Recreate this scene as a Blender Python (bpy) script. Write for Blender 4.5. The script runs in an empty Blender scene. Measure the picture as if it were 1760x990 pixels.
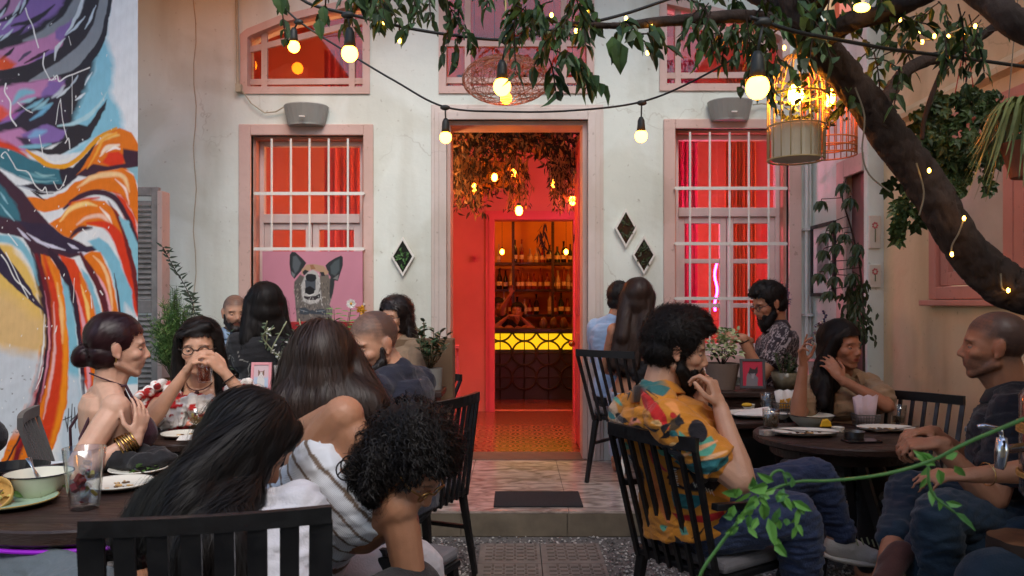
import bpy, bmesh, math, random
import numpy as np
from mathutils import Vector, Matrix, Euler
from mathutils.bvhtree import BVHTree
random.seed(7); RNG = np.random.default_rng(11)
SC = bpy.context.scene; COL = SC.collection
PI = math.pi
# ---------------------------------------------------------------- camera
F = 1330.0; VX = 886.0; VY = 521.0; CZ = 1.35
cam = bpy.data.cameras.new('camera'); camo = bpy.data.objects.new('camera', cam); COL.objects.link(camo)
camo.location = (0, 0, CZ); camo.rotation_euler = (math.radians(90), 0, 0)
cam.sensor_width = 36; cam.lens = 36*F/1760; cam.shift_x = -(VX-880)/1760; cam.shift_y = (VY-495)/1760
cam.clip_start = 0.05; cam.clip_end = 500
cam.dof.use_dof = True; cam.dof.focus_distance = 3.3; cam.dof.aperture_fstop = 7.0
SC.camera = camo
# ---------------------------------------------------------------- world, sun, exposure
world = bpy.data.worlds.new('World'); SC.world = world; world.use_nodes = True
_wn = world.node_tree; _bg = _wn.nodes['Background']
_sky = _wn.nodes.new('ShaderNodeTexSky'); _sky.sky_type = 'NISHITA'; _sky.sun_disc = False
_sky.sun_elevation = math.radians(48); _sky.sun_rotation = math.radians(166); _sky.dust_density = 1.0; _sky.air_density = 1.0; _sky.ozone_density = 1.0
_wn.links.new(_sky.outputs['Color'], _bg.inputs['Color']); _bg.inputs['Strength'].default_value = 0.15
sun = bpy.data.lights.new('sun', 'SUN'); suno = bpy.data.objects.new('sun', sun); COL.objects.link(suno)
sun.energy = 1.1; sun.angle = math.radians(35); sun.color = (1.0, 0.95, 0.87)
suno.rotation_euler = (math.radians(42), 0, math.radians(14))
SC.view_settings.view_transform = 'Standard'; SC.view_settings.look = 'None'
SC.view_settings.exposure = 0.9; SC.view_settings.gamma = 1.0
SC.render.engine = 'CYCLES'
cy = SC.cycles
cy.use_denoising = True
try: cy.denoiser = 'OPENIMAGEDENOISE'; cy.denoising_input_passes = 'RGB_ALBEDO_NORMAL'
except Exception: pass
cy.max_bounces = 6; cy.diffuse_bounces = 3; cy.glossy_bounces = 3; cy.transmission_bounces = 6; cy.transparent_max_bounces = 12
cy.sample_clamp_indirect = 4.0; cy.caustics_reflective = False; cy.caustics_refractive = False
cy.use_adaptive_sampling = True; cy.adaptive_threshold = 0.02

# ---------------------------------------------------------------- maths helpers
def V(*a): return Vector(a if len(a) == 3 else a[0])
def P(px, py, d): return Vector(((px-VX)*d/F, d, CZ-(py-VY)*d/F))
def lin(*c):
    if len(c) == 1: c = c[0]
    return tuple(((x/255)/12.92 if x/255 <= .04045 else ((x/255+.055)/1.055)**2.4) for x in c)
def basis(d, up=(0, 0, 1)):
    z = Vector(d).normalized(); u = Vector(up)
    if abs(z.dot(u.normalized())) > .98: u = Vector((1, 0, 0)) if abs(z.x) < .9 else Vector((0, 1, 0))
    x = u.cross(z).normalized(); y = z.cross(x)
    return Matrix((x, y, z)).transposed()          # columns x, y, z
def rz(a): return Matrix.Rotation(a, 3, 'Z')
def wob(p, seed=0, n=6, f=1.0):
    """cheap smooth noise of an (N,3) array, about -1..1"""
    r = np.random.default_rng(seed); p = np.asarray(p); out = np.zeros(len(p)); q = p.copy()
    for i in range(n):
        k = r.normal(size=3)*f*(1+.35*i); ph = r.uniform(0, 6.28)
        w = r.normal(size=3)*.6/(f+1e-6)*.5
        s = np.sin(q@k+ph); out += s/(1+.25*i); q = q+np.outer(s, w)
    return out/(n*.5)
# ---------------------------------------------------------------- materials
_M = {}
def nd(nt, t, **kw):
    n = nt.nodes.new(t)
    for k, v in kw.items(): setattr(n, k, v)
    return n
def mat(name, col=(.5, .5, .5), rough=.6, metal=0, spec=.5, var=.12, vs=6, bump=0.0, bs=80, emit=None, es=0, attr=None,
        trans=0, ior=1.45, stretch=(1, 1, 1), col2=None, alpha=1, rvar=0.0, sheen=0, sub=0, coat=0):
    if name in _M: return _M[name]
    m = bpy.data.materials.new(name); m.use_nodes = True; nt = m.node_tree; b = nt.nodes['Principled BSDF']
    L = nt.links.new
    tc = nd(nt, 'ShaderNodeTexCoord'); mp = nd(nt, 'ShaderNodeMapping'); mp.inputs['Scale'].default_value = stretch
    L(tc.outputs['Object'], mp.inputs['Vector'])
    src = None
    if attr:
        a = nd(nt, 'ShaderNodeAttribute'); a.attribute_name = attr; src = a.outputs['Color']
    if var > 0 or col2:
        nz = nd(nt, 'ShaderNodeTexNoise'); nz.inputs['Scale'].default_value = vs; nz.inputs['Detail'].default_value = 5; nz.inputs['Roughness'].default_value = .6
        L(mp.outputs[0], nz.inputs['Vector'])
        if attr:
            mr = nd(nt, 'ShaderNodeMapRange'); mr.inputs[1].default_value = .25; mr.inputs[2].default_value = .75
            mr.inputs[3].default_value = 1-var; mr.inputs[4].default_value = 1+var; L(nz.outputs[0], mr.inputs[0])
            vm = nd(nt, 'ShaderNodeVectorMath', operation='SCALE'); L(src, vm.inputs[0]); L(mr.outputs[0], vm.inputs['Scale']); src = vm.outputs[0]
        else:
            cr = nd(nt, 'ShaderNodeValToRGB'); e = cr.color_ramp.elements
            c1 = [x*(1-var) for x in col]; c2 = list(col2) if col2 else [min(1, x*(1+var)) for x in col]
            e[0].position = .3; e[0].color = (*c1, 1); e[1].position = .7; e[1].color = (*c2, 1)
            L(nz.outputs[0], cr.inputs[0]); src = cr.outputs[0]
    if src: L(src, b.inputs['Base Color'])
    else: b.inputs['Base Color'].default_value = (*col, 1)
    b.inputs['Roughness'].default_value = rough; b.inputs['Metallic'].default_value = metal
    b.inputs['Specular IOR Level'].default_value = spec; b.inputs['IOR'].default_value = ior
    b.inputs['Transmission Weight'].default_value = trans; b.inputs['Alpha'].default_value = alpha
    b.inputs['Sheen Weight'].default_value = sheen; b.inputs['Coat Weight'].default_value = coat
    if sub: b.inputs['Subsurface Weight'].default_value = sub; b.inputs['Subsurface Radius'].default_value = (.012, .005, .003); b.inputs['Subsurface Scale'].default_value = 1.0
    if rvar:
        n3 = nd(nt, 'ShaderNodeTexNoise'); n3.inputs['Scale'].default_value = vs*1.7; L(mp.outputs[0], n3.inputs['Vector'])
        m3 = nd(nt, 'ShaderNodeMapRange'); m3.inputs[1].default_value = .3; m3.inputs[2].default_value = .7
        m3.inputs[3].default_value = max(0, rough-rvar); m3.inputs[4].default_value = rough+rvar; L(n3.outputs[0], m3.inputs[0]); L(m3.outputs[0], b.inputs['Roughness'])
    if bump:
        n2 = nd(nt, 'ShaderNodeTexNoise'); n2.inputs['Scale'].default_value = bs; n2.inputs['Detail'].default_value = 6
        L(mp.outputs[0], n2.inputs['Vector']); bp = nd(nt, 'ShaderNodeBump'); bp.inputs['Strength'].default_value = bump; bp.inputs['Distance'].default_value = .01
        L(n2.outputs[0], bp.inputs['Height']); L(bp.outputs[0], b.inputs['Normal'])
    if emit:
        b.inputs['Emission Color'].default_value = (*emit, 1); b.inputs['Emission Strength'].default_value = es
    m.diffuse_color = (*col, 1)
    _M[name] = m; return m
def liquid_mat(name, tint, fac=.35):
    if name in _M: return _M[name]
    m = glass_mat(name, tuple(.35+.65*x for x in tint), .1); nt = m.node_tree; o = nt.nodes['Material Output']; src = o.inputs[0].links[0].from_socket
    d = nd(nt, 'ShaderNodeBsdfDiffuse'); d.inputs[0].default_value = (*tint, 1); mx = nd(nt, 'ShaderNodeMixShader'); mx.inputs[0].default_value = fac; nt.links.new(src, mx.inputs[1]); nt.links.new(d.outputs[0], mx.inputs[2]); nt.links.new(mx.outputs[0], o.inputs[0]); return m
def glass_mat(name, tint=(1, 1, 1), refl=.12, rough=.02, edge=.6):
    """thin window glass: clear with a Fresnel reflection; lets light pass"""
    if name in _M: return _M[name]
    m = bpy.data.materials.new(name); m.use_nodes = True; nt = m.node_tree; nt.nodes.remove(nt.nodes['Principled BSDF'])
    o = nt.nodes['Material Output']; t = nd(nt, 'ShaderNodeBsdfTransparent'); t.inputs[0].default_value = (*tint, 1)
    g = nd(nt, 'ShaderNodeBsdfGlossy'); g.inputs['Roughness'].default_value = rough
    lw = nd(nt, 'ShaderNodeLayerWeight'); lw.inputs[0].default_value = .5; pw = nd(nt, 'ShaderNodeMath', operation='POWER'); pw.inputs[1].default_value = 3.5; nt.links.new(lw.outputs['Facing'], pw.inputs[0]); ma = nd(nt, 'ShaderNodeMath', operation='MULTIPLY_ADD'); ma.inputs[1].default_value = edge; ma.inputs[2].default_value = refl*.18; nt.links.new(pw.outputs[0], ma.inputs[0])
    mx = nd(nt, 'ShaderNodeMixShader'); nt.links.new(ma.outputs[0], mx.inputs[0]); nt.links.new(t.outputs[0], mx.inputs[1]); nt.links.new(g.outputs[0], mx.inputs[2])
    nt.links.new(mx.outputs[0], o.inputs[0]); _M[name] = m; return m

def plaster_mat(name, col, crack=True):
    m = mat(name, col, .88, var=.07, vs=1.6, bump=.35, bs=14); nt = m.node_tree; b = nt.nodes['Principled BSDF']; L = nt.links.new
    src = b.inputs['Base Color'].links[0].from_socket; tc = nd(nt, 'ShaderNodeTexCoord')
    def noise(scale, sc, det=6, lo=.45, hi=.7, dist=0):
        mp = nd(nt, 'ShaderNodeMapping'); mp.inputs['Scale'].default_value = sc; L(tc.outputs['Object'], mp.inputs[0]); n = nd(nt, 'ShaderNodeTexNoise'); n.inputs['Scale'].default_value = scale; n.inputs['Detail'].default_value = det; n.inputs['Distortion'].default_value = dist; L(mp.outputs[0], n.inputs[0])
        r = nd(nt, 'ShaderNodeMapRange'); r.inputs[1].default_value = lo; r.inputs[2].default_value = hi; L(n.outputs[0], r.inputs[0]); return r.outputs[0]
    def darken(src, fac, c, k):
        mm_ = nd(nt, 'ShaderNodeMath', operation='MULTIPLY'); mm_.inputs[1].default_value = k; L(fac, mm_.inputs[0]); mx = nd(nt, 'ShaderNodeMix', data_type='RGBA'); mx.blend_type = 'MULTIPLY'; L(mm_.outputs[0], mx.inputs[0]); L(src, mx.inputs[6]); mx.inputs[7].default_value = (*c, 1); return mx.outputs[2]
    src = darken(src, noise(3.2, (1, 1, .16), 7, .5, .75), (.62, .55, .46), .5); src = darken(src, noise(1.3, (1, 1, 1), 8, .52, .6, .6), (.86, .84, .80), .7); src = darken(src, noise(26, (1, 1, 1), 4, .66, .72), (.5, .44, .38), .5)
    vo = nd(nt, 'ShaderNodeTexVoronoi', feature='DISTANCE_TO_EDGE'); vo.inputs['Scale'].default_value = 1.1
    mp = nd(nt, 'ShaderNodeMapping'); L(tc.outputs['Object'], mp.inputs[0]); nz = nd(nt, 'ShaderNodeTexNoise'); nz.inputs['Scale'].default_value = 4; nz.inputs['Detail'].default_value = 6; L(mp.outputs[0], nz.inputs[0]); va = nd(nt, 'ShaderNodeVectorMath', operation='SCALE'); va.inputs['Scale'].default_value = .35; L(nz.outputs['Color'], va.inputs[0]); vb = nd(nt, 'ShaderNodeVectorMath', operation='ADD'); L(va.outputs[0], vb.inputs[0]); L(mp.outputs[0], vb.inputs[1]); L(vb.outputs[0], vo.inputs['Vector'])
    lt = nd(nt, 'ShaderNodeMapRange'); lt.inputs[1].default_value = .0015; lt.inputs[2].default_value = .006; lt.inputs[3].default_value = 1; lt.inputs[4].default_value = 0; L(vo.outputs['Distance'], lt.inputs[0]); mk = nd(nt, 'ShaderNodeMath', operation='MULTIPLY'); L(lt.outputs[0], mk.inputs[0]); L(noise(.9, (1, 1, 1), 2, .52, .6), mk.inputs[1])
    src = darken(src, mk.outputs[0], (.45, .38, .3), .28 if crack else .2); L(src, b.inputs['Base Color']); return m
# ---------------------------------------------------------------- mesh builder (world coordinates in, local coordinates out)
def wmat(o):
    m = Matrix.Identity(4)
    while o is not None:
        m = (Matrix.Translation(o.location) @ o.rotation_euler.to_matrix().to_4x4() @ Matrix.Diagonal((*o.scale, 1))) @ m; o = o.parent
    return m
class MB:
    def __init__(s): s.v = []; s.f = []; s.mi = []; s.n = 0; s.cm = 0
    def add(s, verts, faces, mi=None):
        verts = np.asarray(verts, dtype=np.float64).reshape(-1, 3); o = s.n
        s.v.append(verts); s.n += len(verts)
        for f in faces: s.f.append(tuple(int(i)+o for i in f)); s.mi.append(s.cm if mi is None else mi)
        return s
    def box(s, c, size, R=None, mi=None):
        h = np.array(size)/2; v = np.array([(x, y, z) for x in (-1, 1) for y in (-1, 1) for z in (-1, 1)])*h
        if R is not None: v = v@np.array(R).T
        return s.add(v+np.array(c), [(0, 1, 3, 2), (4, 6, 7, 5), (0, 4, 5, 1), (2, 3, 7, 6), (0, 2, 6, 4), (1, 5, 7, 3)], mi)
    def bx(s, x0, x1, y0, y1, z0, z1, mi=None): return s.box(((x0+x1)/2, (y0+y1)/2, (z0+z1)/2), (abs(x1-x0), abs(y1-y0), abs(z1-z0)), None, mi)
    def bar(s, a, b, w, t, up=(0, 0, 1), mi=None, w2=None, t2=None):
        a = Vector(a); b = Vector(b); R = basis(b-a, up); x = R.col[0]; y = R.col[1]; w2 = w2 or w; t2 = t2 or t
        v = [a+x*sx*w/2+y*sy*t/2 for sx, sy in ((-1, -1), (1, -1), (1, 1), (-1, 1))]+[b+x*sx*w2/2+y*sy*t2/2 for sx, sy in ((-1, -1), (1, -1), (1, 1), (-1, 1))]
        return s.add([tuple(q) for q in v], [(3, 2, 1, 0), (4, 5, 6, 7), (0, 1, 5, 4), (1, 2, 6, 5), (2, 3, 7, 6), (3, 0, 4, 7)], mi)
    def tube(s, pts, r, n=8, caps=True, mi=None, flat=1.0, up=None):
        pts = [Vector(p) for p in pts]; k = len(pts)
        if not hasattr(r, '__len__'): r = [r]*k
        T = [(pts[min(i+1, k-1)]-pts[max(i-1, 0)]) for i in range(k)]
        T = [t.normalized() if t.length > 1e-9 else Vector((0, 0, 1)) for t in T]
        X = basis(T[0], up or (0, 0, 1)).col[0].copy(); vs = []
        for i in range(k):
            X = (X-T[i]*X.dot(T[i]));
            X = X.normalized() if X.length > 1e-6 else basis(T[i]).col[0].copy()
            Y = T[i].cross(X)
            for j in range(n):
                a = 2*PI*j/n; q = pts[i]+(X*math.cos(a)+Y*math.sin(a)*flat)*r[i]; vs.append((q.x, q.y, q.z))
        fs = [(i*n+j, i*n+(j+1) % n, (i+1)*n+(j+1) % n, (i+1)*n+j) for i in range(k-1) for j in range(n)]
        if caps: fs += [tuple(range(n-1, -1, -1)), tuple((k-1)*n+j for j in range(n))]
        return s.add(vs, fs, mi)
    def lathe(s, prof, M=None, n=24, mi=None, close=False):
        vs = []; k = len(prof)
        for r, z in prof:
            for j in range(n):
                a = 2*PI*j/n; vs.append((r*math.cos(a), r*math.sin(a), z))
        vs = np.array(vs)
        if M is not None:
            M = np.array(Matrix(M).to_4x4() if len(M) == 3 else M); vs = vs@M[:3, :3].T+M[:3, 3]
        fs = [(i*n+j, i*n+(j+1) % n, (i+1)*n+(j+1) % n, (i+1)*n+j) for i in range(k-1) for j in range(n)]
        if prof[0][0] > 1e-6 and not close: fs.append(tuple(range(n-1, -1, -1)))
        if prof[-1][0] > 1e-6 and not close: fs.append(tuple((k-1)*n+j for j in range(n)))
        return s.add(vs, fs, mi)
    def ell(s, c, rad, R=None, seg=14, ring=9, mi=None):
        if not hasattr(rad, '__len__'): rad = (rad,)*3
        vs = [(0, 0, 1)]
        for i in range(1, ring):
            t = PI*i/ring
            for j in range(seg): a = 2*PI*j/seg; vs.append((math.sin(t)*math.cos(a), math.sin(t)*math.sin(a), math.cos(t)))
        vs.append((0, 0, -1)); vs = np.array(vs)*np.array(rad)
        if R is not None: vs = vs@np.array(R).T
        fs = [(0, 1+j, 1+(j+1) % seg) for j in range(seg)]
        for i in range(ring-2): fs += [(1+i*seg+j, 1+(i+1)*seg+j, 1+(i+1)*seg+(j+1) % seg, 1+i*seg+(j+1) % seg) for j in range(seg)]
        l = len(vs)-1; fs += [(l, 1+(ring-2)*seg+(j+1) % seg, 1+(ring-2)*seg+j) for j in range(seg)]
        return s.add(vs+np.array(c), fs, mi)
    def prism(s, poly, dvec, mi=None):
        """closed polygon of 3D points extruded by dvec"""
        n = len(poly); d = Vector(dvec); v = [tuple(Vector(p)) for p in poly]+[tuple(Vector(p)+d) for p in poly]
        return s.add(v, [tuple(range(n-1, -1, -1)), tuple(range(n, 2*n))]+[(i, (i+1) % n, n+(i+1) % n, n+i) for i in range(n)], mi)
    def leaf(s, p, d, nrm, L, W, fold=.25, curl=.15, mi=None, shape=0):
        d = Vector(d).normalized(); n = Vector(nrm); n = (n-d*n.dot(d)); n = n.normalized() if n.length > 1e-5 else basis(d).col[0].copy(); x = d.cross(n); p = Vector(p)
        def q(t, w, h): a = p+d*(t*L)+x*(w*W)+n*(h*W-curl*L*t*t); return (a.x, a.y, a.z)
        if shape == 0: v = [q(0, 0, 0), q(.3, .5, fold), q(.3, 0, 0), q(.3, -.5, fold), q(.68, .36, fold*.8), q(.68, 0, 0), q(.68, -.36, fold*.8), q(1, 0, 0)]
        else: v = [q(0, 0, 0), q(.35, .5, fold), q(.35, 0, 0), q(.35, -.5, fold), q(.8, .4, fold*.8), q(.8, 0, 0), q(.8, -.4, fold*.8), q(1, 0, 0)]
        return s.add(v, [(0, 1, 2), (0, 2, 3), (1, 4, 5, 2), (2, 5, 6, 3), (4, 7, 5), (5, 7, 6)], mi)
    def build(s, name, mats, parent=None, smooth=False, local=False, bevel=0, cols=None, colname='paint'):
        v = np.concatenate(s.v) if s.v else np.zeros((0, 3))
        if parent is None and not local and len(v):
            base = Vector(((v[:, 0].min()+v[:, 0].max())/2, (v[:, 1].min()+v[:, 1].max())/2, v[:, 2].min()))
            off = np.array(base); v = v-off
        else: base = Vector((0, 0, 0))
        if parent is not None and not local:
            M = np.array(wmat(parent).inverted()); v = v@M[:3, :3].T+M[:3, 3]
        me = bpy.data.meshes.new(name); me.from_pydata(v.tolist(), [], s.f)
        if not isinstance(mats, (list, tuple)): mats = [mats]
        for m in mats: me.materials.append(m)
        if len(mats) > 1: me.polygons.foreach_set('material_index', s.mi)
        if smooth: me.polygons.foreach_set('use_smooth', [True]*len(me.polygons))
        if cols is not None:
            a = me.color_attributes.new(colname, 'FLOAT_COLOR', 'POINT'); c = np.ones((len(v), 4)); c[:, :3] = cols; a.data.foreach_set('color', c.ravel())
        me.update()
        o = bpy.data.objects.new(name, me); COL.objects.link(o); o.location = base
        if parent is not None: o.parent = parent
        if bevel:
            bm_ = o.modifiers.new('bevel', 'BEVEL'); bm_.width = bevel; bm_.segments = 2; bm_.limit_method = 'ANGLE'; bm_.angle_limit = math.radians(40)
        return o
def tag(o, label=None, cat=None, group=None, kind=None):
    if label: o['label'] = label
    if cat: o['category'] = cat
    if group: o['group'] = group
    if kind: o['kind'] = kind
    return o
def thing(name, loc, label, cat, group=None, rotz=0):
    o = bpy.data.objects.new(name, None); COL.objects.link(o); o.location = Vector(loc); o.rotation_euler = (0, 0, rotz); o.empty_display_size = .1
    return tag(o, label, cat, group)
def kids(o): return [c for c in COL.objects if c.parent == o]
def copy_tree(o, parent=None):
    c = o.copy(); COL.objects.link(c)
    if parent is not None: c.parent = parent
    for ch in [k for k in list(COL.objects) if k.parent == o]: copy_tree(ch, c)
    return c
# ================================================================ materials of the place
m_plaster = plaster_mat('plaster', lin(222, 228, 217))
m_plaster_warm = plaster_mat('plaster_warm', lin(228, 202, 160))
m_trim = plaster_mat('trim_paint', lin(210, 178, 166), False)
m_trim_pale = plaster_mat('trim_paint_pale', lin(214, 200, 190), False)
m_trim_rose = plaster_mat('trim_paint_rose', lin(204, 138, 118), False)
for m_ in (m_trim, m_trim_pale, m_trim_rose): m_.node_tree.nodes['Principled BSDF'].inputs['Roughness'].default_value = .55
m_wood_white = mat('window_paint', lin(214, 196, 190), .5, var=.06, vs=8)
m_ironw = mat('white_iron', lin(225, 222, 212), .45, var=.06, vs=20)
m_glass = glass_mat('window_glass', (.97, .93, .93), .22)
m_red = mat('red_room_paint', lin(214, 120, 98), .7, var=.1, vs=1.5, bump=.1, bs=20)
m_pinkdoor = mat('pink_door_paint', lin(216, 84, 92), .5, var=.08, vs=3)
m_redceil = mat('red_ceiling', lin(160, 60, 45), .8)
m_curtain = mat('curtain_cloth', lin(222, 84, 84), .8, var=.2, vs=3, stretch=(6, 6, .3))
m_dark = mat('dark_wood', lin(50, 34, 28), .42, var=.45, vs=5, stretch=(1, 7, 7), bump=.25, bs=40, rvar=.16)
m_black = mat('black_metal', lin(24, 23, 24), .42, var=.35, vs=14, rvar=.14, bump=.08, bs=60)
m_ochre = mat('bar_wall_paint', lin(200, 130, 50), .7, var=.15, vs=2)
m_concrete = mat('concrete', lin(120, 112, 100), .85, var=.22, vs=5, bump=.5, bs=30)
m_ground = mat('gravel_ground', lin(112, 108, 104), .95, var=.35, vs=60, bump=1.0, bs=90)
WY = 5.91; FL = .15          # facade plane, platform height

def holed(mb, x0, x1, z0, z1, y0, y1, holes):
    """wall slab with rectangular openings (x0,x1,z0,z1): faces and reveals"""
    xs = sorted({x0, x1, *[h[0] for h in holes], *[h[1] for h in holes]}); zs = sorted({z0, z1, *[h[2] for h in holes], *[h[3] for h in holes]})
    inh = lambda x, z: any(h[0] < x < h[1] and h[2] < z < h[3] for h in holes)
    for i in range(len(xs)-1):
        for j in range(len(zs)-1):
            a, b, c, d = xs[i], xs[i+1], zs[j], zs[j+1]
            if inh((a+b)/2, (c+d)/2): continue
            mb.add([(a, y0, c), (b, y0, c), (b, y0, d), (a, y0, d)], [(0, 1, 2, 3)]); mb.add([(a, y1, c), (b, y1, c), (b, y1, d), (a, y1, d)], [(3, 2, 1, 0)])
    for a, b, c, d in holes+[(x0, x1, z0, z1)]:
        r = [(a, c), (b, c), (b, d), (a, d)]
        for k in range(4):
            p, q = r[k], r[(k+1) % 4]
            mb.add([(p[0], y0, p[1]), (q[0], y0, q[1]), (q[0], y1, q[1]), (p[0], y1, p[1])], [(0, 1, 2, 3)])
    return mb
def ring(mb, x0, x1, z0, z1, w, y0, y1, bottom=True, mi=None):
    mb.bx(x0, x0+w, y0, y1, z0, z1, mi); mb.bx(x1-w, x1, y0, y1, z0, z1, mi); mb.bx(x0+w, x1-w, y0, y1, z1-w, z1, mi)
    if bottom: mb.bx(x0+w, x1-w, y0, y1, z0, z0+w, mi)
    return mb

# ================================================================ ground
g = MB(); g.add([(-40, -30, 0), (40, -30, 0), (40, 60, 0), (-40, 60, 0)], [(0, 1, 2, 3)])
tag(g.build('ground', m_ground, local=True), kind='structure')
# raised tiled platform in front of the house
def tile_mat():
    m = mat('step_tile', lin(168, 152, 140), .16, var=0)
    nt = m.node_tree; b = nt.nodes['Principled BSDF']; L = nt.links.new
    tc = nd(nt, 'ShaderNodeTexCoord'); mp = nd(nt, 'ShaderNodeMapping'); mp.inputs['Scale'].default_value = (2.2, 4.5, 4.5); L(tc.outputs['Object'], mp.inputs[0])
    n1 = nd(nt, 'ShaderNodeTexNoise'); n1.inputs['Scale'].default_value = 2.2; n1.inputs['Detail'].default_value = 7; n1.inputs['Distortion'].default_value = 1.6; L(mp.outputs[0], n1.inputs[0])
    cr = nd(nt, 'ShaderNodeValToRGB'); e = cr.color_ramp.elements; e[0].position = .35; e[0].color = (*lin(132, 118, 108), 1); e[1].position = .62; e[1].color = (*lin(196, 182, 170), 1)
    L(n1.outputs[0], cr.inputs[0]); L(cr.outputs[0], b.inputs['Base Color'])
    return m
m_tile = tile_mat()
pf = MB(); pf.bx(-4.2, 2.36, 4.475, WY+.02, 0, FL-.006, 0)
tw = .6
k0 = -7
for k in range(k0, 5):
    x0 = -.303+k*.613; x1 = x0+.609
    if x1 > 2.36: x1 = 2.36
    pf.bx(x0, x1, 4.46, 5.16, FL-.012, FL+.001, 1); pf.bx(x0, x1, 5.164, WY-.001, FL-.012, FL+.001, 1)
    pf.bx(x0-.01, x1-.01, 4.462, 4.48, .005, FL-.014, 2)
m_riser = mat('riser_stone', lin(118, 108, 92), .6, var=.3, vs=4, bump=.3, bs=20)
tag(pf.build('tiled_platform', [mat('grout', lin(90, 82, 76), .9), m_tile, m_riser], local=True), kind='structure')
# patterned stepping tiles on the gravel
m_path = mat('stepping_tile', lin(128, 120, 112), .8, var=.2, vs=9, bump=.3, bs=40)
pt = MB()
for r in range(3):
    for c in range(2):
        x0 = -.19+c*.325; y1 = 4.25-r*.33; pt.bx(x0, x0+.32, y1-.325, y1, .0, .03, 0)
        cx, cyy = x0+.16, y1-.1625
        for i in range(5):          # raised ornament of the cast tiles
            for j in range(5):
                q = .055; pt.bx(cx+(i-2)*q-.018, cx+(i-2)*q+.018, cyy+(j-2)*q-.006, cyy+(j-2)*q+.006, .03, .0335, 1)
                pt.bx(cx+(i-2)*q-.006+.027, cx+(i-2)*q+.006+.027, cyy+(j-2)*q-.016+.027, cyy+(j-2)*q+.016+.027, .03, .0335, 1)
tag(pt.build('garden_path', [m_path, mat('stepping_tile_ornament', lin(108, 98, 90), .8, var=.2, vs=9)], local=True), kind='structure')
# loose gravel
gr = MB(); oct_ = np.array([(1, 0, 0), (0, 1, 0), (-1, 0, 0), (0, -1, 0), (0, 0, 1), (0, 0, -1)], float)
of = [(0, 1, 4), (1, 2, 4), (2, 3, 4), (3, 0, 4), (1, 0, 5), (2, 1, 5), (3, 2, 5), (0, 3, 5)]
N = 15000; xs = RNG.uniform(-1.5, 2.3, N); ys = 4.45-RNG.power(1.4, N)[::-1]*1.6
for i in range(N):
    if -.2 < xs[i] < .46 and ys[i] < 4.26: continue
    r = RNG.uniform(.006, .012); v = oct_*RNG.uniform(.6, 1.2, (6, 1))*r*np.array([1, 1, .7]); a = RNG.uniform(0, 6.28)
    R = np.array(Euler((RNG.uniform(-.5, .5), RNG.uniform(-.5, .5), a)).to_matrix())
    gr.add(v@R.T+np.array([xs[i], ys[i], r*.5+RNG.uniform(0, .006)]), of, int(RNG.integers(0, 3)))
tag(gr.build('gravel', [mat('pebble_grey', lin(150, 147, 142), .9, var=.2, vs=30), mat('pebble_dark', lin(98, 94, 92), .9, var=.2, vs=30), mat('pebble_pale', lin(196, 192, 186), .9, var=.15, vs=30)], local=True), kind='stuff')

# ================================================================ house facade
house = thing('house', (0, WY, FL), 'white plastered house front with pink framed windows and a tall open doorway', 'house')
LW = (-2.018, -1.16, .95, 2.63); RW = (1.218, 2.084, .95, 2.68); DO = (-.524, .551, FL, 2.745)
LT = (-2.10, -1.111, 2.946, 3.70); CT = (-.585, .60, 2.95, 4.1); RT = (1.10, 2.09, 2.97, 3.70)
w = MB(); holed(w, -4.2, 2.36, 0, 4.6, WY, WY+.3, [LW, RW, DO, LT, CT, RT])
w.prism([(LT[0], WY, 3.40), (LT[0], WY, 3.70), (LT[1], WY, 3.70), (-1.48, WY, 3.62), (-1.804, WY, 3.54), (LT[0]+.05, WY, 3.44)], (0, .3, 0))
w.prism([(RT[1], WY, 3.40), (RT[1]-.05, WY, 3.44), (RT[1]-.3, WY, 3.54), (RT[1]-.62, WY, 3.62), (RT[0], WY, 3.70), (RT[1], WY, 3.70)], (0, .3, 0))
w.build('wall', m_plaster, house)
c = MB(); cx = (335-VX)/225
c.tube([(cx+.012*math.sin(i*1.7), WY-.002, .3+i*.16) for i in range(4, 24)], .003, 4); c.build('plaster_crack', mat('crack', lin(176, 160, 136), .9), house)
def window(o, hole, name, trim):
    x0, x1, z0, z1 = hole; t = MB()
    tx0, tx1, tz1 = trim
    t.bx(tx0, x0, WY-.018, WY+.05, z0-.12, tz1); t.bx(x1, tx1, WY-.018, WY+.05, z0-.12, tz1); t.bx(x0, x1, WY-.018, WY+.05, z1, tz1); t.bx(x0, x1, WY-.018, WY+.05, z0-.12, z0)
    win = t.build('window', m_trim, o, bevel=.006)
    s = MB(); s.bx(tx0-.03, tx1+.03, WY-.09, WY-.02, z0-.16, z0-.10); s.build('sill', m_trim_pale, win, bevel=.008)
    # reveal lining in pink
    l = MB(); y0, y1 = WY+.055, WY+.16
    l.bx(x0-.001, x0+.02, y0, y1, z0, z1); l.bx(x1-.02, x1+.001, y0, y1, z0, z1); l.bx(x0+.02, x1-.02, y0, y1, z1-.02, z1+.001); l.build('reveal', m_trim_rose, win)
    f = MB(); yb, yf = WY+.19, WY+.13; zt = z1-.62     # transom rail height
    ring(f, x0+.02, x1-.02, z0, z1-.02, .035, yf, yb); f.bx(x0+.055, x1-.055, yf-.01, yb, zt-.035, zt+.035)
    xm = (x0+x1)/2
    for a, b in ((x0+.055, xm-.003), (xm+.003, x1-.055)):
        ring(f, a, b, z0+.035, zt-.037, .05, yf+.012, yb-.012)
        for k in (1, 2): zz = z0+.035+(zt-.07-z0)*k/3; f.bx(a+.05, b-.05, yf+.018, yb-.018, zz-.018, zz+.018)
    f.build('frame', m_wood_white, win, bevel=.004)
    gl = MB(); gl.bx(x0+.05, x1-.05, WY+.157, WY+.160, z0+.03, z1-.05); gl.build('pane', m_glass, win)
    return win
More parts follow.
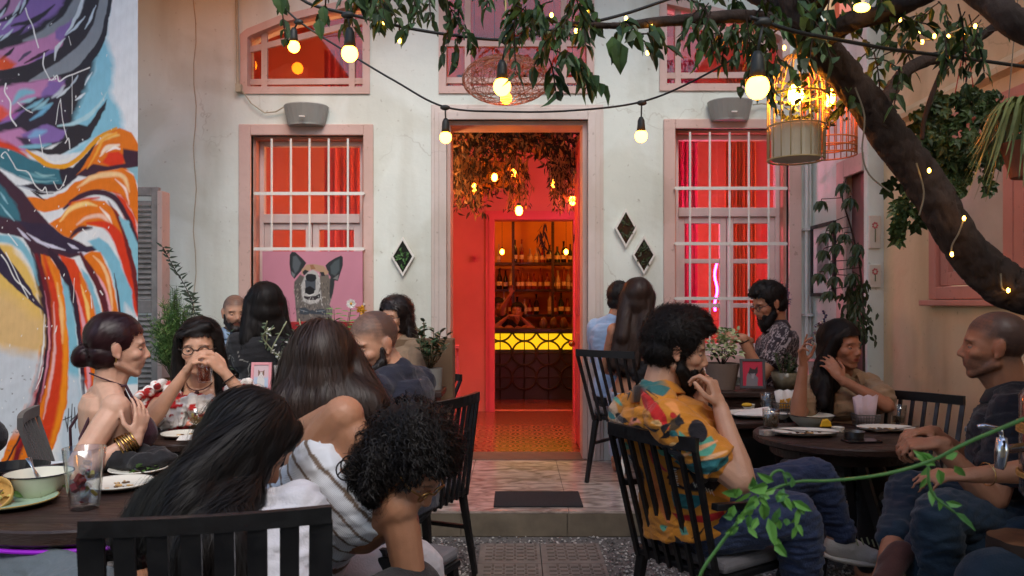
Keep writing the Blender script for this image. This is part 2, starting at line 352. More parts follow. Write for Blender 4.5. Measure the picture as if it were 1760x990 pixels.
wl = window(house, LW, 'left', (-2.11, -1.084, 2.714))
wr = window(house, RW, 'right', (1.13, 2.18, 2.754))
def bars(win, xs, zs, x0, x1, z0, z1, y):
    b = MB()
    for x in xs: b.tube([(x, y, z0), (x, y, z1)], .0085, 8)
    for z in zs: b.bx(x0, x1, y-.016, y-.009, z-.012, z+.012)
    for z in zs:
        for x in (x0, x1): b.tube([(x, y-.0125, z), (x, WY-.0, z)], .007, 6)
    b.build('security_bars', m_ironw, win)
zz = lambda py, d: CZ-(py-VY)/F*d
xx = lambda px, d: (px-VX)/F*d
yb = 5.88
bars(wl, [xx(p, yb) for p in (467, 500, 532, 565, 598)], [zz(p, yb) for p in (333, 428, 523)], xx(438, yb), xx(626, yb), .97, 2.60, yb)
bars(wr, [xx(p, yb) for p in (1186, 1220, 1254, 1287, 1321)], [zz(p, yb) for p in (324, 419, 513)], xx(1160, yb), xx(1352, yb), .97, 2.65, yb)
# transom lights over the windows and the door
def transom(poly, bars_, x0, x1, z0, z1, name):
    """poly: outline in (x,z), frame band follows it"""
    fr = MB(); n = len(poly)
    c = Vector((sum(p[0] for p in poly)/n, sum(p[1] for p in poly)/n))
    ins = []
    for i in range(n):
        a, b, d = Vector(poly[i-1]), Vector(poly[i]), Vector(poly[(i+1) % n]); e1 = (b-a).normalized(); e2 = (d-b).normalized()
        n1 = Vector((-e1.y, e1.x)); n2 = Vector((-e2.y, e2.x)); m = (n1+n2).normalized(); k = .055/max(.35, m.dot(n1)); ins.append(b+m*k)
    for y0, y1, A, B in ((WY-.014, WY+.10, poly, ins),):
        A = [Vector(p) for p in A]
        v = [(p.x, y0, p.y) for p in A]+[(p.x, y0, p.y) for p in B]+[(p.x, y1, p.y) for p in A]+[(p.x, y1, p.y) for p in B]
        f = []
        for i in range(n):
            j = (i+1) % n; f += [(i, j, n+j, n+i), (2*n+i, 3*n+i, 3*n+j, 2*n+j), (n+i, n+j, 3*n+j, 3*n+i), (i, 2*n+i, 2*n+j, j)]
        fr.add(v, f)
    o = fr.build('transom_window', m_trim, house)
    f2 = MB()
    for a, b, wd in bars_: f2.bar((a[0], WY+.07, a[1]), (b[0], WY+.07, b[1]), .045, wd, up=(0, 1, 0))
    f2.build('glazing_bar', m_trim, o)
    gm = MB(); gm.prism([(p.x, WY+.078, p.y) for p in ins], (0, .003, 0)); gm.build('pane', m_glass, o)
    return o
L = LT; pl = [(L[0], L[2]), (L[1], L[2]), (L[1], 3.70), (-1.48, 3.62), (-1.804, 3.54), (L[0]+.05, 3.44), (L[0], 3.40)]
X = lambda px: xx(px, WY); Z = lambda py: zz(py, WY)
transom(pl, [((X(450), Z(158)), (X(450), Z(44)), .03), ((X(602), Z(158)), (X(602), Z(6)), .03), ((X(420), Z(137)), (X(634), Z(135)), .022), ((X(420), Z(82)), (X(634), Z(28)), .022)], *L, 'l')
Rr = RT; pr = [(Rr[0], Rr[2]), (Rr[1], Rr[2]), (Rr[1], 3.40), (Rr[1]-.05, 3.44), (Rr[1]-.3, 3.54), (Rr[1]-.62, 3.62), (Rr[0], 3.70)]
transom(pr, [((X(1168), Z(152)), (X(1168), Z(6)), .03), ((X(1320), Z(152)), (X(1320), Z(38)), .03), ((X(1142), Z(126)), (X(1355), Z(124)), .022), ((X(1142), Z(24)), (X(1355), Z(78)), .022)], *Rr, 'r')
Cc = CT; pc = [(Cc[0], Cc[2]), (Cc[1], Cc[2]), (Cc[1], Cc[3]), (Cc[0], Cc[3])]
transom(pc, [((X(803), Z(158)), (X(803), Z(-90)), .03), ((X(970), Z(158)), (X(970), Z(-90)), .03), ((X(758), Z(134)), (X(1014), Z(134)), .022), ((X(758), Z(70)), (X(1014), Z(70)), .022)], *Cc, 'c')
# door surround: stepped moulding, reveal, leaf folded inside
d = MB(); x0, x1, z1 = DO[0], DO[1], DO[3]
for k, (wd, pr_) in enumerate(((.12, .012), (.095, .022), (.06, .032), (.03, .026))):
    d.bx(x0-wd, x0-(.0 if k == 3 else 0), WY-pr_-.001*k, WY+.01+.003*k, FL+.001, z1+wd); d.bx(x1, x1+wd, WY-pr_-.001*k, WY+.01+.003*k, FL+.001, z1+wd); d.bx(x0, x1, WY-pr_-.001*k, WY+.01+.003*k, z1, z1+wd)
df = d.build('door_surround', m_trim_pale, house, bevel=.005)
l = MB(); l.bx(x0-.002, x0+.025, WY+.03, WY+.28, FL+.001, z1); l.bx(x1-.035, x1+.002, WY+.03, WY+.28, FL+.001, z1); l.bx(x0+.025, x1-.035, WY+.03, WY+.28, z1-.03, z1+.001)
l.build('door_lining', m_trim, house)
th = MB(); th.bx(x0, x1, WY-.005, WY+.31, FL-.01, FL+.006); th.build('threshold', mat('threshold_stone', lin(110, 92, 80), .5, var=.2, vs=9), house)
dl = MB(); dl.bx(x1-.03, x1+.01, WY+.32, WY+.85, FL+.02, z1-.05)
for a, b in ((.35, 1.1), (1.25, 2.5)): dl.bx(x1-.04, x1-.03, WY+.40, WY+.77, a, b)
o = dl.build('door', m_pinkdoor, house, bevel=.004)
h_ = MB(); h_.ell((x1-.065, WY+.78, 1.0), .028); h_.tube([(x1-.06, WY+.78, 1.0), (x1-.03, WY+.78, 1.0)], .01, 8); h_.build('door_knob', mat('brass', lin(190, 130, 60), .3, 1), o, smooth=True)

ev = MB(); ev.bx(-2.35, 2.36, 5.05, WY-.002, 4.16, 4.26); ev.build('shade_eave', m_plaster_warm, house)  # unseen overhang, added to keep sky light off the upper facade
cn = thing('shade_canopy', (-3.2, 5.0, 3.75), 'flat canopy roof added out of view to shade the top left of the facade', 'canopy'); ev = MB(); ev.bx(-4.2, -1.80, 2.6, WY-.003, 3.76, 3.80); ev.build('roof_sheet', mat('canopy_sheet', lin(150, 120, 84), .8), cn)  # unseen roof sheet, added to darken the upper left wall
ev = MB(); ev.bx(-4.2, -1.80, 2.6, 2.68, 3.80, 3.86); ev.build('beam', m_dark, cn)
# unseen wall and boarded roof behind the viewer, added to block sky light
cw = MB(); cw.bx(-4.4, 3.4, -2.7, -2.5, 0, 4.6); tag(cw.build('blocker_wall', m_plaster_warm), 'plain plastered wall added behind the viewer to cut low light', 'wall')
pg = thing('blocker_roof', (2, -.6, 0), 'boarded timber roof added behind the viewer to darken the near right side', 'blocker_roof'); b = MB(); b.bx(.7, 3.3, -2.49, .8, 2.95, 3.0); b.build('roof_boards', m_dark, pg)
for x in (.8, 3.15):
    for y in (-2.3, -.9): b = MB(); b.bx(x-.06, x+.06, y-.06, y+.06, 0, 2.948); b.build('post', m_dark, pg)
# ---------------------------------------------------------------- the rooms behind
rooms = thing('bar_interior', (0, 7.4, FL), 'glowing red room with patterned tile floor and a second doorway leading to the bar', 'room')
def ftile():
    m = mat('cement_tile', lin(150, 70, 40), .2, var=0, spec=.4); nt = m.node_tree; b = nt.nodes['Principled BSDF']; L = nt.links.new
    tc = nd(nt, 'ShaderNodeTexCoord'); mp = nd(nt, 'ShaderNodeMapping'); mp.inputs['Scale'].default_value = (5, 5, 5); L(tc.outputs['Object'], mp.inputs[0])
    fr = nd(nt, 'ShaderNodeVectorMath', operation='FRACTION'); L(mp.outputs[0], fr.inputs[0])
    sb = nd(nt, 'ShaderNodeVectorMath', operation='SUBTRACT'); sb.inputs[1].default_value = (.5, .5, 0); L(fr.outputs[0], sb.inputs[0])
    mu = nd(nt, 'ShaderNodeVectorMath', operation='MULTIPLY'); mu.inputs[1].default_value = (1, 1, 0); L(sb.outputs[0], mu.inputs[0])
    ln = nd(nt, 'ShaderNodeVectorMath', operation='LENGTH'); L(mu.outputs[0], ln.inputs[0])
    w = nd(nt, 'ShaderNodeMath', operation='SINE'); m1 = nd(nt, 'ShaderNodeMath', operation='MULTIPLY'); m1.inputs[1].default_value = 26; L(ln.outputs['Value'], m1.inputs[0]); L(m1.outputs[0], w.inputs[0])
    cr = nd(nt, 'ShaderNodeValToRGB'); e = cr.color_ramp.elements; e[0].position = .45; e[0].color = (*lin(120, 50, 32), 1); e[1].position = .55; e[1].color = (*lin(168, 96, 62), 1)
    mr = nd(nt, 'ShaderNodeMapRange'); mr.inputs[1].default_value = -1; mr.inputs[2].default_value = 1; L(w.outputs[0], mr.inputs[0]); L(mr.outputs[0], cr.inputs[0]); L(cr.outputs[0], b.inputs['Base Color'])
    bp = nd(nt, 'ShaderNodeBump'); bp.inputs['Strength'].default_value = .15; n = nd(nt, 'ShaderNodeTexNoise'); n.inputs['Scale'].default_value = 2.5; L(mp.outputs[0], n.inputs[0]); L(n.outputs[0], bp.inputs['Height']); L(bp.outputs[0], b.inputs['Normal'])
    return m
f = MB(); f.bx(-2.8, 2.6, WY+.3, 8.6, 0, FL); f.bx(-2.8, 2.6, 8.6, 11.6, 0, FL-.001); f.build('floor', ftile(), rooms)
B2 = 8.58
sw = MB(); sw.bx(-2.9, -2.8, WY+.3, 11.7, 0, 4.4); sw.bx(2.6, 2.7, WY+.3, 11.7, 0, 4.4)
holed(sw, -2.8, 2.6, 0, 4.4, B2, B2+.15, [(-.232, .64, FL, 2.27), (-.75, -.05, 2.62, 2.95), (.5, 1.1, 2.62, 2.95)]); sw.build('wall', m_red, rooms)
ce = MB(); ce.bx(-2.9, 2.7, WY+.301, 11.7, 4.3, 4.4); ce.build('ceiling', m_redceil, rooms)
dt = MB(); ring(dt, -.33, .735, FL+.001, 2.37, .098, B2-.03, B2-.001, bottom=False); ring(dt, -.29, .695, FL+.001, 2.33, .058, B2-.05, B2-.031, bottom=False)
dt.build('door_frame', m_pinkdoor, rooms)
bw = MB(); bw.bx(-2.8, 2.6, 11.4, 11.5, 0, 4.3); bw.build('back_wall', m_ochre, rooms)
# curtains behind the windows
def curtain(x0, x1, y, z0, z1, mt, label, ph=0, amp=.03):
    n = 60; v = []; t = .006
    for s_ in (0, 1):
        for i in range(n):
            x = x0+(x1-x0)*i/(n-1); yy = y+amp*math.sin(i*.9+ph)+amp*.5*math.sin(i*.37+ph)+s_*t; v += [(x, yy, z0), (x, yy+.01, z1)]
    fs = [(2*i, 2*i+2, 2*i+3, 2*i+1) for i in range(n-1)]+[(2*n+2*i+1, 2*n+2*i+3, 2*n+2*i+2, 2*n+2*i) for i in range(n-1)]
    m = MB(); m.add(v, fs); return tag(m.build('curtain', mt, smooth=True), label, 'curtain', 'curtains behind the street windows')
curtain(-1.62, -1.1, 6.55, 1.0, 3.5, m_curtain, 'pinkish red curtain behind the right half of the left window')
curtain(1.2, 1.52, 6.5, .6, 3.4, mat('curtain_pink', lin(236, 64, 120), .8, var=.2, vs=3, stretch=(6, 6, .3)), 'hot pink curtain behind the left half of the right window', 2)
curtain(1.78, 2.05, 6.6, .6, 3.4, mat('curtain_orange', lin(232, 110, 56), .8, var=.2, vs=3, stretch=(6, 6, .3)), 'orange curtain behind the right half of the right window', 4)

# ---------------------------------------------------------------- side wall on the right with its window
rwall = thing('side_wall', (2.4, 4, 0), 'warm beige plastered side wall with a rose window, running towards the viewer on the right', 'wall')
w = MB()
# far stretch (x = 2.26) with a doorway, near stretch (x = 2.36)
w.bx(2.26, 2.5, 5.36, WY-.001, 0, 3.3); w.bx(2.26, 2.5, 5.02, 5.36, 2.25, 3.3); w.bx(2.26, 2.5, 4.99, 5.02, 0, 3.3)
w.build('wall', m_plaster, rwall)
w = MB()
w.bx(2.36, 2.55, 4.36, 4.989, 0, 4.4); w.bx(2.36, 2.55, 2.9, 4.36, 0, 1.37); w.bx(2.36, 2.55, 2.9, 4.36, 2.36, 4.4); w.bx(2.36, 2.55, 1.0, 2.9, 0, 4.4)
w.build('near_wall', m_plaster_warm, rwall)
pilaster = MB(); pilaster.bx(2.255, 2.37, 4.96, 5.0, 0, 4.4); pilaster.build('pilaster', m_plaster, rwall, bevel=.01)
md = MB(); md.prism([(2.362, 1, 2.44), (2.30, 1, 2.45), (2.30, 1, 2.48), (2.33, 1, 2.52), (2.362, 1, 2.53)], (0, 3.79, 0)); md.build('moulding', m_plaster_warm, rwall)
wf = MB()
def sring(mb, y0, y1, z0, z1, w_, xa, xb): mb.bx(xa, xb, y0, y0+w_, z0, z1); mb.bx(xa, xb, y1-w_, y1, z0, z1); mb.bx(xa, xb, y0+w_, y1-w_, z1-w_, z1); mb.bx(xa, xb, y0+w_, y1-w_, z0, z0+w_)
sring(wf, 2.9, 4.36, 1.37, 2.36, .07, 2.325, 2.42)
wo = wf.build('window', m_trim_rose, rwall, bevel=.006)
cf = MB(); sring(cf, 3.66, 4.285, 1.445, 2.285, .075, 2.35, 2.40); sring(cf, 2.975, 3.655, 1.445, 2.285, .075, 2.35, 2.40); cf.build('frame', m_trim_rose, wo, bevel=.005)
gl = MB(); gl.bx(2.382, 2.386, 2.98, 4.28, 1.45, 2.28); gl.build('pane', mat('frosted_pane', lin(186, 170, 148), .2, var=.12, vs=3), wo)
sl = MB(); sl.bx(2.29, 2.36, 2.86, 4.40, 1.335, 1.367); sl.build('sill', m_trim_rose, wo, bevel=.006)
dr = MB(); dr.bx(2.245, 2.27, 5.30, 5.42, FL, 2.33); dr.bx(2.245, 2.27, 5.02, 5.30, 2.21, 2.33); dr.build('door_frame', m_trim, rwall, bevel=.004)
dr = MB(); dr.bx(2.33, 2.36, 5.02, 5.36, FL, 2.25); dr.build('door', mat('dim_rose_door', lin(150, 98, 92), .6), rwall)
# roof parapet of the neighbour seen above the side wall
nb = MB(); nb.bx(2.5, 5.5, 6.3, 6.8, 0, 4.1); nb.bx(2.45, 5.6, 6.2, 6.9, 4.1, 4.2)
for i in range(8): nb.lathe([(.05, 4.2), (.07, 4.25), (.045, 4.35), (.08, 4.5), (.04, 4.7), (.06, 4.75)], Matrix.Translation((2.6+i*.3, 6.5, 0)), 10)
nb.bx(2.45, 5.0, 6.4, 6.6, 4.75, 4.85)
tag(nb.build('neighbour_house', m_plaster_warm), 'pale neighbouring house wall with a balustrade, just visible past the tree at top right', 'house')

# ---------------------------------------------------------------- pipes, louvred shutter
p_ = MB(); p_.tube([(2.205, 5.86, FL), (2.205, 5.86, 4.2)], .013, 8); p_.tube([(2.235, 5.87, FL), (2.235, 5.87, 4.2)], .009, 8)
for z in (.6, 1.25, 1.9, 2.9): p_.bx(2.185, 2.25, 5.84, 5.91, z, z+.02)
tag(p_.build('wall_pipes', mat('pipe_paint', lin(205, 206, 200), .5)), 'pair of thin white pipes clipped beside the corner of the house', 'pipe')
sh = thing('window_shutter', (-2.6, 5.35, .5), 'weathered grey louvred shutter standing open behind the painted wall', 'shutter')
m_sh = mat('shutter_paint', lin(150, 142, 136), .75, var=.25, vs=12, bump=.3, bs=50); s_ = MB()
xa, xb, z0, z1 = -2.85, -2.46, .5, 2.15
s_.bx(xb-.05, xb, 5.33, 5.37, z0, z1); s_.bx(xa, xa+.05, 5.33, 5.37, z0, z1); s_.bx(xa+.05, xb-.05, 5.33, 5.37, z1-.06, z1); s_.bx(xa+.05, xb-.05, 5.33, 5.37, z0, z0+.08); s_.bx(xa+.05, xb-.05, 5.33, 5.37, 1.28, 1.37)
s_.build('frame', m_sh, sh, bevel=.004)
s_ = MB(); z = z0+.1
while z < z1-.08:
    if not 1.26 < z < 1.38: s_.box(((xa+xb)/2, 5.35, z), (xb-xa-.1, .006, .042), Euler((math.radians(-38), 0, 0)).to_matrix())
    z += .036
s_.build('louvre_slats', m_sh, sh)
s_ = MB(); s_.bx(-2.455, -2.42, 5.3, 5.42, .5, 2.12); s_.build('hinge_post', m_trim, sh, bevel=.004)
# ================================================================ mural wall: painted strokes as a colour attribute on a fine grid
def paint(UV, base, strokes, seed=3):
    """UV (N,2) picture-plane coordinates on the wall; strokes painted in order. Returns (N,3) linear colours"""
    C = np.array(base, float).copy() if np.ndim(base) == 2 else np.tile(np.array(base, float), (len(UV), 1))
    W = np.c_[UV, np.zeros(len(UV))]
    jit = np.c_[wob(W, seed, f=.06), wob(W, seed+1, f=.06)]
    for st in strokes:
        kind = st[0]; U = UV+jit*st[-1] if isinstance(st[-1], (int, float)) else UV
        if kind == 'poly':
            poly = np.array(st[1], float); col = st[2]; soft = st[3]
            mn = poly.min(0)-6-soft; mx = poly.max(0)+6+soft; sel = np.where(((U > mn) & (U < mx)).all(1))[0]
            if not len(sel): continue
            q = U[sel]; ins = np.zeros(len(q), bool); dist = np.full(len(q), 1e9)
            for i in range(len(poly)):
                a, b = poly[i-1], poly[i]
                cnd = ((a[1] > q[:, 1]) != (b[1] > q[:, 1])); xi = (b[0]-a[0])*(q[:, 1]-a[1])/(b[1]-a[1]+1e-12)+a[0]; ins ^= cnd & (q[:, 0] < xi)
                e = b-a; t = np.clip(((q-a)@e)/(e@e+1e-9), 0, 1); dd = np.linalg.norm(q-(a+t[:, None]*e), axis=1); dist = np.minimum(dist, dd)
            sd = np.where(ins, dist, -dist); al = np.clip(sd/max(soft, .3)+.5, 0, 1)*1.0
            cc = np.array(lin(*col)); C[sel] = C[sel]*(1-al[:, None])+cc*al[:, None]
        else:                                        # ('line', pts, w0, w1, colour, soft, jit)  width tapers w0 (middle) to ends, Catmull-Rom path
            pts = np.array(st[1], float); wid, col, soft = st[2], st[3], st[4]
            P_ = np.vstack([2*pts[0]-pts[1], pts, 2*pts[-1]-pts[-2]]); path = []
            for i in range(1, len(P_)-2):
                for t in np.linspace(0, 1, 7)[:-1]:
                    p0, p1, p2, p3 = P_[i-1:i+3]; path.append(.5*((2*p1)+(-p0+p2)*t+(2*p0-5*p1+4*p2-p3)*t*t+(-p0+3*p1-3*p2+p3)*t**3))
            path.append(pts[-1]); path = np.array(path); n = len(path)
            if not hasattr(wid, '__len__'): wid = [0, wid, wid, 0]
            ws = np.interp(np.linspace(0, 1, n), np.linspace(0, 1, len(wid)), wid)
            mn = path.min(0)-max(wid)-soft; mx = path.max(0)+max(wid)+soft; sel = np.where(((U > mn) & (U < mx)).all(1))[0]
            if not len(sel): continue
            q = U[sel]; best = np.full(len(q), -1e9)
            for i in range(n-1):
                a, b = path[i], path[i+1]; e = b-a; t = np.clip(((q-a)@e)/(e@e+1e-9), 0, 1); dd = np.linalg.norm(q-(a+t[:, None]*e), axis=1)
                best = np.maximum(best, (ws[i]+(ws[i+1]-ws[i])*t)/2-dd)
            al = np.clip(best/max(soft, .3)+.5, 0, 1)
            cc = np.array(lin(*col)); C[sel] = C[sel]*(1-al[:, None])+cc*al[:, None]
    return C
BK = (42, 38, 44); DP = (62, 34, 50); OR = (226, 118, 18); RD = (214, 62, 22); LB = (128, 186, 204); TE = (52, 112, 126); PK = (190, 128, 172); PU = (134, 104, 168)
GY = (134, 142, 148); WH = (222, 228, 230); YE = (222, 178, 92); OY = (240, 190, 110); MR = (120, 26, 34); SB = (150, 196, 206); LG = (196, 204, 210)
S = []
pl_ = lambda pts, c, s=3, j=1.5: S.append(('poly', pts, c, s, j))
ln_ = lambda pts, w, c, s=2, j=1.0: S.append(('line', pts, w, c, s, j))
# upper bird wing: light background to the right, body of feathers to the left
pl_([(-80, -80), (140, -80), (196, -10), (182, 40), (172, 90), (160, 130), (158, 170), (150, 210), (120, 240), (60, 260), (-80, 250)], BK, 4)
pl_([(188, 0), (182, 60), (196, 120), (190, 160), (206, 190), (212, 225), (150, 245), (110, 262), (118, 230), (140, 170), (160, 120), (172, 70)], (134, 196, 214), 12, 3)
pl_([(-80, -60), (118, -60), (108, 10), (96, 22), (60, 46), (20, 60), (-80, 90)], PU, 8, 3)
pl_([(-80, -40), (40, -40), (34, 20), (-80, 60)], (176, 130, 170), 8, 3)
ln_([(150, -40), (132, 10), (110, 36), (78, 60), (40, 70)], [8, 26, 26, 4], GY, 4)
for k, (a, b, c) in enumerate([((60, -20), (30, 22), (-10, 40)), ((20, -10), (2, 22), (-40, 30)), ((94, 8), (60, 34), (20, 44)), ((50, 40), (20, 62), (-30, 70)), ((130, -20), (108, 20), (86, 44))]):
    ln_([a, b, c], [2, 11, 3], BK, 3)
for a, b in (((36, 0), (22, 26)), ((10, 14), (-8, 38)), ((28, 24), (4, 50)), ((6, 60), (-20, 74)), ((46, -10), (34, 22)), ((-10, 30), (-40, 60)), ((22, 50), (0, 70))): ln_([a, ((a[0]+b[0])/2+1, (a[1]+b[1])/2), b], [1, 5, 1], (190, 206, 216), 2.5)
# pink band
pl_([(-80, 96), (0, 86), (40, 74), (80, 62), (104, 50), (118, 44), (106, 78), (92, 96), (60, 112), (30, 130), (0, 136), (-80, 150)], PK, 5, 3)
pl_([(96, 52), (126, 34), (118, 56), (104, 72), (94, 66)], PU, 5, 2)
ln_([(52, 110), (72, 100), (92, 92), (70, 116), (40, 122)], [2, 14, 10, 3], PU, 5)
ln_([(-10, 112), (14, 92), (24, 82)], [2, 6, 2], BK, 2); ln_([(32, 104), (44, 94), (53, 89)], [3, 6, 3], (86, 70, 96), 2); ln_([(42, 108), (66, 96), (84, 86)], [2, 6, 2], DP, 2)
pl_([(-80, 100), (10, 98), (28, 108), (20, 120), (-80, 128)], (216, 80, 30), 9, 4)
# black and grey sweeping feathers
ln_([(190, -40), (172, 20), (150, 60), (110, 92), (70, 112), (30, 124), (-40, 134)], [22, 30, 26, 20, 22, 18, 14], BK, 2)
ln_([(184, -20), (172, 40), (154, 76), (120, 108), (80, 128), (50, 140)], [18, 22, 26, 26, 16, 2], GY, 2.5)
ln_([(150, -30), (138, 14), (124, 44), (112, 60)], [1, 7, 5, 1], (206, 218, 222), 2)
ln_([(164, 10), (156, 30), (146, 50)], [1, 5, 1], (200, 216, 226), 2); ln_([(146, 28), (132, 46), (114, 60)], [1, 5, 1], (200, 216, 226), 2); ln_([(112, 66), (98, 82), (94, 104)], [1, 7, 1], (214, 222, 226), 2)
ln_([(194, -30), (184, 30), (176, 66), (158, 96), (140, 116), (120, 132)], [6, 7, 10, 14, 12, 8], (36, 34, 42), 2)
# second pink-purple band
pl_([(-80, 156), (0, 148), (50, 140), (104, 136), (112, 148), (92, 170), (60, 186), (20, 200), (-80, 216)], PK, 5, 3)
pl_([(84, 142), (112, 140), (104, 160), (76, 178), (66, 170)], PU, 6, 3)
pl_([(-80, 180), (6, 182), (18, 192), (8, 206), (-80, 214)], (224, 84, 66), 8, 3)
ln_([(22, 178), (38, 160), (56, 158)], [3, 14, 6], LB, 6)
pl_([(0, 214), (30, 186), (60, 168), (96, 164), (110, 176), (120, 210), (60, 226), (0, 226)], (46, 38, 52), 6, 3)
for a, b, c_ in (((34, 176), (60, 168), SB), ((44, 188), (74, 170), LB), ((56, 190), (84, 170), SB), ((66, 188), (90, 178), LB), ((52, 206), (88, 180), (110, 170, 200)), ((0, 212), (40, 190), PU), ((4, 206), (30, 194), (170, 90, 160)), ((90, 168), (110, 148), LG)): ln_([a, ((a[0]+b[0])/2+2, (a[1]+b[1])/2+1), b], [2, 8, 2], c_, 4)
# third band with violet
pl_([(-80, 230), (0, 226), (34, 220), (50, 232), (40, 244), (58, 270), (40, 260), (10, 244), (-80, 246)], PK, 6, 3)
pl_([(36, 232), (60, 222), (80, 214), (104, 222), (120, 226), (100, 244), (70, 250), (44, 246)], PU, 4, 2)
ln_([(50, 236), (64, 230), (78, 226)], [4, 14, 4], (126, 170, 208), 6)
ln_([(30, 236), (44, 242), (54, 248)], [2, 12, 2], (60, 44, 66), 5)
ln_([(34, 252), (60, 252), (88, 248)], [2, 9, 2], LB, 4)
pl_([(-80, 236), (0, 240), (24, 250), (44, 264), (52, 276), (30, 272), (10, 256), (-80, 254)], RD, 7, 2)
# black patch with hooked edge and light blue under it
pl_([(110, 240), (120, 210), (150, 216), (184, 170), (180, 190), (166, 214), (156, 236), (132, 250), (104, 266), (80, 266), (56, 256), (90, 256)], BK, 2.5)
ln_([(100, 216), (126, 212), (150, 200), (170, 180), (184, 158)], [2, 7, 8, 5, 1], (176, 214, 220), 3)
ln_([(130, 172), (146, 160)], [2, 5, 2], (216, 228, 232), 2); ln_([(146, 146), (158, 124)], [2, 4, 1], (216, 228, 232), 2); ln_([(98, 168), (120, 150)], [2, 5, 2], (206, 216, 220), 2); ln_([(122, 148), (134, 130)], [2, 4, 2], (176, 190, 200), 2)
# teal body
pl_([(-80, 250), (0, 252), (30, 262), (52, 274), (80, 284), (112, 296), (116, 310), (100, 322), (60, 318), (24, 300), (0, 288), (-80, 290)], TE, 4, 2)
ln_([(26, 290), (60, 302), (96, 306)], [1, 6, 1], (104, 158, 166), 4); ln_([(34, 302), (64, 312), (100, 310)], [1, 4, 1], (120, 170, 176), 3); ln_([(60, 296), (76, 302), (94, 300)], [1, 4, 1], (140, 186, 188), 3)
pl_([(100, 286), (124, 288), (150, 262), (166, 240), (162, 262), (144, 290), (120, 316), (96, 330), (64, 330), (30, 320), (60, 316), (108, 316)], (40, 34, 48), 3)
ln_([(46, 258), (64, 272), (84, 284), (110, 286), (132, 274), (154, 252), (176, 232), (200, 220)], [3, 9, 8, 8, 8, 7, 4], (232, 158, 26), 2)
ln_([(74, 268), (92, 280), (112, 276), (126, 268)], [2, 6, 4], (232, 232, 224), 2)
ln_([(120, 262), (140, 254), (156, 240)], [2, 10, 2], (150, 206, 220), 4)
# orange crest one
pl_([(140, 292), (164, 250), (186, 226), (206, 220), (226, 228), (238, 250), (245, 300), (200, 290), (170, 298), (130, 300)], OR, 2.5)
ln_([(168, 246), (186, 234), (204, 232)], [2, 11, 3], (246, 196, 110), 4); ln_([(172, 268), (184, 254), (204, 250)], [2, 9, 4], (250, 226, 196), 3); ln_([(182, 262), (196, 254), (206, 256)], [1, 5, 2], (255, 244, 232), 2)
pl_([(176, 280), (186, 262), (204, 260), (216, 268), (212, 284), (196, 288)], (222, 54, 20), 5, 2)
pl_([(130, 300), (160, 282), (186, 286), (214, 282), (212, 256), (245, 262), (245, 290), (210, 290), (180, 296), (150, 304)], DP, 3)
ln_([(150, 290), (166, 262), (178, 240), (200, 228)], [1, 5, 3], (244, 170, 60), 3)
# orange crest two
pl_([(40, 338), (80, 342), (110, 330), (130, 312), (170, 296), (210, 290), (232, 304), (240, 340), (242, 400), (226, 360), (206, 336), (176, 326), (140, 336), (110, 356), (76, 366), (50, 356)], OR, 2.5)
pl_([(216, 290), (250, 284), (250, 330), (238, 318), (228, 300)], (140, 184, 194), 2)
ln_([(134, 322), (156, 306), (186, 300), (212, 304), (222, 330)], [2, 8, 9, 8, 2], (246, 204, 146), 4); ln_([(198, 308), (214, 324), (222, 352)], [1, 5, 1], (250, 224, 210), 3)
pl_([(196, 330), (216, 344), (232, 372), (242, 420), (242, 470), (222, 400), (206, 356)], (216, 60, 22), 6, 2)
ln_([(110, 358), (134, 340), (166, 330), (196, 340), (216, 370), (230, 400), (242, 440)], [4, 9, 10, 10, 8, 8, 6], DP, 3)
ln_([(120, 350), (146, 344), (170, 340)], [2, 7, 2], (210, 40, 32), 4)
# dark trunk sweeping across
pl_([(-80, 280), (0, 292), (40, 330), (60, 356), (84, 384), (110, 404), (136, 414), (150, 424), (176, 422), (168, 430), (146, 436), (120, 444), (90, 440), (70, 470), (60, 440), (40, 410), (0, 400), (-80, 420)], DP, 3)
pl_([(-80, 300), (0, 316), (28, 352), (36, 382), (0, 372), (-80, 380)], TE, 5, 2)
ln_([(0, 350), (12, 366), (24, 380)], [1, 4, 1], SB, 2.5); ln_([(0, 330), (14, 350)], [1, 3, 1], SB, 2.5)
pl_([(30, 380), (84, 386), (112, 406), (146, 424), (178, 420), (160, 432), (120, 436), (80, 420), (50, 400)], (46, 34, 58), 3)
for a, b in (((30, 392), (52, 414)), ((46, 400), (84, 426)), ((66, 414), (112, 430)), ((116, 418), (134, 428)), ((84, 420), (98, 424)), ((134, 434), (152, 436))): ln_([a, ((a[0]+b[0])/2, (a[1]+b[1])/2+1), b], [1, 6, 1], (206, 204, 220), 2)
ln_([(52, 328), (76, 344)], [1, 4, 1], BK, 1.5); ln_([(44, 318), (66, 332), (92, 332)], [1, 5, 1], BK, 2)
ln_([(30, 318), (46, 324), (60, 328)], [1, 3, 1], (170, 176, 186), 2)
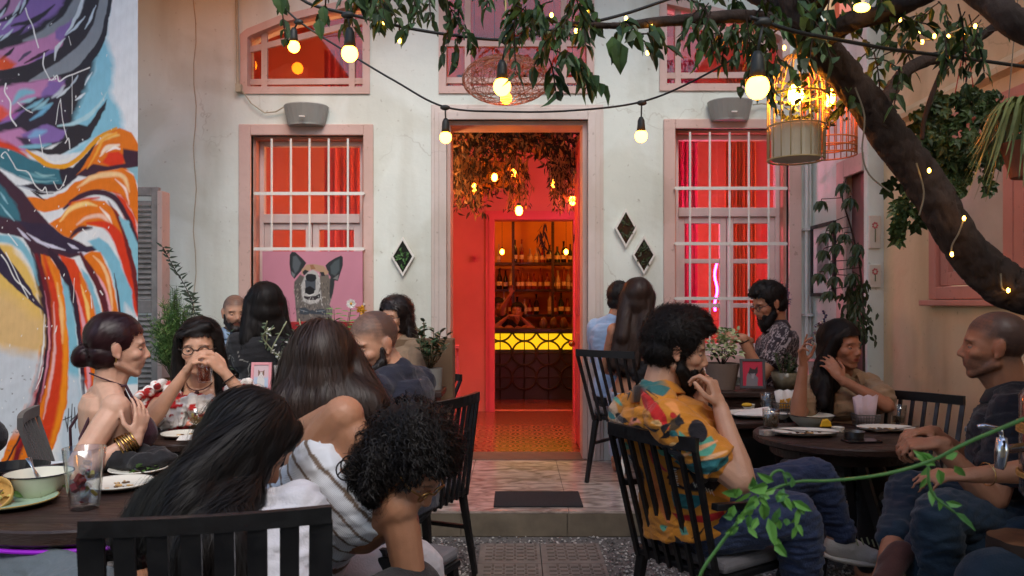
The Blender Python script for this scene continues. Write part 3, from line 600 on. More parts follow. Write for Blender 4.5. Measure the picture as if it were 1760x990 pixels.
# third crest
pl_([(84, 384), (104, 372), (124, 348), (150, 342), (180, 346), (200, 362), (216, 400), (224, 440), (200, 410), (180, 392), (150, 388), (124, 410), (108, 404)], OR, 2.5)
ln_([(104, 380), (122, 358), (148, 350), (166, 354)], [2, 8, 8, 2], (248, 208, 130), 4); ln_([(132, 386), (150, 374), (176, 372), (190, 390)], [2, 6, 8, 2], (242, 196, 170), 4); ln_([(172, 356), (186, 372), (192, 386)], [1, 6, 1], (250, 232, 214), 3)
ln_([(150, 384), (178, 386), (198, 402), (212, 430), (226, 480), (236, 540)], [3, 12, 18, 22, 18, 8], (214, 54, 20), 4)
ln_([(186, 346), (206, 380), (222, 430), (236, 500), (242, 560)], [1, 7, 9, 10, 6], (110, 28, 30), 3)
ln_([(120, 408), (136, 394), (158, 392)], [3, 10, 3], DP, 4)
# blue and orange falling bands (tail)
pl_([(204, 372), (220, 380), (238, 420), (244, 520), (236, 480), (226, 430)], (132, 192, 208), 3)
pl_([(152, 414), (170, 408), (186, 420), (206, 450), (226, 500), (234, 560), (238, 660), (176, 660), (206, 560), (200, 500), (184, 450)], (124, 186, 206), 4)
pl_([(214, 520), (232, 540), (236, 620), (212, 600)], (206, 214, 218), 8, 2)
pl_([(142, 440), (158, 432), (172, 434), (186, 462), (198, 500), (204, 550), (186, 600), (168, 600), (176, 540), (170, 500), (158, 468)], OR, 3)
ln_([(160, 440), (178, 460), (190, 500), (194, 550)], [1, 6, 5, 1], (246, 196, 140), 3); ln_([(150, 456), (176, 490), (190, 540), (194, 580)], [1, 7, 7, 2], (236, 170, 180), 3)
ln_([(138, 436), (158, 470), (176, 510), (186, 556), (190, 620)], [5, 12, 12, 10, 8], (88, 24, 36), 3); ln_([(182, 540), (188, 580), (190, 640)], [2, 10, 10], (196, 34, 24), 5)
ln_([(196, 470), (204, 520), (206, 600)], [1, 4, 3], (70, 20, 28), 2)
pl_([(140, 462), (152, 474), (166, 510), (178, 550), (182, 600), (160, 640), (152, 560), (146, 510)], (126, 184, 202), 4)
pl_([(100, 438), (128, 446), (140, 470), (152, 520), (160, 570), (166, 640), (160, 700), (140, 640), (134, 540), (126, 490)], (218, 66, 20), 3)
ln_([(138, 470), (150, 510), (158, 556), (164, 640), (166, 700)], [3, 14, 16, 14, 10], OR, 4); ln_([(140, 490), (150, 530), (156, 570)], [1, 7, 1], (250, 200, 110), 3)
ln_([(130, 500), (144, 560), (152, 640), (154, 700)], [1, 7, 6, 3], (226, 160, 170), 3)
ln_([(84, 430), (106, 460), (124, 506), (134, 560), (142, 640), (144, 720)], [6, 16, 12, 8, 7, 5], (48, 24, 44), 2)
pl_([(104, 476), (116, 492), (126, 530), (132, 580), (140, 700), (132, 760), (106, 790), (116, 660), (114, 560)], (126, 186, 204), 4)
pl_([(112, 640), (140, 650), (142, 760), (100, 800)], (190, 206, 216), 14, 3)
pl_([(70, 436), (86, 440), (102, 466), (112, 520), (118, 600), (116, 690), (100, 750), (80, 800), (40, 830), (-10, 830), (10, 770), (40, 700), (60, 640), (74, 560), (74, 490)], OR, 2.5)
ln_([(76, 440), (92, 500), (100, 560), (98, 640), (84, 720), (60, 800)], [4, 16, 18, 18, 22, 24], (206, 56, 18), 7)
ln_([(84, 450), (106, 520), (112, 600), (108, 690), (90, 760)], [1, 7, 8, 10, 4], (236, 140, 20), 5)
ln_([(98, 486), (106, 540), (108, 590)], [1, 8, 1], (244, 190, 120), 4); ln_([(92, 520), (94, 600), (86, 660), (74, 720)], [1, 5, 5, 1], (230, 176, 170), 3)
ln_([(62, 440), (76, 490), (82, 560), (78, 620), (64, 680), (44, 740), (20, 810)], [8, 16, 18, 20, 20, 12, 10], (112, 18, 30), 5)
ln_([(76, 500), (84, 560), (82, 620), (70, 690)], [1, 4, 4, 1], (208, 130, 150), 2.5); ln_([(78, 600), (66, 660), (48, 720), (30, 770)], [1, 8, 8, 2], (178, 24, 26), 5)
ln_([(54, 430), (66, 480), (76, 540), (74, 600), (60, 660), (40, 720)], [3, 12, 9, 6, 5, 2], (52, 24, 40), 3)
# yellow glow and the blue arc with the dark blade on the left
pl_([(-80, 440), (0, 420), (20, 424), (48, 456), (66, 500), (76, 560), (70, 600), (30, 610), (-80, 560)], (222, 184, 96), 9, 3)
pl_([(0, 500), (74, 548), (74, 600), (40, 640), (-80, 620), (-80, 470)], (214, 178, 120), 24, 6)
pl_([(-80, 590), (10, 600), (60, 610), (72, 620), (58, 680), (36, 740), (-80, 760)], LG, 26, 6)
ln_([(-40, 412), (0, 410), (30, 418), (52, 446), (66, 490)], [16, 14, 16, 10, 1], (122, 180, 196), 5)
pl_([(0, 424), (22, 454), (44, 484), (64, 514), (80, 538), (60, 524), (30, 498), (-10, 462), (-40, 440)], (44, 34, 60), 2)
ln_([(76, 540), (74, 600), (66, 650)], [1, 3, 1], (228, 228, 224), 2)
ln_([(80, 540), (80, 600), (66, 680), (40, 740), (8, 800)], [2, 4, 5, 4, 3], (44, 20, 34), 2)
# signature scribble at the foot and thrown white drips
for a, b in (((112, 716), (116, 738)), ((118, 702), (116, 742)), ((108, 722), (122, 716)), ((124, 694), (122, 744)), ((128, 700), (130, 736)), ((120, 724), (134, 712))): ln_([a, b], [1.4, 2, 1.4], (34, 34, 40), .8, 0)
def drip(pts, w=1.6): ln_(pts, [w, w*.7, w, w*.8], (236, 236, 232), .8, .3)
drip([(44, 14), (48, 28), (56, 44), (60, 60), (66, 82)], 2.4); drip([(76, 92), (74, 110), (80, 126), (88, 138), (98, 130), (102, 140), (114, 132), (130, 126), (154, 116)], 2.4); drip([(84, 138), (96, 136), (92, 130)], 1.6)
drip([(10, 144), (8, 158), (18, 176), (18, 200), (28, 216)], 2.8); drip([(30, 176), (44, 188), (56, 194)], 1.6); drip([(104, 170), (100, 184), (96, 214)], 1.2); drip([(104, 172), (108, 208), (116, 240)], 1.4); drip([(124, 130), (124, 196)], 1)
drip([(6, 272), (2, 268), (10, 262), (22, 280), (30, 292), (48, 296), (60, 318), (72, 328), (78, 322), (82, 336)], 1.8); drip([(68, 232), (74, 270)], 1.4); drip([(112, 246), (118, 238), (120, 256)], 1.8); drip([(92, 312), (100, 326), (110, 314), (114, 302)], 1.4)
drip([(2, 438), (12, 452), (26, 480), (40, 492), (52, 506)], 2.2); drip([(10, 434), (22, 458), (36, 488), (48, 512)], 1.8); drip([(14, 402), (30, 422)], 2); drip([(142, 394), (150, 402)], 2); drip([(160, 406), (164, 400)], 2); drip([(156, 508), (158, 530)], 1.6)
drip([(128, 478), (126, 520)], 1); drip([(96, 570), (98, 560), (94, 574)], 1.2); drip([(74, 632), (70, 650), (62, 668)], 1.4); drip([(52, 706), (46, 712), (62, 704)], 2); drip([(118, 62), (122, 78)], 1); drip([(176, 506), (172, 500)], 2.2)
rr = np.random.default_rng(5)
for k in range(70): x, y = rr.uniform(0, 200), rr.uniform(0, 700); ln_([(x, y), (x+rr.uniform(-2, 2), y+rr.uniform(1, 4))], [1, rr.uniform(1, 2.4), 1], (232, 232, 228), .7, 0)
for k in range(26): x, y = rr.uniform(0, 70), rr.uniform(640, 780); ln_([(x, y), (x+rr.uniform(1, 5), y+rr.uniform(-1, 2))], [1, rr.uniform(1, 2), 1], (96, 92, 88), .8, 0)

mA = P(237, 521, 4.25); mB_ = P(-130, 521, 3.55)       # the wall's plan line
u = (mA-mB_); u.z = 0; Lw = u.length; u.normalize(); nrm = Vector((u.y, -u.x, 0))
nu, nz = 420, 640; ZB, ZT = 0.0, 3.7
us = np.linspace(0, Lw, nu); zs = np.concatenate([np.linspace(ZB, .35, 20), np.linspace(.36, 3.05, nz-40), np.linspace(3.07, ZT, 20)])
U, Zz = np.meshgrid(us, zs); PX = mB_.x+u.x*U; PY = mB_.y+u.y*U
px = VX+PX/PY*F; py = VY-(Zz-CZ)/PY*F
uv = np.c_[px.ravel(), py.ravel()]
W3 = np.c_[uv, 0*uv[:, :1]]
base = np.array(lin(226, 230, 230))*(1+.05*wob(W3, 9, f=.03))[:, None]
C_ = paint(uv, base, S)
C_ *= (1+.05*wob(W3*np.array([1, .3, 1]), 21, f=.4))[:, None]
C_ = np.clip(C_, .005, 1)
mural = thing('mural_wall', ((mA.x+mB_.x)/2, (mA.y+mB_.y)/2, 0), 'courtyard wall spray painted with a huge bird mural in orange, blue, black and violet', 'wall')
mm = MB(); vv = np.c_[PX.ravel(), PY.ravel(), Zz.ravel()]+np.array(nrm)*0.0
fs = [(j*nu+i, j*nu+i+1, (j+1)*nu+i+1, (j+1)*nu+i) for j in range(len(zs)-1) for i in range(nu-1)]
mm.add(vv, fs)
mm.build('painting', mat('mural_paint', rough=.55, attr='paint', var=.04, vs=12, bump=.25, bs=30), mural, smooth=True, cols=C_)
bk = MB(); a, b = mB_+nrm*-.003, mA+nrm*-.003
q = [a, b, b-nrm*.22, a-nrm*.22]; bk.prism([(p.x, p.y, 0.) for p in q], (0, 0, ZT)); a, b = mB_-u*3.2, mB_-u*.001; q = [a, b, b-nrm*.22, a-nrm*.22]; bk.prism([(p.x, p.y, 0.) for p in q], (0, 0, ZT)); bk.build('wall', m_plaster, mural)
# ================================================================ people: blobs -> one remeshed surface
def skin_mat(name, c): return (mat('skin', lin(*c), .46, var=.10, vs=22, bump=.12, bs=260, sub=.12, spec=.45, rvar=.08, attr='paint'), c)
SCALP = (70, 56, 52)
m_eyew = mat('eye_white', lin(160, 148, 140), .25, var=0); m_iris = mat('eye_iris', lin(32, 20, 14), .15, var=0)
m_lipr = (150, 50, 54)
m_stub = mat('shaved_scalp', lin(92, 72, 64), .6, var=.15, vs=60)
m_hblack = mat('hair_black', lin(24, 19, 17), .55, var=.3, vs=30, spec=.28)
m_hbrown = mat('hair_brown', lin(50, 34, 27), .5, var=.3, vs=25, spec=.5)
m_hdark = mat('hair_dark_brown', lin(34, 25, 23), .42, var=.3, vs=25, spec=.5)
m_haub = mat('hair_auburn', lin(46, 20, 24), .38, var=.3, vs=25, spec=.5)
class Blob(MB):
    def cap(s, a, b, r0, r1=None, n=12, flat=None, up=None):
        """tapered capsule; flat=(cut ends)"""
        a = Vector(a); b = Vector(b); r1 = r0 if r1 is None else r1; d = b-a; L = d.length
        if L < 1e-6: return s.ell(a, r0)
        R = basis(d, up or (0, 0, 1)); pr = []
        if flat: pr = [(r0, 0), (r1, L)]
        else:
            for i in range(5): t = PI/2*i/4; pr.append((max(1e-5, r0*math.sin(t)), -r0*math.cos(t)))
            for i in range(5): t = PI/2*i/4; pr.append((max(1e-5, r1*math.cos(t)), L+r1*math.sin(t)))
        M = Matrix.Translation(a) @ R.to_4x4(); return s.lathe(pr, M, n)
    def chain(s, pts, rs):
        for i in range(len(pts)-1): s.cap(pts[i], pts[i+1], rs[i], rs[i+1])
        return s
    def remesh(s, voxel, smooth=3, fac=.5):
        v = np.concatenate(s.v); me = bpy.data.meshes.new('tmp'); me.from_pydata(v.tolist(), [], s.f); o = bpy.data.objects.new('tmp', me); COL.objects.link(o)
        r = o.modifiers.new('r', 'REMESH'); r.mode = 'VOXEL'; r.voxel_size = voxel; r.use_smooth_shade = True
        sm = o.modifiers.new('s', 'SMOOTH'); sm.factor = fac; sm.iterations = smooth
        dg = bpy.context.evaluated_depsgraph_get(); ev = o.evaluated_get(dg); m2 = ev.to_mesh()
        n = len(m2.vertices); vv = np.empty(n*3); m2.vertices.foreach_get('co', vv); nn = np.empty(n*3); m2.vertices.foreach_get('normal', nn)
        fs = np.empty(len(m2.loops), int); m2.loops.foreach_get('vertex_index', fs); ls = np.empty(len(m2.polygons), int); m2.polygons.foreach_get('loop_start', ls)
        lt = np.empty(len(m2.polygons), int); m2.polygons.foreach_get('loop_total', lt)
        faces = [fs[a:a+b] for a, b in zip(ls, lt)]
        ev.to_mesh_clear(); bpy.data.objects.remove(o); bpy.data.meshes.remove(me)
        return vv.reshape(-1, 3), nn.reshape(-1, 3), faces
def frame_m(fwd, up):
    f = Vector(fwd).normalized(); u = Vector(up); r = f.cross(u).normalized(); u = r.cross(f); return Matrix((r, f, u)).transposed()   # x right, y fwd, z up
def adir(a, pitch=0):
    a = math.radians(a); p = math.radians(pitch); return Vector((math.sin(a)*math.cos(p), math.cos(a)*math.cos(p), math.sin(p)))
def ik(a, b, l1, l2, pole):
    a = Vector(a); b = Vector(b); d = b-a; L = min(d.length, (l1+l2)*.985); dn = d.normalized(); b = a+dn*L
    x = (l1*l1-l2*l2+L*L)/(2*L); h = math.sqrt(max(0, l1*l1-x*x)); p = Vector(pole)-dn*Vector(pole).dot(dn)
    p = p.normalized() if p.length > 1e-5 else basis(dn).col[0]; return a+dn*x+p*h, b

class Person:
    def __init__(s, label, head, look, pitch=0, roll=0, body=None, torso_tilt=(0, 0), sex='m', group=None, seat_z=.47, size=1.0, skin=None, lipm=None,
                 pelvis=None, neck_off=None):
        """head: centre point; look: heading of the face, 0 = away from the camera, 90 = right; body: heading of the chest"""
        s.sex = sex; s.skin = skin; s.lipc = lipm or (154, 84, 74); body = look if body is None else body; s.k = size; k = size
        s.H = Vector(head); f = adir(look, pitch); up = Vector((0, 0, 1)); R = frame_m(f, up)
        if roll: R = Matrix.Rotation(math.radians(roll), 3, f) @ R
        s.HR = R; s.bf = adir(body); s.br = Vector((s.bf.y, -s.bf.x, 0))
        s.neck = s.H+R@Vector((0, -.035, -.10))*k*.6+Vector((0, 0, -.09*k))-s.bf*.02 if neck_off is None else s.H+Vector(neck_off)
        if pelvis is None:
            pelvis = Vector((s.neck.x, s.neck.y, seat_z+.10))-s.bf*torso_tilt[0]-s.br*torso_tilt[1]
        s.pel = Vector(pelvis); s.up = (s.neck-s.pel).normalized()
        r = s.br-s.up*s.br.dot(s.up); s.br2 = r.normalized(); s.fw2 = s.up.cross(s.br2)
        sw = (.172 if sex == 'm' else .148)*k
        s.sh = [s.neck-s.up*.055*k+s.br2*sw*sg for sg in (-1, 1)]
        s.hip = [s.pel+s.br2*.095*k*sg-s.up*.02 for sg in (-1, 1)]
        s.arms = [None, None]; s.legs = [None, None]; s.hands = [None, None]
        s.label = label; s.group = group; s.UA = .29*k; s.FA = .255*k
        s.root = None; s.hairline = .066
    def arm(s, side, wrist, pole=(0, 0, -1), hand=None, curl=.5, palm=None, thumb=.4, shoulder=None):
        """side 0 left, 1 right of the person; wrist: world point; hand: direction of the fingers"""
        if shoulder is not None: s.sh[side] = Vector(shoulder)
        e, w = ik(s.sh[side], wrist, s.UA, s.FA, pole); s.arms[side] = (s.sh[side], e, w)
        hd = Vector(hand) if hand is not None else (w-e); pn = Vector(palm) if palm is not None else Vector((0, 0, -1)); s.hands[side] = (hd.normalized(), pn, curl, thumb); return s
    def leg(s, side, knee, ankle, foot=None, lenfix=True):
        knee = Vector(knee); ankle = Vector(ankle)
        if lenfix:
            h = s.hip[side]; knee = h+(knee-h).normalized()*.43*s.k; ankle = knee+(ankle-knee).normalized()*.42*s.k
        s.legs[side] = (s.hip[side], knee, ankle, Vector(foot) if foot is not None else s.bf); return s
    def default_pose(s, floor=0.0):
        for i, sg in ((0, -1), (1, 1)):
            if s.arms[i] is None: s.arm(i, s.pel+s.bf*.34+s.br*sg*.08+Vector((0, 0, .13)), (-.3*s.bf.x+sg*.6*s.br.x, -.3*s.bf.y+sg*.6*s.br.y, -.6), curl=.5)
            if s.legs[i] is None:
                kn = s.hip[i]+s.bf*.43+s.br*sg*.05+Vector((0, 0, .0)); an = Vector((kn.x, kn.y, floor+.09))-s.bf*.05; s.leg(i, kn, an, lenfix=False)
    def hand_blob(s, b, side):
        """palm, four jointed fingers of unequal length, thumb"""
        S_, e, w = s.arms[side]; hd, pn, curl, th = s.hands[side]; k = s.k*(.95 if s.sex == 'm' else .88)
        n = pn-hd*pn.dot(hd); n = n.normalized() if n.length > 1e-4 else basis(hd).col[0].copy(); x = hd.cross(n)     # n: palm normal, x: across
        if side == 0: x = -x
        pc = w+hd*.048*k
        for t in (-1, -.33, .33, 1): b.cap(w+hd*.008*k+x*t*.018*k, w+hd*.088*k+x*t*.031*k, .0125*k, .0105*k, 8)
        b.ell(pc, (.040*k, .050*k, .0135*k), Matrix((x, hd, n)).transposed())
        b.cap(w-hd*.02, w+hd*.03*k, .024*k, .022*k)
        ls = ((.040, .024, .02), (.045, .028, .022), (.041, .026, .021), (.032, .02, .018))
        for i in range(4):
            off = (1.5-i)/1.5; p = w+hd*(.088-.004*abs(off)**2-(.006 if i == 3 else 0))*k+x*off*.031*k; d = (hd+x*off*.10).normalized(); c = curl*(1+.12*(i-1.5)) if not hasattr(curl, '__len__') else curl[i]
            r = .0088*k
            for j, l in enumerate(ls[i]):
                ang = c*(.75, 1.0, .6)[j]*1.25; ax = d.cross(n); d = (Matrix.Rotation(ang, 3, ax.normalized()) @ d).normalized() if ax.length > 1e-6 else d
                nn = Matrix.Rotation(ang, 3, ax.normalized()) @ n if ax.length > 1e-6 else n
                q = p+d*l*k; b.cap(p, q, r, r*.9, 8); p = q; r *= .9
                n_ = nn
                n = nn if j < 2 else n
            n = pn-hd*pn.dot(hd); n = n.normalized() if n.length > 1e-4 else basis(hd).col[0].copy()
        p = w+hd*.022*k+x*.03*k+n*.006*k; d = (x*.75+hd*.62+n*(.15+th*.6)).normalized()
        q = p+d*.042*k; b.cap(p, q, .0125*k, .0105*k, 8); d = (d*.6+hd*.75-x*th*.4+n*th*.5).normalized(); r_ = q+d*.03*k; b.cap(q, r_, .0105*k, .0095*k, 8); b.cap(r_, r_+(d-x*th*.3).normalized()*.022*k, .0095*k, .008*k, 8)
    def arm_blob(s, b, side, t0=0, t1=1, infl=0.0, flat=False):
        S_, e, w = s.arms[side]; m = 1.0 if s.sex == 'm' else .86; k = s.k*m
        prof = [(0, .050), (.12, .053), (.3, .047), (.5, .040), (.56, .042), (.66, .043), (.82, .033), (1, .0255)]
        def at(t): return S_.lerp(e, t/.53) if t < .53 else e.lerp(w, (t-.53)/.47)
        ts = [t for t, _ in prof if t0 < t < t1]; ts = [t0]+ts+[t1]; rs = [np.interp(t, [p[0] for p in prof], [p[1] for p in prof])*k+infl for t in ts]
        for i in range(len(ts)-1):
            last = flat and i == len(ts)-2
            b.cap(at(ts[i]), at(ts[i+1]), rs[i], rs[i+1]*(1.12 if last else 1), flat=last)
            if last: b.ell(at(ts[i]), rs[i])
        return b
    def leg_blob(s, b, side, t0=0, t1=1, infl=0.0, flat=False):
        h, kn, an, ft = s.legs[side]; m = 1.0 if s.sex == 'm' else .95; k = s.k*m
        prof = [(0, .090), (.1, .086), (.3, .072), (.48, .056), (.53, .055), (.64, .058), (.8, .042), (1, .034)]
        def at(t): return h.lerp(kn, t/.51) if t < .51 else kn.lerp(an, (t-.51)/.49)
        ts = [t for t, _ in prof if t0 < t < t1]; ts = [t0]+ts+[t1]; rs = [np.interp(t, [p[0] for p in prof], [p[1] for p in prof])*k+infl for t in ts]
        for i in range(len(ts)-1): b.cap(at(ts[i]), at(ts[i+1]), rs[i], rs[i+1])
        return b
    def torso_blob(s, b, infl=0.0, z0=0, z1=1, shoulders=True, neck=False):
        k = s.k; R = Matrix((s.br2, s.fw2, s.up)).transposed(); L = (s.neck-s.pel).length; m = s.sex == 'm'
        #     t along spine, half width, half depth, forward offset
        prof = [(-.06, .165, .118, -.01), (.08, .168, .118, 0), (.3, .145, .105, .012), (.5, .148, .108, .014), (.7, .165, .112, .006), (.86, .160, .098, -.008), (.95, .10, .07, -.02)] if m else \
               [(-.06, .172, .12, -.015), (.08, .170, .118, -.01), (.3, .128, .095, .012), (.5, .128, .098, .012), (.7, .142, .104, .006), (.86, .134, .088, -.008), (.95, .085, .06, -.02)]
        n = 24; vs = []; rows = []
        for t, w_, d_, o in prof:
            if t < z0-.07 or t > z1+.02: continue
            c = s.pel+(s.neck-s.pel)*t+s.fw2*o*k; rows.append(t)
            for j in range(n):
                a = 2*PI*j/n; ca, sa = math.cos(a), math.sin(a); e = 2.4; q = (abs(ca)**e+abs(sa)**e)**(-1/e); p = c+s.br2*(ca*q*(w_*k+infl))+s.fw2*(sa*q*(d_*k+infl)); vs.append(tuple(p))
        K = len(rows); fs = [(i*n+j, i*n+(j+1) % n, (i+1)*n+(j+1) % n, (i+1)*n+j) for i in range(K-1) for j in range(n)]+[tuple(range(n-1, -1, -1)), tuple((K-1)*n+j for j in range(n))]
        b.add(vs, fs)
        if shoulders:
            for i in (0, 1):
                b.cap(s.neck-s.up*.05*k, s.sh[i], .058*k+infl, (.050 if m else .044)*k+infl); b.cap(s.neck-s.up*.0*k, s.sh[i].lerp(s.neck, .35), .048*k+infl*.6, .045*k+infl)
                b.cap(s.pel.lerp(s.neck, .62)+s.br2*(-1, 1)[i]*.10*k, s.sh[i], .07*k+infl, .052*k+infl)
        if not m and z1 > .6:
            for sg in (-1, 1): b.ell(s.pel.lerp(s.neck, .64)+s.br2*sg*.07*k+s.fw2*.085*k, (.062*k+infl, .06*k+infl, .06*k+infl), R)
        if m and z1 > .7:
            for sg in (-1, 1): b.ell(s.pel.lerp(s.neck, .72)+s.br2*sg*.08*k+s.fw2*.06*k, (.075*k+infl, .05*k+infl, .06*k+infl), R)
        if neck: b.cap(s.neck, s.H+s.HR@Vector((0, -.03, -.06))*k, .060*k+infl, .054*k+infl)
        return b
    def hp(s, x, y, z): return s.H+s.HR@Vector((x, y, z))*s.k
    def head_blob(s, b):
        k = s.k; E = lambda c, r: b.ell(s.hp(*c), tuple(q*k for q in r), s.HR, 20, 14); m = s.sex == 'm'
        E((0, -.018, .035), (.076, .098, .088)); E((0, .012, .0), (.068, .078, .092)); E((0, .035, -.045), (.055 if m else .050, .056, .062))
        E((0, .060, -.092), (.026 if m else .020, .020, .020)); 
        for sg in (-1, 1):
            E((sg*.038, .050, -.022), (.027, .029, .024)); E((sg*.028, .060, -.045), (.020, .020, .022)); b.cap(s.hp(sg*.056, -.005, -.055), s.hp(sg*.020, .062, -.093), .018*k if m else .015*k, .016*k if m else .013*k)
            E((sg*.077, -.012, -.005), (.008, .019, .031)); E((sg*.083, -.017, .006), (.006, .016, .022)); E((sg*.080, -.004, -.03), (.006, .009, .011))
            E((sg*.030, .070, .022), (.024, .012 if m else .009, .009)); E((sg*.0110, .090, -.033), (.0075, .010, .0070))
        b.cap(s.hp(0, .078, .016), s.hp(0, .0985, -.024), .0080*k, .0100*k); E((0, .099, -.028), (.0105, .0105, .0088))
        E((0, .074, -.060), (.030, .014, .024)); E((0, .0825, -.0540), (.020, .0075, .0050)); E((0, .0805, -.0655), (.017, .0085, .0060))
        b.cap(s.hp(0, -.03, -.05), s.neck-s.up*.02, (.056 if m else .047)*k, (.062 if m else .052)*k)
        b.cap(s.hp(0, .01, -.09), s.neck+s.fw2*.02, .04*k if m else .034*k, .05*k if m else .044*k)
    def make(s, voxel=.005, legs=True, bare_legs=False, feet=True, floor=0.0, eyes=True, shaved=False, brow=True, stub=False):
        s.default_pose(floor); b = Blob(); s.head_blob(b); s.torso_blob(b)
        for i in (0, 1):
            s.arm_blob(b, i); s.hand_blob(b, i)
            if legs:
                s.leg_blob(b, i); h, kn, an, ft = s.legs[i]; b.cap(an-ft*.03, an+ft*.06-Vector((0, 0, .04)), .036, .03); b.cap(an-ft*.04-Vector((0, 0, .045)), an+ft*.15-Vector((0, 0, .06)), .032, .026)
        v, n, f = b.remesh(voxel, 3)
        HRi = np.array(s.HR.transposed()); loc = (v-np.array(s.H))@HRi.T/s.k; d = np.zeros_like(loc)
        for sg in (-1, 1):
            r2 = ((loc[:, 0]-sg*.031)/.019)**2+((loc[:, 2]-.002)/.012)**2+((loc[:, 1]-.075)/.05)**2; d[:, 1] -= .011*np.exp(-r2)
        front = loc[:, 1] > .06
        r2 = (loc[:, 0]/.024)**2+((loc[:, 2]+.0597)/.0018)**2; d[:, 1] -= np.where(front, .004*np.exp(-r2), 0)
        r2 = (loc[:, 0]/.014)**2+((loc[:, 2]+.076)/.006)**2; d[:, 1] -= np.where(front, .004*np.exp(-r2), 0)
        v = v+(d@np.array(s.HR).T)*s.k
        mb = MB(); mb.add(v, f, 0)
        x, y, z = loc.T; ax = np.abs(x); sk = np.array(lin(*s.skin[1])); C = np.tile(sk, (len(v), 1))
        sg_ = lambda q, w: 1/(1+np.exp(-np.clip(q/w, -30, 30)))
        def mixc(al, c): nonlocal C; C = C*(1-al[:, None])+np.array(c)*al[:, None]
        inhead = (np.abs(z) < .16) & (ax < .12) & (np.abs(y) < .15)
        nz = wob(v, 77, f=190)*.4+wob(v, 78, f=60)*.3
        for c0 in (.042,): mixc(inhead*(y > .02)*np.exp(-((ax-c0)/.018)**2-((z+.022)/.018)**2)*.28, sk*np.array([1.12, .72, .68]))
        mixc(inhead*(y > .06)*np.exp(-((ax)/.012)**2-((z+.026)/.014)**2)*.25, sk*np.array([1.1, .75, .7]))
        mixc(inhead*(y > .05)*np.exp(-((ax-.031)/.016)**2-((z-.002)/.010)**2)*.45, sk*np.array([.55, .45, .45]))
        mixc(np.exp(-((loc[:, 1]+.012)/.02)**2-((z+.005)/.03)**2)*(ax > .074)*.4, sk*np.array([1.1, .7, .65]))
        if shaved:
            top = sg_(z-(.058+.35*np.maximum(0, ax-.04)*-1), .004)*(y < .078); side = sg_(-.018-y, .006)*sg_(z+.05, .008)*(ax < .077)+sg_(z-.028, .006)*sg_(.03-y, .006)
            mixc(np.clip(inhead*(np.maximum(top, side))*(.62+.12*shaved+.3*nz), 0, .93), lin(*(SCALP)))
        if stub: mixc(np.clip(inhead*sg_(y-.005+.2*(z+.05), .006)*sg_(-.036-z+.35*np.minimum(0, y-.09)*0-.25*np.maximum(0, y-.05)*0, .006)*sg_(z+.135, .006)*(.55+.4*nz), 0, .8), lin(*SCALP))
        if brow: mixc(np.clip(inhead*(y > .05)*sg_(ax-.012, .002)*sg_(.050-ax, .003)*np.exp(-((z-(.0225-.10*np.maximum(0, ax-.034)))/(.0042 if s.sex == 'm' else .0030))**2)*(.95+.3*nz), 0, .95), lin(30, 22, 20))
        mixc(inhead*(y > .066)*sg_(.0195-ax, .0015)*np.exp(-((z+.0600)/.0078)**4)*.85, lin(*s.lipc)); mixc(inhead*(y > .066)*(ax < .022)*np.exp(-((z+.0597)/.0016)**2)*.6, lin(60, 24, 22))
        C = np.clip(C, .003, 1)
        nm = [s.skin[0], m_eyew, m_iris]
        if eyes:
            for sg in (-1, 1):
                c = s.hp(sg*.031, .0635, .001); mb.ell(c, .0120*s.k, s.HR, 12, 8, 1); mb.ell(s.hp(sg*.031, .0705, .000), (.0060*s.k, .0056*s.k, .0060*s.k), s.HR, 10, 6, 2)
                R2 = s.HR@Matrix.Rotation(math.radians(4), 3, 'X')
                # upper lid: half shell
                vs = []; fs2 = []; rr = .0134*s.k
                for i in range(5):
                    t = math.radians(2+i*20)
                    for j in range(9):
                        a = PI*j/8; q = Vector((math.cos(a), math.sin(a)*math.cos(t), math.sin(a)*math.sin(t)))*rr; vs.append(tuple(c+R2@q))
                for i in range(4):
                    for j in range(8): fs2.append((i*9+j, i*9+j+1, (i+1)*9+j+1, (i+1)*9+j))
                mb.add(vs, fs2, 0)
        lo = Vector((s.pel.x, s.pel.y, floor)); s.root = thing('person', lo, s.label, 'person', s.group)
        C2 = np.tile(np.array(lin(*s.skin[1])), (mb.n, 1)); C2[:len(C)] = C; s.body = mb.build('body', nm, s.root, smooth=True, cols=C2); return s
    def cloth(s, name, blob, m, voxel=.007, fold=.004, ff=14, seed=1, cols=None, smooth=3, up=None):
        v, n, f = blob.remesh(voxel, smooth); a = wob(v, seed, f=ff); a2 = wob(v*np.array([1, 1, 2.2]), seed+5, f=ff*2.1)
        v = v+n*((np.abs(a)**.8*-fold*1.6+fold*1.15)+a2*fold*.35)[:, None]
        mb = MB(); mb.add(v, f); c = cols(v) if cols else None
        o = mb.build(name, m, s.root, smooth=True, cols=c); return o
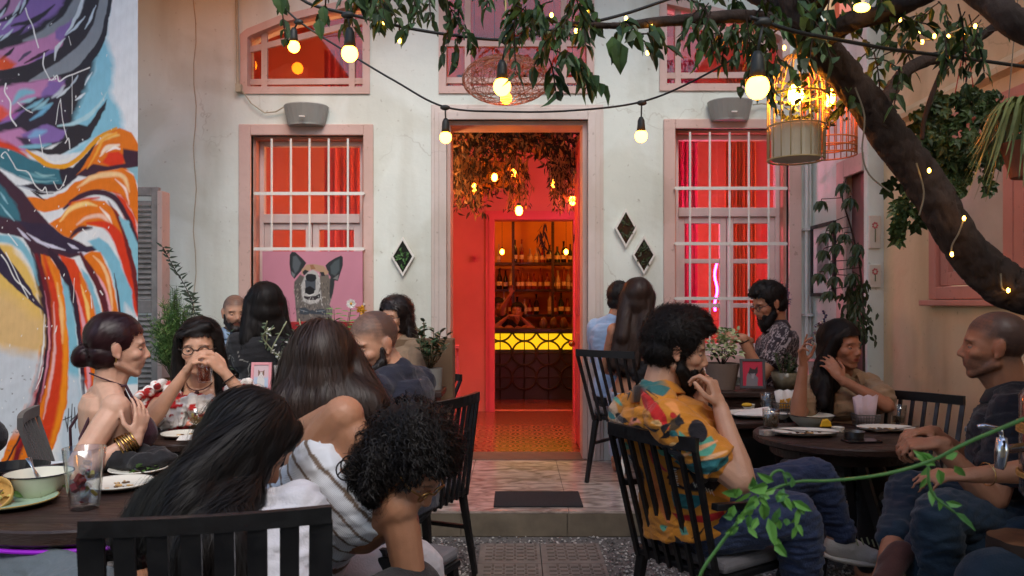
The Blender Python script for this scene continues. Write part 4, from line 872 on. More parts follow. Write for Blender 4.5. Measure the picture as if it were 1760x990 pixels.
    def shirt(s, m, sleeve=.3, infl=.012, z0=-.1, sides=(0, 1), collar=None, neckline=True, **kw):
        b = Blob(); s.torso_blob(b, infl, z0=z0); b.cap(s.neck-s.up*.05, s.neck-s.up*.012, .085*s.k, (.072 if s.sex == 'm' else .060)*s.k)
        for i in sides:
            if sleeve > 0: s.arm_blob(b, i, 0, sleeve, infl+.006, flat=True)
        o = s.cloth(kw.pop('name', 'shirt'), b, m, **kw)
        if collar:
            c = MB(); n = 22; C = s.neck+s.up*.012; vs = []
            for lay, (r, h) in enumerate(((.066, .040), (.074, .035), (.098, -.012), (.094, -.018), (.07, .015))):
                for j in range(n):
                    a = .28+(2*PI-.56)*j/(n-1)+PI/2; front = max(0, math.cos(a-PI/2)); p = C+s.br2*(math.cos(a)*r*1.05)+s.fw2*(math.sin(a)*r*1.0+.012)+s.up*(h-.03*front); vs.append(tuple(p))
            fs = [(i*n+j, i*n+j+1, (i+1)*n+j+1, (i+1)*n+j) for i in range(4) for j in range(n-1)]
            v = np.array(vs); c.add(v, fs); c.build('collar', collar, o, smooth=True, cols=(kw['cols'](v) if kw.get('cols') else None))
        return o
    def trousers(s, m, infl=.012, t1=.96, **kw):
        b = Blob(); s.torso_blob(b, infl*.6, z0=-.1, z1=.22, shoulders=False)
        for i in (0, 1): s.leg_blob(b, i, 0, t1, infl)
        b.cap(s.hip[0], s.hip[1], .1, .1)
        return s.cloth(kw.pop('name', 'trousers'), b, m, **kw)
    def shoes(s, m, sole=None):
        for i in (0, 1):
            h, kn, an, ft = s.legs[i]; ft = ft.normalized(); b = Blob(); sh = (kn-an).normalized(); dn = -sh
            dn = (dn-ft*dn.dot(ft)).normalized()
            b.cap(an-ft*.03+dn*.03, an+ft*.02+dn*.03, .040, .042); b.cap(an+dn*.045-ft*.035, an+ft*.12+dn*.055, .036, .034); b.cap(an+ft*.02+dn*.02, an+ft*.09+dn*.045, .034, .03)
            sd = ft.cross(dn).normalized()
            for q in (-1, 1): b.cap(an+ft*.10+dn*.058+sd*q*.012, an+ft*.135+dn*.062, .026, .024)
            o = s.cloth('shoe', b, m, voxel=.006, fold=.0015)
            if sole:
                c = MB(); c.tube([an-ft*.065+dn*.074, an-ft*.03+dn*.080, an+ft*.06+dn*.082, an+ft*.15+dn*.080], [.026, .036, .042, .03], 12, flat=.35, up=tuple(dn)); c.build('sole', sole, o, smooth=True)
        return s
    # ------------------------------------------------------------ hair
    def hair(s, m, mass, flow, n=1500, steps=12, step=.02, width=.0028, lift=.003, curl=0, pitch=.03, seed=4, voxel=.006, name='hair', sel=None, flip=1.0, jit=.15, fold=.003, massmat=None, ff=60, smooth=3, start=None, groove=None):
        """mass: Blob of the hair volume; flow(p)->direction; strands are ribbons traced along the mass"""
        v, nn, f = mass.remesh(voxel, smooth)
        if groove is not None: v = v+nn*(groove(v))[:, None]
        v = v+nn*(wob(v*np.array([1, 1, .25]), seed, f=ff)*fold)[:, None]
        HRn = np.array(s.HR); Hn = np.array(s.H); hl = s.hairline; isb = name == 'beard'
        def zone(q):
            l = (np.asarray(q)-Hn)@HRn/s.k; x, y, z = l.T
            return (y > .028) & (z < hl-.35*np.maximum(0, np.abs(x)-.038)+.004*np.sin(x*300)) & (np.abs(x) < .072-.15*np.maximum(0, .06-y)) & (z > -.13) & (y < .2)
        if not isb:
            zv = zone(v); f = [q for q in f if not zv[q].all()]
        mb = MB(); mb.add(v, f); tree = BVHTree.FromPolygons([tuple(q) for q in v], [tuple(q) for q in f])
        rg = np.random.default_rng(seed); idx = rg.integers(0, len(v), n*3); cnt = 0
        for i in idx:
            if cnt >= n: break
            p = Vector(v[i])
            if not isb and zone([tuple(p)])[0]: continue
            if sel is not None and not sel(p): continue
            cnt += 1; path = []; nrm = Vector(nn[i]); ph = rg.uniform(0, 6.28); cr = curl*rg.uniform(.6, 1.3); fly = rg.random() < .09; lf = lift*(rg.uniform(1.5, 4.5) if fly else rg.uniform(.1, 1.7)); jv = Vector(rg.normal(size=3))*jit*(2.2 if fly else 1)
            q = p.copy(); L = int(steps*rg.uniform(.6, 1.2)); stp = step
            for j in range(L):
                d = Vector(flow(q)); d = d.normalized()+jv; dt = d-nrm*d.dot(nrm)
                if dt.length < 1e-4: break
                dt.normalize(); q2 = q+dt*stp; hit = tree.find_nearest(q2)
                if hit[0] is None: break
                pos, no = hit[0], hit[1]
                if (pos-q2).length > stp*1.6: pos = q2; no = nrm; 
                off = lf*(1+1.2*j/L)*(.3+.7*min(1, j/3))
                path.append((q+nrm*off, nrm.copy(), dt.copy())); q = pos; nrm = Vector(no)
            if not isb and path:
                zz_ = zone([tuple(q_[0]) for q_ in path]); k_ = int(np.argmax(zz_)) if zz_.any() else len(path); path = path[:k_]
            if len(path) < 3: continue
            vs = []; K = len(path)
            for j, (a, no, dt) in enumerate(path):
                x = dt.cross(no); w_ = width*(1-.75*(j/(K-1))**2)*(.22 if fly else .5)
                if curl: a = a+(x*math.cos(ph+j*stp/pitch*6.28)+no*(math.sin(ph+j*stp/pitch*6.28)+.8))*cr
                vs += [tuple(a-x*w_), tuple(a+x*w_)]
            mb.add(vs, [(2*j, 2*j+1, 2*j+3, 2*j+2) for j in range(K-1)])
        return mb.build(name, m, s.root, smooth=True)
    def cap_mass(s, t=.010, back=True, low=-.03, fr=.085, sides=True):
        """skull-hugging hair volume, leaving the face free"""
        b = Blob(); k = s.k
        b.ell(s.hp(0, -.022, .042), ((.078+t)*k, (.096+t)*k, (.086+t)*k), s.HR, 24, 16)
        b.ell(s.hp(0, -.045, low), ((.070+t)*k, (.068+t*.6)*k, .06*k), s.HR, 20, 14)
        return b
    def short_hair(s, m, t=.012, n=1400, step=.006, steps=7, curl=0, top=0.0, low=-.02, seed=4, flowf=None, width=.003, quiff=0, jit=.35):
        b = s.cap_mass(t, low=low)
        if top: b.ell(s.hp(0, .005, .085+top*.3), (.062*s.k, .085*s.k, (.045+top)*s.k), s.HR, 20, 12)
        if quiff: b.ell(s.hp(.0, .07, .088), (.05*s.k, .03*s.k, quiff*s.k), s.HR)
        for sg in (-1, 1): b.cap(s.hp(sg*.073, .012, .03), s.hp(sg*.074, .014, -.015), .010*s.k, .007*s.k)
        HR = s.HR; H = s.H
        fl = flowf or (lambda p: HR@Vector((0, .35, -.2))+(p-H).normalized()*.5)
        return s.hair(m, b, fl, n=n, steps=steps, step=step, width=width, lift=.004, seed=seed, curl=curl, pitch=.02, jit=jit, voxel=.005)
    def beard(s, m, t=.010, length=0.0, n=900, moustache=True, seed=6):
        b = Blob(); k = s.k
        for sg in (-1, 1):
            b.cap(s.hp(sg*.068, .010, -.012), s.hp(sg*.060, .012, -.06), .006*k+t*.3, .010*k+t*.6); b.cap(s.hp(sg*.058, .016, -.06), s.hp(sg*.026, .060, -.092-length*.5), .015*k+t*.6, .018*k+t)
            b.cap(s.hp(sg*.034, .062, -.058), s.hp(sg*.026, .064, -.085), .012*k+t*.4, .014*k+t*.6)
            if moustache: b.cap(s.hp(sg*.004, .0895, -.0445), s.hp(sg*.028, .076, -.060), .0050*k, .0055*k)
        b.ell(s.hp(0, .062, -.098-length*.6), ((.030+t)*k, (.022+t)*k, (.020+t+length*.7)*k), s.HR)
        HR = s.HR
        return s.hair(m, b, lambda p: HR@Vector((0, .25, -1)), n=n, steps=5, step=.006, width=.0026, lift=.003, seed=seed, jit=.4, voxel=.004, name='beard', fold=.0015)
    def long_mass(s, end, spread=.10, t=.016, depth=.05, end2=None, side=0, part=True):
        """hair falling behind the head to end (world point), spread = half width at the end"""
        b = Blob(); k = s.k
        b.ell(s.hp(0, -.024, .044), ((.080+t)*k, (.098+t)*k, (.088+t)*k), s.HR, 24, 16); b.ell(s.hp(0, -.045, -.03), ((.078+t)*k, (.070+t)*k, .085*k), s.HR, 20, 14)
        a = s.hp(0, -.06, -.05); e = Vector(end); mid = a.lerp(e, .45) if end2 is None else Vector(end2); x = s.HR.col[0].copy(); x.z = 0; x.normalize()
        n = 7
        for i in range(n):
            t_ = (i-(n-1)/2)/((n-1)/2); p0 = a+x*t_*.055*k; p1 = mid+x*t_*(spread*.85); p2 = e+x*t_*spread+Vector((0, 0, .03*abs(t_))); r = depth*(1-.3*abs(t_))
            b.cap(p0, p1, r*.95, r*.8); b.cap(p1, p2, r*.8, r*.32)
        return b
# ================================================================ people
sk_pale = skin_mat('skin_pale', (206, 162, 138)); sk_light = skin_mat('skin_light', (196, 148, 120)); sk_med = skin_mat('skin_medium', (178, 126, 96)); sk_tan = skin_mat('skin_tan', (166, 114, 86)); sk_deep = skin_mat('skin_deep', (132, 84, 62))
def fabric(name, c=(0,0,0), r=.85, **k):
    if not c: c = (0, 0, 0)
    return mat('cloth_'+name, lin(*c), r, var=k.pop('var', .08), vs=k.pop('vs', 9), bump=k.pop('bump', .25), bs=k.pop('bs', 160), sheen=.15, **k)
def px_(v, d): return np.c_[VX+v[:, 0]/d*F, VY-(v[:, 2]-CZ)/d*F]
def glasses(p, rim=(20, 18, 20), metal=0, name='glasses'):
    m = mat('spectacle_frame_%d' % rim[0], lin(*rim), .3, metal, var=0); g = MB(); k = p.k
    for sg in (-1, 1):
        pts = [p.hp(sg*.033+.023*math.cos(a), .092-.004*abs(math.cos(a)), .001+.018*math.sin(a)) for a in np.linspace(0, 2*PI, 17)]; g.tube(pts, .0022*k, 5, caps=False)
        g.tube([p.hp(sg*.056, .090, .006), p.hp(sg*.076, .06, .006), p.hp(sg*.080, -.015, .010)], .0022*k, 5)
    g.tube([p.hp(-.011, .092, .004), p.hp(0, .097, .006), p.hp(.011, .092, .004)], .0022*k, 5)
    return g.build(name, m, p.root, smooth=True)
def hdir(p, a, b): return p.HR@Vector(a), p.HR@Vector(b)

# --- woman with the bun, back to us, left
p = Person('woman with auburn bun and open back dark top, gold bangles, sitting before the mural', P(206, 598, 2.95), 62, -3, body=52, sex='f', skin=sk_pale, torso_tilt=(-.02, .02))
p.arm(1, P(236, 752, 2.80), (-.2, -.5, -.8), hand=(.1, .25, 1), palm=(-.9, .4, .1), curl=.35); p.arm(0, P(255, 775, 3.15), (0, .5, -1))
p.make(.005)
b = Blob(); 
p.torso_blob(b, .010, z0=-.1, z1=.45, shoulders=False)
for sg in (-1, 1): b.ell(p.pel.lerp(p.neck, .62)+p.br2*sg*.07+p.fw2*.085, (.072, .07, .07), Matrix((p.br2, p.fw2, p.up)).transposed())
m_wine = fabric('wine', (66, 34, 46)); o = p.cloth('halter_top', b, m_wine)
st = MB()
for sg in (-1, 1): st.tube([p.pel.lerp(p.neck, .68)+p.br2*sg*.08+p.fw2*.12, p.neck+p.fw2*.055+p.br2*sg*.05+p.up*.01, p.neck-p.fw2*.03+p.br2*sg*.058-p.up*.005, p.pel.lerp(p.neck, .66)-p.fw2*.112+p.br2*sg*.11, p.pel.lerp(p.neck, .42)-p.fw2*.112+p.br2*sg*.11], .006, 6)
st.tube([p.neck+p.up*.03+p.br2*math.cos(a)*.057+p.fw2*(math.sin(a)*.06+.005)+p.up*(-.03*math.sin(a)) for a in np.linspace(0, 2*PI, 16)], .003, 5)
st.build('straps', m_wine, p.root, smooth=True)
p.trousers(fabric('black', (24, 23, 26)), t1=.95)
HR, H = p.HR.copy(), p.H.copy()
b = p.cap_mass(.009, low=-.025); b.ell(p.hp(0, -.115, -.030), .040, p.HR); b.ell(p.hp(0, -.128, -.045), .030, p.HR)
bun = p.hp(0, -.12, -.035)
p.hair(m_haub, b, lambda q: bun-q if (q-bun).length > .05 else (q-bun).cross(HR@Vector((1, 0, 0))), n=1500, steps=14, step=.008, width=.003, lift=.002, jit=.06, seed=2)
bg = MB()
S_, e_, w_ = p.arms[1]; ad = (w_-e_).normalized(); R = basis(ad)
for i in range(6): bg.tube([w_-ad*(.012+.011*i)+(R.col[0]*math.cos(a)+R.col[1]*math.sin(a))*(.034+.001*i)+ad*.004*math.cos(a*1+i) for a in np.linspace(0, 2*PI, 20)], .0035, 6, caps=False)
bg.build('bangles', mat('gold', lin(196, 158, 92), .25, 1, var=.1), p.root, smooth=True)
er = MB(); er.tube([p.hp(.088, -.012, -.034), p.hp(.09, -.012, -.05)], .003, 6); er.build('earring', _M['gold'], p.root)
p_bun = p

# --- woman in the red floral blouse, drinking
p = Person('woman in white off-shoulder blouse with red flowers, drinking from a glass', P(343, 599, 3.45), 168, -4, body=172, sex='f', skin=sk_light)
gl_c = P(352, 627, 3.27)
p.arm(1, gl_c+Vector((-.075, -.02, -.035)), (-.7, -.1, -1), hand=(.55, -.25, .75), palm=(1, .35, 0), curl=.55); p.arm(0, gl_c+Vector((.085, .0, -.035)), (.8, 0, -1), hand=(-.55, -.25, .75), palm=(-1, .35, 0), curl=.55)
p.make(.005)
def floral_red(v):
    a = wob(v, 31, f=42); b_ = wob(v, 37, f=30); c = np.tile(lin(232, 224, 216), (len(v), 1)); c[(a > .12)] = lin(190, 30, 28); c[(a > .6)] = lin(120, 14, 18); c[(b_ > .75) & (a < .28)] = lin(226, 142, 120); return c
b = Blob(); p.torso_blob(b, .022, z0=-.1, z1=.72, shoulders=False)
m_bl = fabric('blouse', (230, 225, 220), attr='paint', var=.05); p.cloth('blouse', b, m_bl, cols=floral_red, fold=.008, voxel=.007)
b = Blob(); C = p.pel.lerp(p.neck, .90)
for j in range(40):
    a = 2*PI*j/40; rr_ = 1+.07*math.sin(a*13); q = C+p.br2*math.cos(a)*.235*rr_+p.fw2*math.sin(a)*.15*rr_-p.up*.02; b.cap(q, q-p.up*.10+(q-C).normalized()*.03, .018, .014)
for sg, i in ((-1, 0), (1, 1)):
    q = p.sh[i].lerp(p.arms[i][1], .16)
    for j in range(12): a = 2*PI*j/12; ax = (p.arms[i][1]-p.sh[i]).normalized(); R = basis(ax); rd = R.col[0]*math.cos(a)+R.col[1]*math.sin(a); b.cap(q+rd*.065, q+rd*(.085+.012*math.sin(a*5))+ax*.07, .018, .012)
p.cloth('ruffle', b, m_bl, cols=floral_red, fold=.012, ff=22, voxel=.007)
p.trousers(fabric('rust', (120, 52, 44)), t1=.9)
HR = p.HR.copy()
b = p.long_mass(p.hp(.03, -.07, -.26), .08, .012, .045); 
for sg in (-1, 1): b.cap(p.hp(sg*.07, .02, .06), p.hp(sg*.085, .0, -.06), .026, .03); b.cap(p.hp(sg*.085, .0, -.06), p.hp(sg*.095, .03, -.22), .03, .02)
b.cap(p.hp(-.04, .05, .10), p.hp(.06, .065, .065), .026, .022)

H2 = p.H.copy()
def part_flow(HR, H, back=0.15):
    Hi = HR.transposed()
    def f(q):
        l = Hi@(q-H); z = max(0, min(1, (l.z-.02)/.10)); return Vector((0, 0, -1))*(1-.75*z)+HR@Vector(((1 if l.x > 0 else -1)*z, -back*z, 0))
    return f
p.hair(m_hblack, b, part_flow(HR, H2), n=2600, steps=18, step=.016, width=.0028, jit=.08, seed=3)
glasses(p, (60, 50, 44))
nk = MB(); nk.tube([p.neck+p.br2*math.cos(a)*.062+p.fw2*(math.sin(a)*.07+.01)+p.up*(.02-.055*max(0, math.sin(a))) for a in np.linspace(0, 2*PI, 20)], .0025, 5, caps=False); nk.ell(p.neck+p.fw2*.085-p.up*.045, .010); nk.build('necklace', mat('cord_brown', lin(70, 30, 24), .6), p.root)
wb = MB(); S_, e_, w_ = p.arms[0]; ad = (w_-e_).normalized(); R = basis(ad); wb.tube([w_-ad*.03+(R.col[0]*math.cos(a)+R.col[1]*math.sin(a))*.031 for a in np.linspace(0, 2*PI, 16)], .003, 5, caps=False); wb.build('bracelet', m_black, p.root)
# the glass she holds
def tumbler(base, r0, r1, h, label, tilt=None, fill=.0, fcol=None, name='drinking_glass', group=None, cat='glass', fruit=None):
    t = thing(name, base, label, cat, group); M = Matrix.Translation(base) @ (tilt.to_4x4() if tilt else Matrix.Identity(4))
    g = MB(); pr = [(r0*.9, 0), (r0, .004), (r1, h), (r1-.002, h+.001), (r1-.004, h), (r0-.004, h*.07), (.0001, h*.06)]; g.lathe([(.0001, 0)]+pr, M, 32, close=True)
    g.build('glass_body', glass_mat('drink_glass', (.96, .97, .96), .7, edge=.95), t, smooth=True)
    if fill:
        f = MB(); rf = r0+(r1-r0)*fill-.006; f.lathe([(.0001, h*.075), (r0-.0055, h*.08), (rf, h*fill), (.0001, h*fill)], M, 24); f.build('drink', liquid_mat('drink_%s' % label[:12], fcol), t, smooth=True)
    if fruit:
        rg = np.random.default_rng(len(label)); f = MB()
        for i in range(fruit):
            a = rg.uniform(0, 6.28); rr_ = rg.uniform(.1, .7)*r0; z = rg.uniform(.12, .85)*h; kk = (0, 1, 2, 2)[int(rg.integers(0, 4))]; f.box(tuple(M@Vector((rr_*math.cos(a), rr_*math.sin(a), z*(.75 if kk < 2 else 1)))), tuple(rg.uniform(.008, .026, 3)), Euler(tuple(rg.uniform(0, 3, 3))).to_matrix(), mi=kk)
        f.build('fruit_pieces', [mat('fruit_red', lin(186, 24, 30), .4), mat('fruit_yellow', lin(214, 200, 96), .4), glass_mat('ice', (.9, .92, .92), .9, .05, .9)], t, bevel=.003)
    return t
tumbler(gl_c-Vector((0, .0, .075)), .028, .036, .11, 'glass of orange drink held up to the mouth of the woman in the floral blouse', fill=.6, fcol=lin(226, 110, 40))

# --- girl with very long black hair in the near chair
p = Person('girl with very long black hair and white top in the nearest chair', P(427, 771, 1.86), 75, -38, 8, body=15, sex='f', skin=sk_med, size=.97, pelvis=(-.50, 1.64, .585), neck_off=(-.01, -.05, -.165))
p.arm(1, P(450, 940, 2.2), (.1, .3, -1)); p.arm(0, P(250, 1010, 2.1), (-.5, .3, -1))
p.make(.006)
b = Blob(); p.torso_blob(b, .012)
for i in (0, 1): p.arm_blob(b, i, 0, .08, .012, flat=True)
p.cloth('white_top', b, fabric('white', (214, 210, 214)), fold=.011, ff=18)
p.trousers(fabric('black', ()))
HR, H3 = p.HR.copy(), p.H.copy()
b = p.cap_mass(.020, low=-.02); a0 = p.hp(0, -.05, .02); a1 = P(395, 800, 1.80); a2 = P(310, 860, 1.70); a3 = P(235, 895, 1.72)
b.cap(p.hp(-.02, -.03, .03), a1, .094, .098)
xv = Vector((.55, 0, .84))
for t_ in (-1, -.5, 0, .5, 1):
    b.cap(a1+xv*t_*.085, a2+xv*t_*.055-Vector((0, .01, 0)), .060, .050); b.cap(a2+xv*t_*.055, a3+xv*t_*.05, .05, .03)
for q0, q1, q2, r in ((P(420, 850, 1.75), P(400, 930, 1.62), P(425, 1030, 1.60), .030), (P(370, 860, 1.72), P(345, 950, 1.60), P(330, 1060, 1.6), .042), (P(330, 870, 1.68), P(300, 960, 1.62), P(310, 1080, 1.62), .045), (P(400, 860, 1.72), P(370, 930, 1.6), P(395, 1050, 1.6), .03)):
    b.cap(q0, q1, r*1.5, r); b.cap(q1, q2, r, r*.5)
for sg in (1,): b.cap(p.hp(sg*.07, .03, .05), p.hp(sg*.085, .02, -.05), .03, .034); b.cap(p.hp(sg*.085, .02, -.05), p.hp(sg*.07, -.05, -.13), .034, .04)
b.cap(p.hp(.01, .055, .10), p.hp(.06, .05, .05), .03, .024)
dA = (a3-p.hp(.02, .0, .1)).normalized()
def fl(q):
    if q.z < 1.35-(870-521)*1.66/F: return Vector((0, 0, -1))
    l = HR.transposed()@(q-H3)
    return dA*1.2+Vector((0, 0, -.35))
p.hair(m_hblack, b, fl, n=6500, steps=20, step=.02, width=.0032, lift=.004, jit=.07, seed=8, voxel=.008, fold=.0025, ff=45)

# --- curly haired girl bending down
p = Person('curly haired girl in white top with brown stripes, bending down sideways between the chairs', P(702, 798, 1.98), 112, -46, 0, body=10, sex='f', skin=sk_med, pelvis=P(488, 925, 2.18), neck_off=(-.085, .03, .02), size=1.06)
p.neck = P(640, 800, 1.99); p.up = (p.neck-p.pel).normalized(); r = Vector((95, 0, -150)).normalized(); r = (r-p.up*r.dot(p.up)).normalized(); p.br2 = r; p.fw2 = p.up.cross(r)
p.sh = [P(590, 716, 2.0), P(684, 868, 1.95)]
p.hip = [p.pel+p.br2*.095*s_-p.up*.02 for s_ in (-1, 1)]
p.arm(0, P(340, 800, 2.10), (0, 1, -.1)); p.arm(1, P(655, 1250, 1.93), (.3, .3, 0), hand=(0, 0, -1), palm=(-1, 0, 0), curl=.6)
p.leg(0, (-.55, 2.55, .55), (-.5, 2.5, .1), lenfix=False); p.leg(1, (-.3, 2.5, .52), (-.3, 2.5, .1), lenfix=False)
p.make(.0055)
def stripes(v):
    q = v-np.array(p.pel); t = q@np.array(p.up); sx = q@np.array(p.br2); t2 = t+1.6*(sx-.02)**2; c = np.tile(lin(228, 230, 236), (len(v), 1)); ph = (t2+.012) % .050
    c[ph < .0095] = lin(118, 98, 82); return c
m_str = fabric('striped_rib', (210, 214, 222), attr='paint', var=.04, bump=.0)
nt = m_str.node_tree; bs_ = nt.nodes['Principled BSDF']; wv = nd(nt, 'ShaderNodeTexWave'); wv.inputs['Scale'].default_value = 130; wv.bands_direction = 'DIAGONAL'; bp = nd(nt, 'ShaderNodeBump'); bp.inputs['Strength'].default_value = .4; bp.inputs['Distance'].default_value = .003
tc = nd(nt, 'ShaderNodeTexCoord'); nt.links.new(tc.outputs['Object'], wv.inputs[0]); nt.links.new(wv.outputs['Fac'], bp.inputs['Height']); nt.links.new(bp.outputs[0], bs_.inputs['Normal'])
b = Blob(); p.torso_blob(b, .018, z0=-.1, z1=.93, shoulders=False); b.cap(p.pel.lerp(p.neck, .7)+p.br2*.10, p.sh[1].lerp(p.neck, .35)-p.up*.04, .08, .045); b.cap(p.pel.lerp(p.neck, .68)-p.br2*.09, p.sh[0]-p.up*.045, .075, .035)
p.cloth('striped_top', b, m_str, cols=stripes, fold=.005, voxel=.0045)
ed = MB(); m_ws = fabric('white_strap', (214, 216, 222))
ed.tube([p.sh[0]-p.up*.075-p.br2*.03-p.fw2*.02, p.sh[0]-p.up*.055+p.br2*.01-p.fw2*.055, p.neck-p.up*.085-p.br2*.05-p.fw2*.098, p.neck-p.up*.06+p.br2*.02-p.fw2*.098], .006, 6); ed.build('strap', m_ws, p.root, smooth=True)
p.trousers(fabric('white_linen', (206, 200, 202)), t1=.9)
HR, H4 = p.HR.copy(), p.H.copy()
b = p.cap_mass(.018, low=-.04); b.ell(p.hp(.0, -.08, -.01), (.082, .06, .085), p.HR); b.ell(p.hp(0, -.04, .08), (.075, .085, .045), p.HR)
for sg in (-1, 1): b.ell(p.hp(sg*.078, -.035, -.02), (.030, .062, .085), p.HR)
for q0, q1, r in ((P(640, 790, 1.9), P(640, 850, 1.88), .028), (P(745, 830, 1.92), P(748, 855, 1.92), .02)): b.cap(q0, q1, r, r*.5)
p.hair(m_hblack, b, lambda q: Vector((0, 0, -1.3))+(q-H4).normalized()*.35, n=1500, steps=26, step=.006, width=.0034, lift=.006, curl=.0065, pitch=.030, jit=.30, seed=12, fold=.006, ff=40)
mbc = MB(); rg = np.random.default_rng(2)      # loose ringlets hanging free
for i in range(0):
    x0, y0 = rg.choice([rg.uniform(606, 700), rg.uniform(735, 765)]), rg.uniform(830, 872) ; d0 = rg.uniform(1.80, 1.92); a = P(x0, y0, d0); L_ = rg.uniform(.06, .14); ph = rg.uniform(0, 6); pts = [a+Vector((.007*math.cos(ph+j*.6), .007*math.sin(ph+j*.6), -L_*j/20)) for j in range(21)]
    mbc.tube(pts, [.0018*(1-j/26) for j in range(21)], 4)
for x0, y0 in ((598, 792), (590, 800), (606, 800)):
    a = P(x0, y0, 1.88); mbc.tube([a+Vector((.018*math.cos(q), .006*q/6, .018*math.sin(q)-.004*q)) for q in np.linspace(0, 9, 24)], .002, 4)
mbc.build('ringlets', m_hblack, p.root, smooth=True)
glasses(p, (170, 130, 80), 1)

# --- woman with long brown hair seen from behind
p = Person('woman with very long brown hair seen from behind, sitting at the left tables', P(556, 632, 2.42), -8, -6, body=-5, sex='f', skin=sk_light, seat_z=.47)
p.make(.007, eyes=False); p.shirt(fabric('charcoal', (50, 46, 48)), sleeve=.3); p.trousers(fabric('black', ()))
HR, H5 = p.HR.copy(), p.H.copy()
b = p.long_mass(P(574, 770, 2.30), .150, .020, .065, end2=P(562, 690, 2.32)); 
for sg in (-1, 1): b.cap(p.hp(sg*.075, -.02, .03), P(570+sg*76, 710, 2.38), .045, .05)
p.hair(m_hbrown, b, lambda q: Vector((.0+(q.x-H5.x)*1.6, -.05, -1)) if q.z < H5.z+.06 else Vector(((q.x-H5.x)*8, -.6, -.5)), n=5600, steps=20, step=.020, width=.0034, lift=.004, jit=.07, seed=15, voxel=.008, fold=.0025, ff=45)

# --- shaven bearded man in the navy T-shirt
p = Person('shaven headed bearded man in navy t-shirt, looking down', P(640, 592, 3.05), -136, -16, body=-70, sex='m', skin=sk_light, neck_off=(.095, .03, -.115), size=1.05)
p.make(.0045, shaved=True, stub=True); p.shirt(fabric('navy', (30, 34, 50)), sleeve=.30, fold=.006, voxel=.006)
p.beard(m_hdark, .008, .012, n=1300); p.trousers(fabric('black', ()))

# --- back left trio
p = Person('balding bearded man in pale blue shirt at the back left', P(404, 538, 5.25), 150, -8, body=150, sex='m', skin=sk_light, seat_z=.62)
p.make(.008, shaved=True, stub=True, floor=FL); p.shirt(fabric('sky', (150, 176, 206)), sleeve=.5, collar=fabric('sky', ())); p.beard(m_hdark, .007, .004, n=500); p.trousers(fabric('black', ()))
p = Person('dark haired woman in black leaf print top, back turned, at the back left', P(455, 528, 4.78), -25, -4, body=-15, sex='f', skin=sk_light, seat_z=.62, size=1.05)
def leafy(v):
    c = np.tile(lin(26, 25, 28), (len(v), 1)); a = np.abs(wob(v, 44, f=26)); c[(a < .05) & (wob(v, 45, f=9) > .1)] = lin(140, 136, 130); return c
p.make(.009, eyes=False, floor=FL); p.shirt(fabric('leaf_print', (26, 25, 28), attr='paint'), sleeve=.45, cols=leafy, voxel=.006, z0=-.1); p.trousers(fabric('black', ()))
HR, H6 = p.HR.copy(), p.H.copy()
b = p.long_mass(P(470, 585, 4.70), .105, .020, .06)
for sg in (-1, 1): b.cap(p.hp(sg*.07, -.03, .03), p.hp(sg*.10, -.05, -.20), .05, .05)
p.hair(m_hblack, b, lambda q: Vector(((q.x-H6.x)*2, -.1, -1)), n=2200, steps=14, step=.018, width=.006, jit=.14, seed=5, voxel=.009)
p = Person('woman with glasses and wavy brown hair beside the potted jade plant', P(679, 545, 4.95), -148, -8, body=-150, sex='f', skin=sk_light, seat_z=.62, lipm=m_lipr)
p.make(.007, floor=FL); p.shirt(fabric('camel', (140, 116, 92)), sleeve=.4); p.trousers(fabric('black', ())); glasses(p)
HR, H7 = p.HR.copy(), p.H.copy(); b = p.long_mass(p.hp(0, -.06, -.17), .08, .011, .045)
for sg in (-1, 1): b.cap(p.hp(sg*.072, -.03, .04), p.hp(sg*.085, -.05, -.14), .020, .032)
p.hair(m_hdark, b, part_flow(HR, H7), n=1200, steps=14, step=.016, width=.006, curl=.006, pitch=.09, jit=.12, seed=16, voxel=.008)

# --- couple by the door on the right
p = Person('man in pale blue shirt mostly hidden behind the long haired woman, near the door', P(1066, 515, 5.55), 25, 0, body=30, sex='m', skin=sk_med, seat_z=.62)
p.neck.x -= .03; p.make(.009, eyes=False, floor=FL); p.shirt(fabric('sky', ()), sleeve=.5); p.trousers(fabric('black', ())); p.short_hair(m_hblack, .010, n=600, steps=4, width=.004)
p = Person('woman with waist length brown hair and black halter top, back turned, by the door', P(1096, 514, 5.18), 8, 2, body=8, sex='f', skin=sk_med, seat_z=.62, size=1.03)
p.make(.008, eyes=False, floor=FL); b = Blob()
for sg in (-1, 1): b.ell(p.pel.lerp(p.neck, .55)+p.br2*sg*.07+p.fw2*.085, .078)
p.torso_blob(b, .010, z0=.32, z1=.50, shoulders=False)
for sg in (-1, 1): b.cap(p.pel.lerp(p.neck, .5)+p.br2*sg*.12-p.fw2*.09, p.pel.lerp(p.neck, .28)-p.br2*sg*.02-p.fw2*.105, .035, .02)
p.cloth('halter_top', b, fabric('black', ())); p.trousers(fabric('pale_denim', (170, 190, 214)), voxel=.008)
HR, H8 = p.HR.copy(), p.H.copy(); b = p.long_mass(P(1072, 640, 5.05), .085, .014, .045, end2=P(1082, 575, 5.08))
for sg in (-1, 1): b.cap(p.hp(sg*.06, -.045, .02), P(1086+sg*16, 580, 5.08), .055, .05)
p.hair(m_hbrown, b, lambda q: Vector((-.12+(q.x-H8.x)*1.2, -.05, -1)), n=3000, steps=22, step=.018, width=.005, jit=.09, seed=9, voxel=.008)

